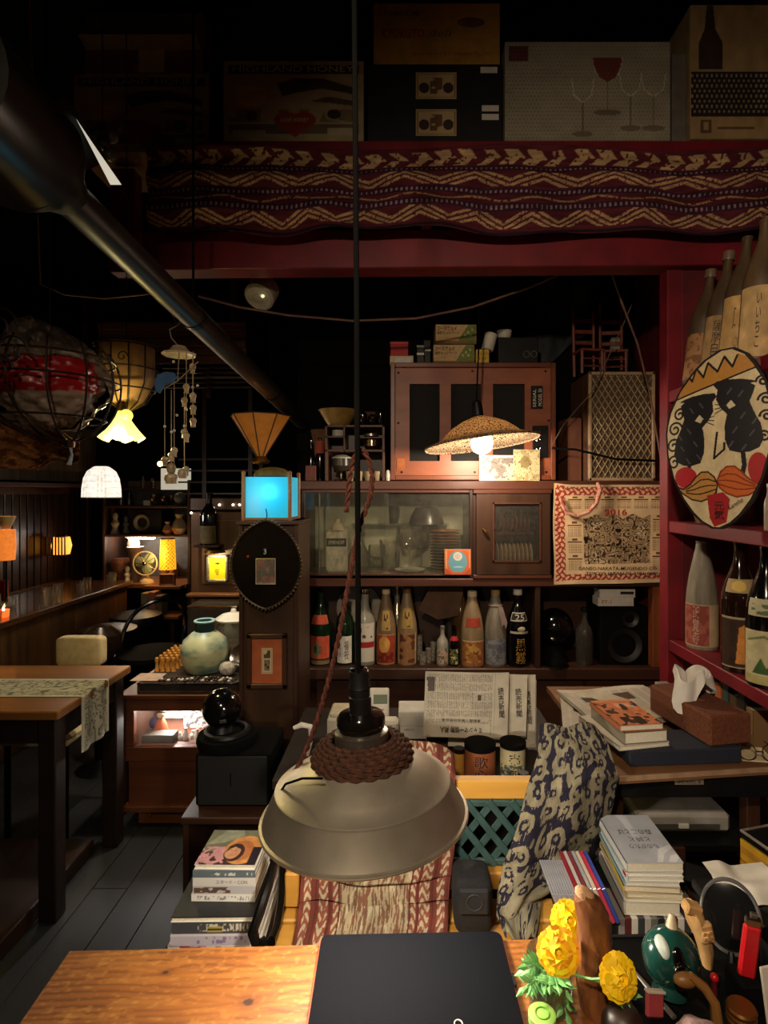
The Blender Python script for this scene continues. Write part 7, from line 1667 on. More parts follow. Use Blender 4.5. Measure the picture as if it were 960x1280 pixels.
cw_, cz0_, cz1_ = px(58, 2.62), ZV(831, 2.62), ZV(795, 2.62)
part('backrest', MB().pillow((0, 0, (cz0_ + cz1_) / 2), (cw_, .06, cz1_ - cz0_), .25), mat('cream_upholstery', '#e0c898', '#c8b080', .8, 0, 30), chx, label='cream padded backrest')
part('seat', B((0, -.17, .44), (cw_ * 1.4, .36, .06), .02), mat('cream_upholstery', '#c9b084'), chx)
for sx in (-1, 1):
    part('leg', MB().tube([(sx * cw_ * .55, -.32, 0), (sx * cw_ * .55, -.32, .42)], .012, 8), BLKM, chx); part('leg', MB().tube([(sx * cw_ * .45, .03, 0), (sx * cw_ * .45, .0, .44), (sx * cw_ * .40, .0, cz0_ + .05)], .012, 8), BLKM, chx)
# unseen spot aimed at the lace table, with no fitting built
lamp('lace_table_spot', (-1.55, 2.15, 2.3), 3.6, (1, .82, .58), .04, 'SPOT', (-1.40, 2.30, .72), 30, .9)
# step along the left side
struct('trim_4', B((-1.62, 1.70, .03), (.75, 1.1, .06), .004), wood('step_wood', '#3a2214', '#24140b', 'y', .45))
# ------------------------------------------------------------------ bar counter and panelled screen on the far left
bcn = thing('bar_counter', 'long dark bar counter with vertical board front on the far left', 'counter', (0, 0, 0))
part('counter_top', B((-2.36, 3.41, .745), (.50, 1.92, .035), .006), wood('bar_top_wood', '#5a3a22', '#3a2212', 'y', .25, 7, .4), bcn)
for k in range(14): part('front_board', B((-2.17, 2.52 + k * .137, .364), (.02, .133, .725), .003), wood('bar_front_wood', '#5e4024', '#3c2614', 'z', .4), bcn)
part('foot_rail', MB().tube([(-2.08, 2.5, .18), (-2.08, 4.35, .18)], .018, 10), BRASS, bcn)
sc = thing('slat_screen', 'dark vertical slat screen behind the bar counter', 'screen', (0, 0, 0))
sx_ = -2.75
for k in range(30): part('slat', B((sx_, 2.55 + k * .078, 1.08), (.02, .064, .72), .002), wood('screen_slat', '#34221a', '#20140e', 'z', .3), sc)
part('top_rail', B((sx_, 3.68, 1.46), (.04, 2.4, .05), .003), DARKW, sc); part('bottom_rail', B((sx_, 3.68, .73), (.04, 2.4, .04), .003), DARKW, sc)
for y_ in (2.5, 4.86): part('post', B((sx_, y_, .75), (.05, .05, 1.5), .003), DARKWZ, sc)
# upper boarded wall above the screen
uw = thing('upper_board_wall', 'grey brown boarded hood above the slat screen', 'hood', (0, 0, 0))
for k in range(12): part('board', B((-2.62, 2.9 + k * .16, 1.75), (.03, .155, .44), .003), wood('hood_boards', '#54483a', '#3a3026', 'z', .6), uw)
part('shelf_rail', B((-2.58, 3.8, 1.50), (.16, 1.9, .03), .003), DARKW, uw)
part('hanger', B((-2.62, 3.0, 2.685), (.03, .04, 1.43), .002), DARKW, uw); part('hanger', B((-2.62, 4.6, 2.685), (.03, .04, 1.43), .002), DARKW, uw)
# amber lanterns seen through the slats
AMBG = mat('amber_lantern_glow', '#d8822c', '#b05a14', .7, 0, 30, emit=.9, ecol='#e08a30')
for i, (u, v, Y, r, h, lb) in enumerate(((77, 682, 4.28, .070, .13, 'caged amber lantern glowing before the dark slat screen'),)):
    X_ = XU(u, Y); t_ = thing('amber_lantern', lb, 'lantern', (X_, Y, ZV(v, Y) - h / 2)); part('shade', MB().lathe([(r * .8, 0), (r, h * .5), (r * .8, h), (r * .76, h), (r * .96, h * .5), (r * .76, 0)], 24), AMBG, t_); part('hanging_wire', MB().tube([(0, 0, h), (0, 0, 1.487 - ZV(v, Y) + h / 2)], .002, 6), CORD, t_); part('top_cap', MB().cyl((0, 0, h), r * .6, .01, 16), BLKM, t_)
    for q in range(7): part('cage_bar', B((-r + q * r / 3, -r - .004, h / 2), (.009, .006, h * 1.1)), BLKM, t_)
lp_ = P(12, 684, 2.45)
t_ = thing('amber_table_lamp', 'amber mottled paper lamp glowing on the bar counter end', 'lamp', (XU(8, 3.33), 3.33, .7625)); zA = ZV(700, 3.33) - .7625; zB = ZV(662, 3.33) - .7625
part('shade', MB().lathe([(.045, zA), (.05, (zA + zB) / 2), (.045, zB), (.042, zB), (.047, (zA + zB) / 2), (.042, zA)], 24), mat('mottled_amber', '#d8762c', '#8a3c10', .7, 0, 28, emit=.35, ecol='#d87428'), t_); part('stem', MB().tube([(0, 0, 0), (0, 0, zB)], .006, 8), BLKM, t_); part('foot', MB().lathe([(0, 0), (.05, 0), (.04, .012), (0, .016)], 24), BLKM, t_)
part('reflector', MB().lathe([(.02, zB + .005), (.05, zB + .08), (.047, zB + .08), (.016, zB + .005)], 20), mat('pale_reflector', '#b09a68', '#8c784c', .6, 0, 10), t_)
lamp('amber_table_light', (XU(8, 3.33), 3.33, .7625 + zB + .02), .2, (1, .62, .25), .02)
t_ = thing('red_tray_stack', 'dark red lacquer tray leaning beside the amber table lamp', 'tray', (XU(0, 3.48), 3.48, .7625)); part('tray', B((0, 0, .07), (.10, .02, .14), .004), mat('red_lacquer', '#8c2420', '#6c1a18', .3), t_); part('rim', B((0, -.014, .07), (.085, .008, .12), .003), mat('dark_red_lacquer', '#5c1614', '#48100e', .3), t_)
# bottles, glasses along the counter
for i in range(14):
    y_ = 2.62 + i * .13
    solo('bar_glass', MB().lathe([(0, 0), (.022, 0), (.028, .07), (.026, .07), (.02, .006), (0, .005)], 14), GLASS, ORD[i] + ' small clear glass from the near end of the bar counter row', 'glass', (-2.19 - .05 * (i % 3), y_, .7625), (0, 0, 0), 'bar glasses')
for q, u in enumerate((58, 66)): solo('tall_bar_glass', MB().lathe([(0, 0), (.02, 0), (.026, .12), (.024, .12), (.018, .006), (0, .005)], 14), GLASS, ['taller glass of the pair nearer the lace table on the bar counter', 'taller glass of the pair nearer the far shelf on the bar counter'][q], 'glass', (-2.135, 3.34 + q * .12, .7625), (0, 0, 0), 'tall bar glasses')
t_ = thing('green_bottle', 'green bottle at the near end of the bar counter', 'bottle', (XU(-14, 3.15), 3.15, .7625)); part('body', MB().lathe([(0, 0), (.05, 0), (.055, .02), (.055, .11), (.02, .17), (.018, .24), (0, .24)], 20), mat('green_glass_dark', '#1c4a28', '#123418', .15, coat=.3), t_); part('label', MB().lathe([(.056, .03), (.056, .10)], 20), mat('dull_label', '#4a5a34', '#38461f', .7), t_)
t_ = thing('candle_holder', 'small glowing candle holder on the bar counter end', 'candle', (XU(4, 3.08), 3.08, .7625)); part('cup', MB().lathe([(0, 0), (.026, 0), (.03, .04), (.028, .04), (.024, .006), (0, .006)], 18), mat('red_candle_glass', '#a83a1c', '#7c2410', .3, emit=.8, ecol='#d8541c'), t_); part('flame', MB().lathe([(0, .02), (.007, .03), (.005, .045), (0, .058)], 12), glow('flame_glow', (1, .7, .3), 12), t_)
# ------------------------------------------------------------------ far shelf wall
FY = 4.5
fx = lambda u: XU(u, FY)
fz = lambda v: ZV(v, FY)
fs = thing('far_shelf', 'dark open shelf wall at the far end of the aisle', 'shelf', (0, FY, 0))
def fb(name, u0, u1, v0, v1, y0, y1, m_=DARKW): return part(name, B(((fx(u0) + fx(u1)) / 2, (y0 + y1) / 2, (fz(v0) + fz(v1)) / 2), (fx(u1) - fx(u0), y1 - y0, fz(v0) - fz(v1)), .003), m_, fs)
fb('shelf_board', 130, 236, 632, 635, 0, .4); fb('shelf_board', 130, 236, 668, 671, 0, .4); fb('shelf_board', 130, 236, 729, 734, -.05, .4, ORW); fb('shelf_board', 130, 236, 610, 613, .1, .4)
fb('side_panel', 128, 131, 600, 815, 0, .4, DARKWZ); fb('side_panel', 234, 238, 600, 815, 0, .4, DARKWZ); fb('back_panel', 131, 234, 600, 815, .38, .40, mat('far_back_panel', '#5c5650', '#48423c', .7)); fb('lower_front', 131, 234, 734, 815, .02, .04, BLACK)
zs1, zs2, zs3, zs0 = fz(632), fz(668), fz(729), fz(610)
t_ = thing('far_loudspeaker', 'grey cone loudspeaker on the upper far shelf', 'loudspeaker', (fx(178), FY + .05, zs2)); sw_, sh_ = fx(197) - fx(158), fz(637) - fz(668)
part('box', B((0, .12, sh_ / 2), (sw_, .22, sh_), .005), BLKP, t_); part('cone', MB().lathe([(.062, 0), (.066, -.01), (.056, -.008), (.02, .02), (0, .012)], 28, Matrix.Translation((-.03, .006, sh_ * .46)) @ Matrix.Rotation(R(-90), 4, 'X')), mat('grey_cone', '#5c5852', '#44403c', .5), t_)
t_ = thing('desk_fan', 'pale green desk fan standing on the far lower shelf', 'fan', (fx(182), FY + .02, zs3)); fc0 = fz(704) - zs3
part('guard_ring', MB().torus((0, -.03, fc0), .095, .006, 40, 8, (R(90), 0, 0)), CREAM, t_)
for k in range(12): part('guard_wire', MB().tube([(.02 * math.cos(k * math.pi / 6), -.05, fc0 + .02 * math.sin(k * math.pi / 6)), (.095 * math.cos(k * math.pi / 6), -.03, fc0 + .095 * math.sin(k * math.pi / 6))], .0018, 5), CHROME, t_)
for k in range(3): part('blade', MB().sphere((.045 * math.cos(k * 2.09 + .8), -.025, fc0 + .045 * math.sin(k * 2.09 + .8)), .042, 14, 8, (1, .15, 1), (0, .3, 0)), mat('mint_blade', '#a9b89a', '#8c9c7e', .4), t_)
part('hub', MB().sphere((0, -.04, fc0), .02, 14, 8), CHROME, t_); part('motor', MB().sphere((0, .03, fc0), .05, 16, 10, (1, 1.2, 1)), mat('mint_paint', '#8c9c84', '#74846c', .4), t_); part('stand', MB().lathe([(0, 0), (.055, 0), (.05, .02), (.018, .04), (.014, fc0 - .03), (0, fc0 - .03)], 20), CREAM, t_)
AMB2 = mat('woven_amber', '#e0901c', '#5c2c08', .7, 0, 55, (1, 1, .6), emit=2.4, ecol='#e89018', contrast=(.5, .6))
def woven_lamp():
    t_ = thing('woven_amber_lamp', 'tall woven amber lamp glowing on the far shelf beside the fan', 'lamp', (fx(211), FY - .02, zs3)); z0, z1 = fz(711) - zs3, fz(673) - zs3
    c = Cv(60, 60, '#e89a1c'); c.put((np.abs(np.sin(c.x * 40 + c.y * 25)) < .35) | (np.abs(np.sin(c.x * 40 - c.y * 25)) < .35), '#8a4408'); r = .064
    surf('woven_shade', c, lambda a, b: (r * np.cos(a * 2 * np.pi) * (1 - .15 * b), r * np.sin(a * 2 * np.pi) * (1 - .15 * b), z0 + (z1 - z0) * b), vc('woven_glow', .7, .2, emit=.7), t_)
    part('top_ring', MB().torus((0, 0, z1), r * .84, .004, 24, 6), BLKM, t_); part('stem', MB().tube([(0, 0, 0), (0, 0, z0)], .012, 8), BRASS, t_); part('foot', MB().lathe([(0, 0), (.05, 0), (.045, .012), (0, .018)], 20), BRASS, t_)
woven_lamp(); lamp('woven_lamp_light', (fx(205), FY - .12, fz(690)), 1.2, (1, .6, .2), .04)
t_ = thing('strip_light', 'short white strip light under the far upper shelf', 'lamp', (fx(168), FY + .14, zs2 - px(4, FY) - .002)); part('tube', MB().tube([(-.12, 0, -.012), (.10, 0, -.012)], .009, 10), glow('strip_glow', (1, .93, .84), 14), t_); part('housing', B((-.01, 0, -.004), (.25, .04, .008), .001), WHITEP, t_)
lamp('strip_lamp_light', (fx(166), FY + .10, zs2 - .09), 2.2, (1, .9, .78), .05)
def figure(name, label, cat, u, z_, h, prof, m_, y=.08, grp=None): return solo(name, MB().lathe([(a * h, b * h) for a, b in prof], 16), m_, label, cat, (fx(u), FY + y, z_), (0, 0, 0), grp)
VASEP = [(0, 0), (.25, 0), (.4, .3), (.3, .6), (.15, .8), (.22, 1), (0, 1)]; FIGP = [(0, 0), (.22, 0), (.12, .3), (.2, .5), (.1, .68), (.14, .85), (.08, 1), (0, 1)]
figure('flower_pot', 'brown tapered pot with twigs behind the fan', 'pot', 163, zs3 + .0, .30, [(0, 0), (.12, 0), (.12, .55), (.22, .95), (.2, .95), (.1, .6), (0, .6)], mat('rose_pot', '#7a5c4c', '#5e4438', .6))
figure('white_figurine', 'white robed figurine on the far lower shelf', 'figurine', 157, zs3, .13, FIGP, WHITEP, .03); figure('dark_urn', 'dark round urn beside the white robed figurine', 'urn', 151, zs3, .13, VASEP, BLKG, .26)
figure('rust_bouquet_vase', 'vase of rusty dried flowers at the left of the far shelf', 'vase', 145, zs3, .19, [(0, 0), (.15, 0), (.15, .3), (.35, .55), (.42, .85), (.3, 1.0), (0, 1.02)], mat('rust_flowers', '#8a5440', '#4c3428', .8, 0, 50, bump=1.0)); figure('pale_lamp_globe', 'pale round shade in front of the strip light', 'shade', 152, zs3 + .25, .10, [(0, 0), (.4, .1), (.5, .5), (.4, .9), (0, 1)], mat('peach_shade', '#d8b494', '#c09874', .6, emit=.15, ecol='#d8a880'), .20)
solo('shade_pole', MB().tube([(fx(152), FY + .2, zs3), (fx(152), FY + .2, zs3 + .26)], .006, 8), BRASS, 'thin brass pole under the pale round shade', 'pole')
for i, (u, w_, h_, c_, lb) in enumerate(((191, .05, .14, '#8a5a38', 'brown book standing beside the far woven lamp'), (199, .045, .12, '#a8764a', 'tan box standing beside the far woven lamp'))): solo('far_book', B((0, 0, h_ / 2), (w_, .12, h_), .003), mat('far_book_' + str(i), c_, c_, .6), lb, 'book', (fx(u), FY + .27, zs3))
t_ = thing('small_wood_frame', 'small wooden frame box under the far woven lamp', 'frame', (fx(216), FY - .10, fz(729))); m = MB()
for c0, d0 in (((-.055, 0, .045), (.01, .03, .09)), ((.055, 0, .045), (.01, .03, .09)), ((0, 0, .005), (.12, .03, .01)), ((0, 0, .085), (.12, .03, .01))): m.box(c0, d0, .002)
part('frame', m, ORW, t_); part('panel', B((0, .01, .045), (.10, .004, .08)), mat('copper_panel', '#8a4a2c', '#6c3820', .5), t_)
fb('shelf_lip', 188, 234, 729, 733, -.14, -.05, ORW)
for i, (u, h_, c_, lb) in enumerate(((196, .17, '#8a7458', 'tan book standing below the small wooden frame'), (205, .18, '#a8684a', 'rusty book standing below the small wooden frame'), (213, .15, '#5c4c3a', 'brown book standing below the small wooden frame'))):
    solo('low_book', B((0, 0, h_ / 2), (.05, .12, h_), .003), mat('low_book_' + str(i), c_, c_, .6), lb, 'book', (fx(u), FY - .16, fz(762)))
solo('low_book_ledge', B((0, 0, -.012), (.36, .20, .024), .003), ORW, 'low wooden ledge carrying books before the far shelf', 'ledge', (fx(210), FY - .14, fz(762)))
for q, u in enumerate((195, 225)): solo('ledge_post', B((0, 0, .0), (.03, .03, .481), .002), DARKWZ, ['short post under the ledge end by the bar', 'short post under the ledge end by the brown cupboard'][q], 'post', (fx(u), FY - .14, fz(762) - .024 - .2405), (0, 0, 0), 'ledge posts')
for i, (u, h, m_) in enumerate(((190, .09, CHROME), (197, .07, CHROME), (203, .075, CHROME), (209, .08, CHROME))): figure('silver_cup', ORD[i] + ' small silver cup from the white card on the far top shelf', 'cup', u, zs1, h, [(0, 0), (.22, 0), (.1, .3), (.24, .5), (.28, 1), (.24, 1), (0, .5)], m_, .035 + .055 * (i % 2), 'silver cups')
t_ = thing('glass_globe', 'clear glass globe at the end of the silver cups', 'globe', (fx(222), FY + .055, zs1)); part('globe', MB().sphere((0, 0, .055), .052, 24, 16), mat('grey_crystal', '#8c8c8a', '#3c3c3c', .08, .3, 10), t_); part('foot', MB().cyl((0, 0, 0), .03, .008, 18), BLKM, t_)
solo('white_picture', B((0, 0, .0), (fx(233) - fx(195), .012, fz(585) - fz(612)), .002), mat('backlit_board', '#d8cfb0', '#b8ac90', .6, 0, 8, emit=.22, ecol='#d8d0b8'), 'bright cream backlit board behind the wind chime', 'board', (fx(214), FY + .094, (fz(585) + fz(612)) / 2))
solo('red_glow_lamp', MB().sphere((0, 0, 0), .022, 14, 10), glow('red_orange_glow', (1, .45, .15), 6), 'tiny orange glowing bulb left of the backlit board', 'lamp', (fx(193.5), FY + .1, fz(579)))
solo('red_glow_cable', MB().tube([(fx(193.5), FY + .1, fz(579) + .02), (fx(193), FY + .12, 2.35)], .003, 6), CORD, 'thin cable carrying the tiny orange bulb', 'cable')
for i, (u, h) in enumerate(((142, .12), (147, .10), (170, .10), (176, .08), (183, .08))): figure('dark_bottle_far', ORD[i] + ' small dark bottle counted from the bar on the far top shelves', 'bottle', u, zs0 if i > 1 else zs1, h, [(0, 0), (.2, 0), (.2, .6), (.08, .75), (.08, 1), (0, 1)], mat('dim_bottle', '#4c3a30', '#30241c', .25), .12 + .07 * (i % 2), 'far dark bottles')
for i, (u, c_) in enumerate(((207, '#a8845c'), (214, '#8a6844'), (222, '#b09470'), (228, '#c9b08c'))): figure('carved_ornament', ORD[i] + ' carved tan ornament counted from the far loudspeaker', 'ornament', u, zs2, .10 + .03 * (i % 3), FIGP if i % 2 else VASEP, mat('carved_tan_' + str(i), c_, c_, .5, 0, 40, bump=.6), .04 + .12 * (i % 2), 'tan ornaments')
for i, u in enumerate((140, 146)): figure('pale_figurine', ['taller pale ceramic figurine beside the far loudspeaker', 'shorter pale ceramic figurine beside the far loudspeaker'][i], 'figurine', u, zs2, .17 - .03 * i, FIGP, mat('pale_ceramic', '#8a8478', '#6c665c', .4), .05 + .10 * i, 'pale figurines')
solo('far_white_card', B((0, 0, .02), (.05, .02, .04), .001), WHITEP, 'small white card box on the far top shelf', 'box', (fx(180), FY + .05, zs1))
# dark chairs and stools in the aisle
for i, (X_, Y_, lb) in enumerate(((-1.90, 3.60, 'round black stool before the bar counter'), (-1.92, 4.02, 'second round black stool farther along the bar counter'))):
    t_ = thing('bar_stool', lb, 'stool', (X_, Y_, 0)); part('seat', MB().lathe([(0, .50), (.17, .50), (.18, .53), (.17, .57), (.10, .59), (0, .595)], 28), mat('black_vinyl', '#100c0a', '#0a0807', .45, spec=.3), t_); part('post', MB().tube([(0, 0, .03), (0, 0, .51)], .025, 10), BLKM, t_); part('base', MB().lathe([(0, 0), (.18, 0), (.17, .02), (.03, .04), (0, .04)], 28), BLKM, t_)
t_ = thing('dark_round_pot', 'dark round pot on the floor side behind the cream chair', 'pot', (XU(126, 2.95), 2.95, 0)); part('pot', MB().lathe([(0, .58), (.06, .58), (.10, .64), (.10, .70), (.05, .745), (0, .75)], 24), mat('bronze_dark', '#3a2c20', '#281c14', .25, .4), t_); part('stand', MB().lathe([(0, 0), (.12, 0), (.03, .05), (.03, .55), (.07, .58), (0, .58)], 20), BLKM, t_)
t_ = thing('black_arm_chair', 'dark curved back chair in the aisle by the display cabinet', 'chair', (XU(190, 3.45), 3.45, 0)); part('seat', MB().lathe([(0, .42), (.2, .42), (.21, .45), (.2, .47), (0, .48)], 28), RUBB, t_)
for q in ((-.14, -.14), (.14, -.14), (-.14, .14), (.14, .14)): part('leg', MB().tube([(q[0], q[1], 0), (q[0] * .9, q[1] * .9, .43)], .014, 8), BLKG, t_)
part('back_hoop', MB().tube([(.19 * math.cos(a), .19 * math.sin(a), .47 + .28 * math.sin(a) ** .5 if math.sin(a) > 0 else .47) for a in np.linspace(0.02, math.pi - .02, 20)], .013, 8), BLKG, t_)
# loft ceiling boards over the aisle
lo = thing('loft_soffit', 'amber wooden boarded soffit over the aisle behind the wind chime', 'soffit', (0, 0, 0))
for k in range(5): part('board', B((XU(215, 3.45), 3.45 + .01 * (k % 2), ZV(455 - k * 10.5 - 5, 3.45)), (px(185, 3.45), .02, px(10, 3.45)), .003), wood('soffit_boards', '#7a4c24', '#583214', 'x', .5), lo)
part('hanger', B((XU(150, 3.45), 3.5, 2.92), (.04, .04, .98), .002), DARKW, lo); part('hanger', B((XU(290, 3.45), 3.5, 2.92), (.04, .04, .98), .002), DARKW, lo)
for k in range(5): part('louvre_slat', B((XU(262, 3.6), 3.55, ZV(462 + k * 6, 3.6)), (px(110, 3.6), .03, .010), .001), DARKW if k != 2 else mat('pale_slat', '#7a6c54', '#5c5040', .5), lo)
part('post', B((XU(262, 3.6), 3.58, ZV(476, 3.6)), (.03, .02, .22), .002), DARKW, lo)
for q in range(4): solo('dark_lattice_bar', B((0, 0, 0), (px(100, 4.2), .02, .012)), DARKW, ORD[q] + ' dark bar from the top of the shadowed rack above the fairy lights', 'bar', (XU(280, 4.2), 4.1, ZV(575 + 14 * q, 4.2)), (0, 0, 0), 'dark rack bars')
solo('dark_rack_post', B((0, 0, 0), (.03, .03, 2.2)), DARKW, 'dark post carrying the shadowed rack bars', 'post', (XU(262, 4.2), 4.1, 1.10)); solo('dark_rack_post', B((0, 0, 0), (.03, .03, 2.2)), DARKW, 'dark post beside the wall at the shadowed rack end', 'post', (XU(318, 4.2), 4.1, 1.10))
# ------------------------------------------------------------------ ducts, light rail
pA, pB = P(78, 238, 1.18), P(378, 528, 3.30)
dirv = (pB - pA).normalized()
pp = thing('ceiling_pipe', 'long dark glossy pipe running along the ceiling to the shelving', 'pipe')
PIPEM = mat('dark_pipe_metal', '#3a362c', '#24211b', .42, .2, 8)
part('pipe', MB().tube([pA, pB], .040, 24), PIPEM, pp)
for t in (.3, .7): part('strap', MB().tube([pA.lerp(pB, t) - dirv * .012, pA.lerp(pB, t) + dirv * .012], .0425, 24), BLKM, pp); part('hanger_rod', MB().tube([pA.lerp(pB, t) + Vector((0, 0, .03)), Vector((pA.lerp(pB, t).x, pA.lerp(pB, t).y, 3.40 if t < .5 else ZV(180, 2.15) - .029))], .004, 6), CORD, pp)
du = thing('large_duct', 'wide black duct narrowing into the ceiling pipe', 'duct')
p0 = P(-90, 75, .80)
part('duct', MB().tube([p0, pA - dirv * .10, pA - dirv * .02, pA + dirv * .02], [.105, .105, .06, .043], 28), mat('black_duct', '#24221e', '#181613', .32, .5), du); part('flange', MB().tube([pA - dirv * .115, pA - dirv * .095], [.108, .108], 28), mat('black_duct', '#24221e'), du)
lr = thing('track_light_fitting', 'black track light fitting with bright lit edge beside the duct', 'lamp')
a_, b_ = P(96, 150, 1.30), P(146, 229, 1.42)
part('housing', MB().tube([a_ + Vector((-.07, 0, .05)), b_ + Vector((-.07, 0, .05))], .055, 4), BLKM, lr); part('lit_edge', MB().add([P(95, 148, 1.30), P(118, 182, 1.30), P(152, 231, 1.30), P(138, 231, 1.30), P(95, 148, 1.34), P(118, 182, 1.34), P(152, 231, 1.34), P(138, 231, 1.34)], [(0, 1, 2, 3), (4, 5, 6, 7), (0, 1, 5, 4), (1, 2, 6, 5), (2, 3, 7, 6), (3, 0, 4, 7)]), mat('lit_white_edge', '#d8d0bc', '#c4bca8', .4, emit=.25, ecol='#e0d8c4'), lr)
part('hanger', MB().tube([a_ + Vector((-.07, 0, .09)), a_ + Vector((-.07, 0, .0)) + Vector((0, 0, 3.40 - a_.z))], .006, 6), BLKM, lr)
gc2 = thing('glass_ornament_cluster', 'small clear glass ornament cluster behind the track light edge', 'ornament', P(128, 180, 1.5))
for q in ((0, 0, 0), (.02, 0, -.03), (-.02, .01, .03), (.025, 0, .02)): part('glass_bead', MB().sphere(q, .018, 12, 8), mat('bead_glass', '#6c665c', '#3c3832', .08, .3), gc2)
part('wire', MB().tube([(0, 0, 0), (0, 0, 3.4 - P(128, 180, 1.5).z)], .0015, 5), CORD, gc2)
# white smoke detector
dt = thing('smoke_detector', 'off white round smoke detector hanging under the dark ceiling', 'detector', P(327, 366, 2.5))
DR = (R(-38), R(12), 0)
part('body', MB().lathe([(0, -.045), (.055, -.045), (.066, -.035), (.068, .04), (.05, .048), (0, .048)], 32), mat('aged_white_plastic', '#b0a894', '#968f80', .5), dt, (0, 0, 0), DR); part('centre', MB().lathe([(0, -.052), (.02, -.050), (.024, -.044), (0, -.044)], 20), mat('aged_white_plastic', '#9c9484'), dt, (0, 0, 0), DR); part('led', MB().sphere((.022, -.018, -.046), .005, 8, 6), glow('led_glow', (1, .85, .4), 3), dt, (0, 0, 0), DR); part('stem', MB().tube([(0, 0, .02), (0, 0, ZV(180, 2.15) - .03 - P(327, 366, 2.5).z)], .01, 8), BLKM, dt)
# sagging cable
solo('sagging_cable', MB().tube([P(248, 370, 2.45), P(300, 384, 2.45), P(360, 394, 2.45), P(440, 401, 2.5), P(520, 398, 2.5), P(590, 384, 2.5), P(660, 360, 2.5), P(720, 334, 2.5), P(752, 322, 2.5)], .005, 8), mat('brown_cable', '#7c5a4a', '#5c4034', .5), 'brown cable sagging across the dark gap under the beam', 'cable')
solo('hanging_cable', MB().tube([P(752, 322, 2.5), P(766, 345, 2.55), P(778, 380, 2.6), P(797, 430, 2.65), P(812, 490, 2.7), P(824, 560, 2.75), P(830, 600, 2.8)], .005, 8), mat('brown_cable', '#7c5a4a'), 'brown cable dropping from the beam past the lattice grille speaker', 'cable')
solo('speaker_cable', MB().tube([P(690, 560, 2.86), P(720, 562, 2.84), P(770, 574, 2.84), P(820, 576, 2.84)], .006, 8), CORD, 'black cable stretched across the lattice grille speaker', 'cable')
solo('thin_cable_diagonal', MB().tube([P(688, 560, 2.88), P(705, 530, 2.86), P(740, 490, 2.84), P(775, 415, 2.8), P(790, 380, 2.7)], .003, 6), mat('grey_cable', '#6c5c50', '#54463c', .5), 'thin grey cable rising from the amplifier to the beam', 'cable')
solo('left_cable', MB().tube([Vector((XU(30, 1.75), 1.75, 3.40)), P(50, 355, 1.75), P(80, 368, 1.75), P(130, 373, 1.75), P(190, 367, 1.75), P(222, 372, 1.74), pA.lerp(pB, .26)], .003, 6), mat('brown_cable', '#7c5a4a'), 'thin cable strung in the dark left of the pipe', 'cable')
# grey drape on the ceiling over the speaker
c = Cv(40, 40, '#35373a'); c.vary(.5, 10, 2)
o = surf('grey_ceiling_cloth', c, lambda a, b: (XU(645, 3.31) + a * .40 + .15 * b, 3.315 + .02 * np.sin(a * 12) + 0 * b, ZV(450, 3.31) + b * .75 + .25 * (a - .5) + .02 * np.sin(a * 9)), CLOTH); tag(o, 'dark grey cloth drooping under the ceiling behind the lattice grille speaker', 'cloth')
# ------------------------------------------------------------------ hanging wire baskets at upper left
WIRE = mat('rusty_wire', '#2e1c14', '#1c100a', .6, .4)
GYY = 1.50
def pbag(name, label, cen, r, cvf, seed, sc=(1, 1, 1.0)):
    c = cvf
    def pos(a, b):
        th = a * 2 * np.pi; ph = b * np.pi
        k = 1 + .16 * (vnoise(a * 10 + 3, b * 7, seed) - .5) + .12 * (vnoise(a * 26, b * 18, seed + 1) - .5) + .05 * (vnoise(a * 60, b * 40, seed + 2) - .5)
        up_ = np.clip(b - .55, 0, 1) * 2
        return (r * sc[0] * k * np.sin(ph) * np.cos(th) - .07 * up_, r * sc[1] * k * np.sin(ph) * np.sin(th), -r * sc[2] * k * np.cos(ph) * (1 + .35 * up_))
    o = surf(name, c, pos, vc('crinkled_plastic', .3, .4), None, cen); tag(o, label, 'bag'); return o
bcx = P(62, 478, GYY); brr = px(80, GYY)
c = Cv(120, 90, '#6c5c4c'); x, y = c.x, c.y
c.vary(.35, 14, 5); c.put((y > .38 + .10 * (x - .7)) & (y < .62) & (x > .645 + .1 * (.6 - y)) & (x < .97), '#8c1418'); c.put((y < .38 + .10 * (x - .7)) & (x > .6), '#8c7c6c'); c.mix((vnoise(x * 40, y * 40, 6) > .8) * .5, '#cfc4b4')
pbag('plastic_bag_bundle', 'red and clear plastic bag bundle inside the big wire lantern', bcx + Vector((.01, 0, .0)), brr * .84, c, 4, (1.0, .9, .85))
wb = thing('wire_lantern', 'big round wire lantern basket hanging over the lace table', 'lantern', bcx)
zb_ = P(88, 552, GYY).z - bcx.z
for k in range(12):
    a = 2 * math.pi * k / 12
    part('rib', MB().tube([(brr * math.sin(t) * math.cos(a) + (.055 * (1 - math.sin(t)) if t < 1.57 else 0), brr * math.sin(t) * math.sin(a), -abs(zb_) * math.cos(t)) for t in np.linspace(.06, 2.2, 14)], .0028, 6), WIRE, wb)
for t in (.9, 1.57, 1.95): part('hoop', MB().torus((0, 0, -abs(zb_) * math.cos(t)), brr * math.sin(t), .003, 40, 6), WIRE, wb)
part('finial', MB().lathe([(0, -.02), (.012, -.016), (.014, 0), (0, .006)], 16, Matrix.Translation((.055, 0, -abs(zb_)))), CHROME, wb); part('ribbon_tassel', MB().tube([(.055, 0, -abs(zb_) - .014), (.060, 0, -abs(zb_) - .035), (.052, 0, -abs(zb_) - .062)], [.006, .005, .010], 8, flat=.4), mat('pale_blue_ribbon', '#8c9ca8', '#70808c', .6), wb)
part('hanging_wire', MB().tube([(0, 0, brr * .6), (0, 0, 3.4 - bcx.z)], .002, 6), WIRE, wb)
wsc = thing('wire_scroll', 'curled black iron scroll in front of the wire lantern', 'scroll', P(8, 428, 1.3))
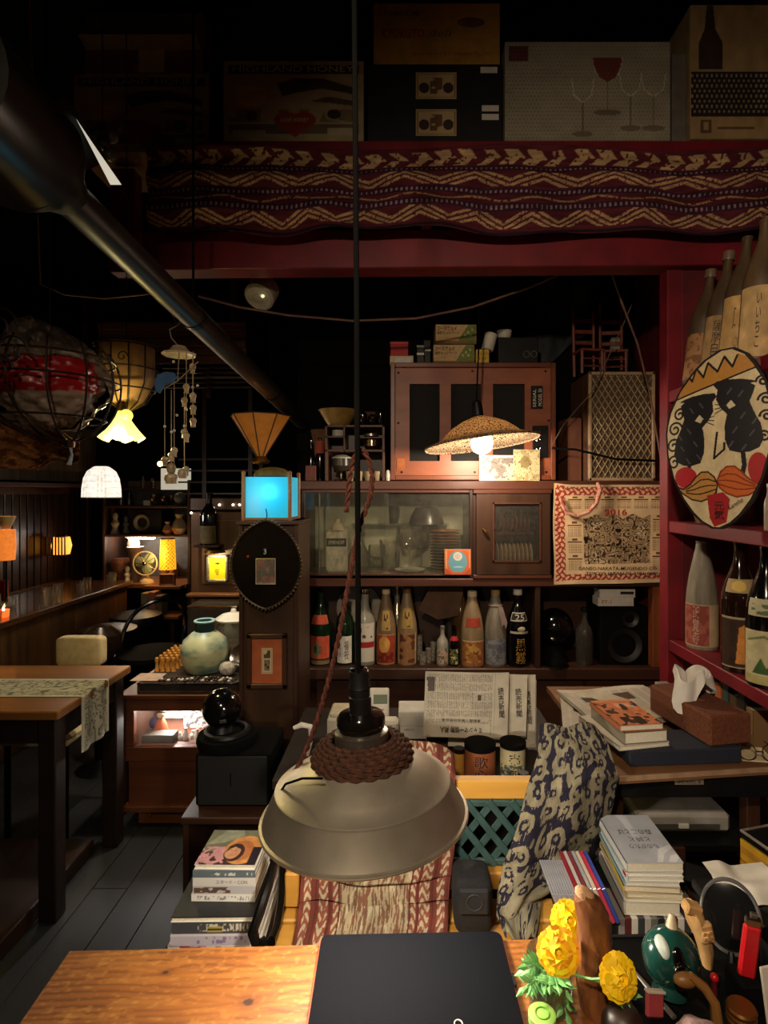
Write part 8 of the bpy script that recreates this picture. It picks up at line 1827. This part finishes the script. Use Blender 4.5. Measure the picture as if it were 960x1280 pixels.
for (cx, cz, r) in ((-.02, .04, .045), (.01, -.02, .04), (-.02, -.06, .035)): part('scroll', MB().tube([(cx + r * (1 - t / 12) * math.cos(t), 0, cz + r * (1 - t / 12) * math.sin(t)) for t in np.linspace(0, 8, 30)], .003, 6), WIRE, wsc)
part('hanging_wire', MB().tube([(-.02, 0, .08), (-.02, 0, 3.4 - P(8, 428, 1.3).z)], .002, 6), WIRE, wsc)
c = Cv(60, 50, '#6a4226'); c.put(fbm(c.x * 9, c.y * 9, 3) > .52, '#9c6a3c').put(vnoise(c.x * 40, c.y * 40, 5) > .78, '#c08a50')
o = surf('batik_cloth_shade', c, lambda a, b: (XU(-20, 1.6) + a * .27, 1.6 + .05 * np.sin(a * 3), ZV(592, 1.6) + a * .045 + b * (.16 - .10 * a) + .01 * np.sin(a * 12)), CLOTH, thick=.003); tag(o, 'brown batik cloth hanging below the big wire lantern', 'cloth')
# second basket with flower lamp
G2 = 2.05
b2 = P(158, 468, G2); r2 = px(37, G2)
w2 = thing('small_wire_basket', 'small wire basket with cream lining above the yellow flower lamp', 'basket', b2)
part('lining', MB().lathe([(.02, -px(45, G2)), (r2 * .55, -px(36, G2)), (r2 * .92, -px(5, G2)), (r2 * .93, px(32, G2)), (r2 * .90, px(32, G2)), (r2 * .88, -px(5, G2)), (r2 * .5, -px(34, G2))], 28), mat('cream_lining', '#b88c50', '#8a6434', .7, 0, 10), w2)
for k in range(12):
    a = 2 * math.pi * k / 12; part('rib', MB().tube([(r2 * s_ * math.cos(a), r2 * s_ * math.sin(a), px(z_, G2)) for s_, z_ in ((.12, -46), (.6, -36), (.95, -14), (1.0, 5), (1.0, 34))], .0026, 6), WIRE, w2)
for z_, s_ in ((5, 1.0), (34, 1.0), (-20, .90)): part('hoop', MB().torus((0, 0, px(z_, G2)), r2 * s_, .003, 32, 6), WIRE, w2)
for q in (-1, 1): part('scroll', MB().tube([(q * r2 * .35 + .02 * (1 - t / 9) * math.cos(t), -r2 * .98, px(14, G2) + .02 * (1 - t / 9) * math.sin(t)) for t in np.linspace(0, 7, 22)], .0022, 6), WIRE, w2)
part('hanging_wire', MB().tube([(0, 0, px(34, G2)), (0, 0, 3.4 - b2.z)], .002, 6), WIRE, w2)
fp_ = P(152, 532, G2 - .05)
fl_ = thing('yellow_flower_lamp', 'glowing yellow glass flower lamp with frilled edge under the small basket', 'lamp', fp_)
def frill():
    def pos(a, b):
        th = a * 2 * np.pi; k = 1 + .16 * np.sin(th * 6) * b
        r = (.016 + .052 * b ** 1.3) * k
        return (r * np.cos(th), r * np.sin(th), .055 - .105 * b + .008 * np.sin(th * 6) * b)
    return surf('frilled_shade', Cv(72, 14, '#f0dc4a').mix(np.linspace(0, 1, 14)[:, None] * np.ones(72) * .5, '#f8f0a0'), pos, vc('lit_yellow_glass', .3, .5, emit=1.0), fl_)
frill(); part('bulb', MB().sphere((0, 0, -.005), .026, 16, 10), glow('flower_bulb_glow', (1, .9, .55), 18), fl_); part('cap', MB().lathe([(0, .05), (.02, .05), (.014, .08), (0, .085)], 16), BRASS, fl_); part('upper_petal', MB().sphere((.022, -.01, .035), .022, 14, 10), mat('pale_yellow_petal', '#e8d85c', '#d0c040', .3, emit=.5, ecol='#f0e068'), fl_)
part('lamp_wire', MB().tube([(0, 0, .08), (.01, .03, .14)], .003, 6), CORD, fl_)
lamp('flower_lamp_light', P(152, 545, G2 - .1), 2.2, (1, .82, .38), .03)
# white lace lamp
WY = 2.9
wl = thing('white_lace_lamp', 'white beaded dome lampshade glowing over the slat screen', 'lamp', P(127, 622, WY)); wr_, wh_ = px(22, WY), px(40, WY)
prw = [(wr_, 0), (wr_ * .98, wh_ * .3), (wr_ * .9, wh_ * .6), (wr_ * .72, wh_ * .82), (wr_ * .4, wh_ * .96), (.01, wh_)]
c = Cv(100, 60, '#f0e6d8'); c.put((np.abs(np.sin(c.x * 110)) < .22) & (vnoise(c.x * 60, c.y * 30, 3) > .4), '#c9bcae'); c.put(np.abs((c.y * 5) % 1 - .5) < .05, '#d8ccbe'); c.vary(.15, 30, 3)
surf('beaded_shade', c, lambda a, b: (np.interp(b, [0, .3, .6, .82, .96, 1], [p[0] for p in prw]) * (1 + .02 * np.sin(a * 90)) * np.cos(a * 2 * np.pi), np.interp(b, [0, .3, .6, .82, .96, 1], [p[0] for p in prw]) * (1 + .02 * np.sin(a * 90)) * np.sin(a * 2 * np.pi), b * wh_), vc('lit_lace', .6, .3, emit=.42), wl)
part('top_cap', MB().lathe([(0, wh_ + .02), (.02, wh_ + .015), (.035, wh_ - .004), (0, wh_ - .004)], 16), BLKM, wl); part('hem_ring', MB().torus((0, 0, 0), wr_, .003, 40, 6), WHITEP, wl); part('hanging_wire', MB().tube([(0, 0, wh_), (0, 0, 3.4 - P(127, 622, WY).z)], .002, 6), CORD, wl); part('bulb', MB().sphere((0, 0, wh_ * .4), .02, 14, 10), glow('lace_bulb_glow', (1, .9, .75), 8), wl)
lamp('lace_lamp_light', P(127, 634, WY), 1.6, (1, .9, .76), .05)
# wind chime
CHY = 1.79
wcx = thing('shell_wind_chime', 'shell and bell wind chime hanging from the pipe', 'wind chime', P(224, 440, CHY))
SHM = mat('chime_shell', '#c9b494', '#8a7454', .35, 0, 30); CST = mat('chime_thread', '#a08c70', '#7c6a50', .6)
part('shell_canopy', MB().lathe([(0, .022), (.02, .018), (.035, .0), (.054, -.006), (.051, -.012), (.03, -.004), (0, .006)], 9), mat('pale_shell', '#d0bc9c', '#a8906c', .3), wcx)
def rel(u, v, dy=0): return P(u, v, CHY) - P(224, 440, CHY) + Vector((0, dy, 0))
part('hanging_loop', MB().tube([rel(224, 434), rel(214, 422), rel(212, 412), rel(222, 406), rel(238, 392)], .0022, 6), mat('pale_twine', '#8c7c64', '#6c5e4a', .7), wcx); part('pipe_tie', MB().tube([rel(210, 384), rel(222, 406), rel(236, 376), rel(228, 368)], .0025, 6), mat('pale_twine', '#8c7c64'), wcx)
part('blue_fish', MB().prism([(-.05, -.01), (-.045, -.045), (-.035, -.05), (-.02, -.025), (.005, -.015), (.02, .002), (.012, .015), (-.012, .018), (-.035, .01)], -.006, .006, Matrix.Translation(rel(213, 472))), mat('blue_fish_paint', '#3c6490', '#2c4c74', .5), wcx, label='blue painted fish')
for (u, v0, v1, bells, dy) in ((206, 486, 580, (576,), 0), (211, 486, 592, (570, 590), .02), (221, 478, 600, (565, 598), -.02), (226, 478, 584, (500, 540), .03), (233, 476, 548, (485, 546), .0), (238, 445, 520, (458, 495), .02), (243, 450, 535, (497, 512, 528), -.01), (231, 590, 598, (588,), .01)):
    part('thread', MB().tube([rel(u, 440 if v0 < 478 else v0, dy), rel(u, v1, dy)], .0014, 5), CST, wcx)
    for v in bells: part('bell', MB().lathe([(.003, .014), (.009, .010), (.011, .003), (.008, -.003), (.007, -.014), (.009, -.017), (0, -.012)], 12, Matrix.Translation(rel(u, v, dy))), SHM, wcx)
    part('bead', MB().sphere(rel(u, (v0 + v1) / 2, dy), .0045, 10, 6), WHITEP, wcx)
for (u, v) in ((217, 452), (242, 463), (247, 482), (232, 510), (221, 519)): part('white_bead', MB().sphere(rel(u, v), .0045, 10, 6), WHITEP, wcx)
part('spreader', MB().tube([rel(205, 486), rel(222, 476), rel(248, 452)], .002, 6), CST, wcx); part('spreader', MB().tube([rel(224, 440), rel(222, 476)], .0015, 5), CST, wcx)
for (u, v, r) in ((212, 598, .017), (214, 585, .015), (228, 592, .015)): part('bell_cup', MB().lathe([(.006, r), (r * .8, r * .7), (r, 0), (r * .8, -r * .8), (r * .7, -r), (0, -r * .6)], 14, Matrix.Translation(rel(u, v))), SHM, wcx)
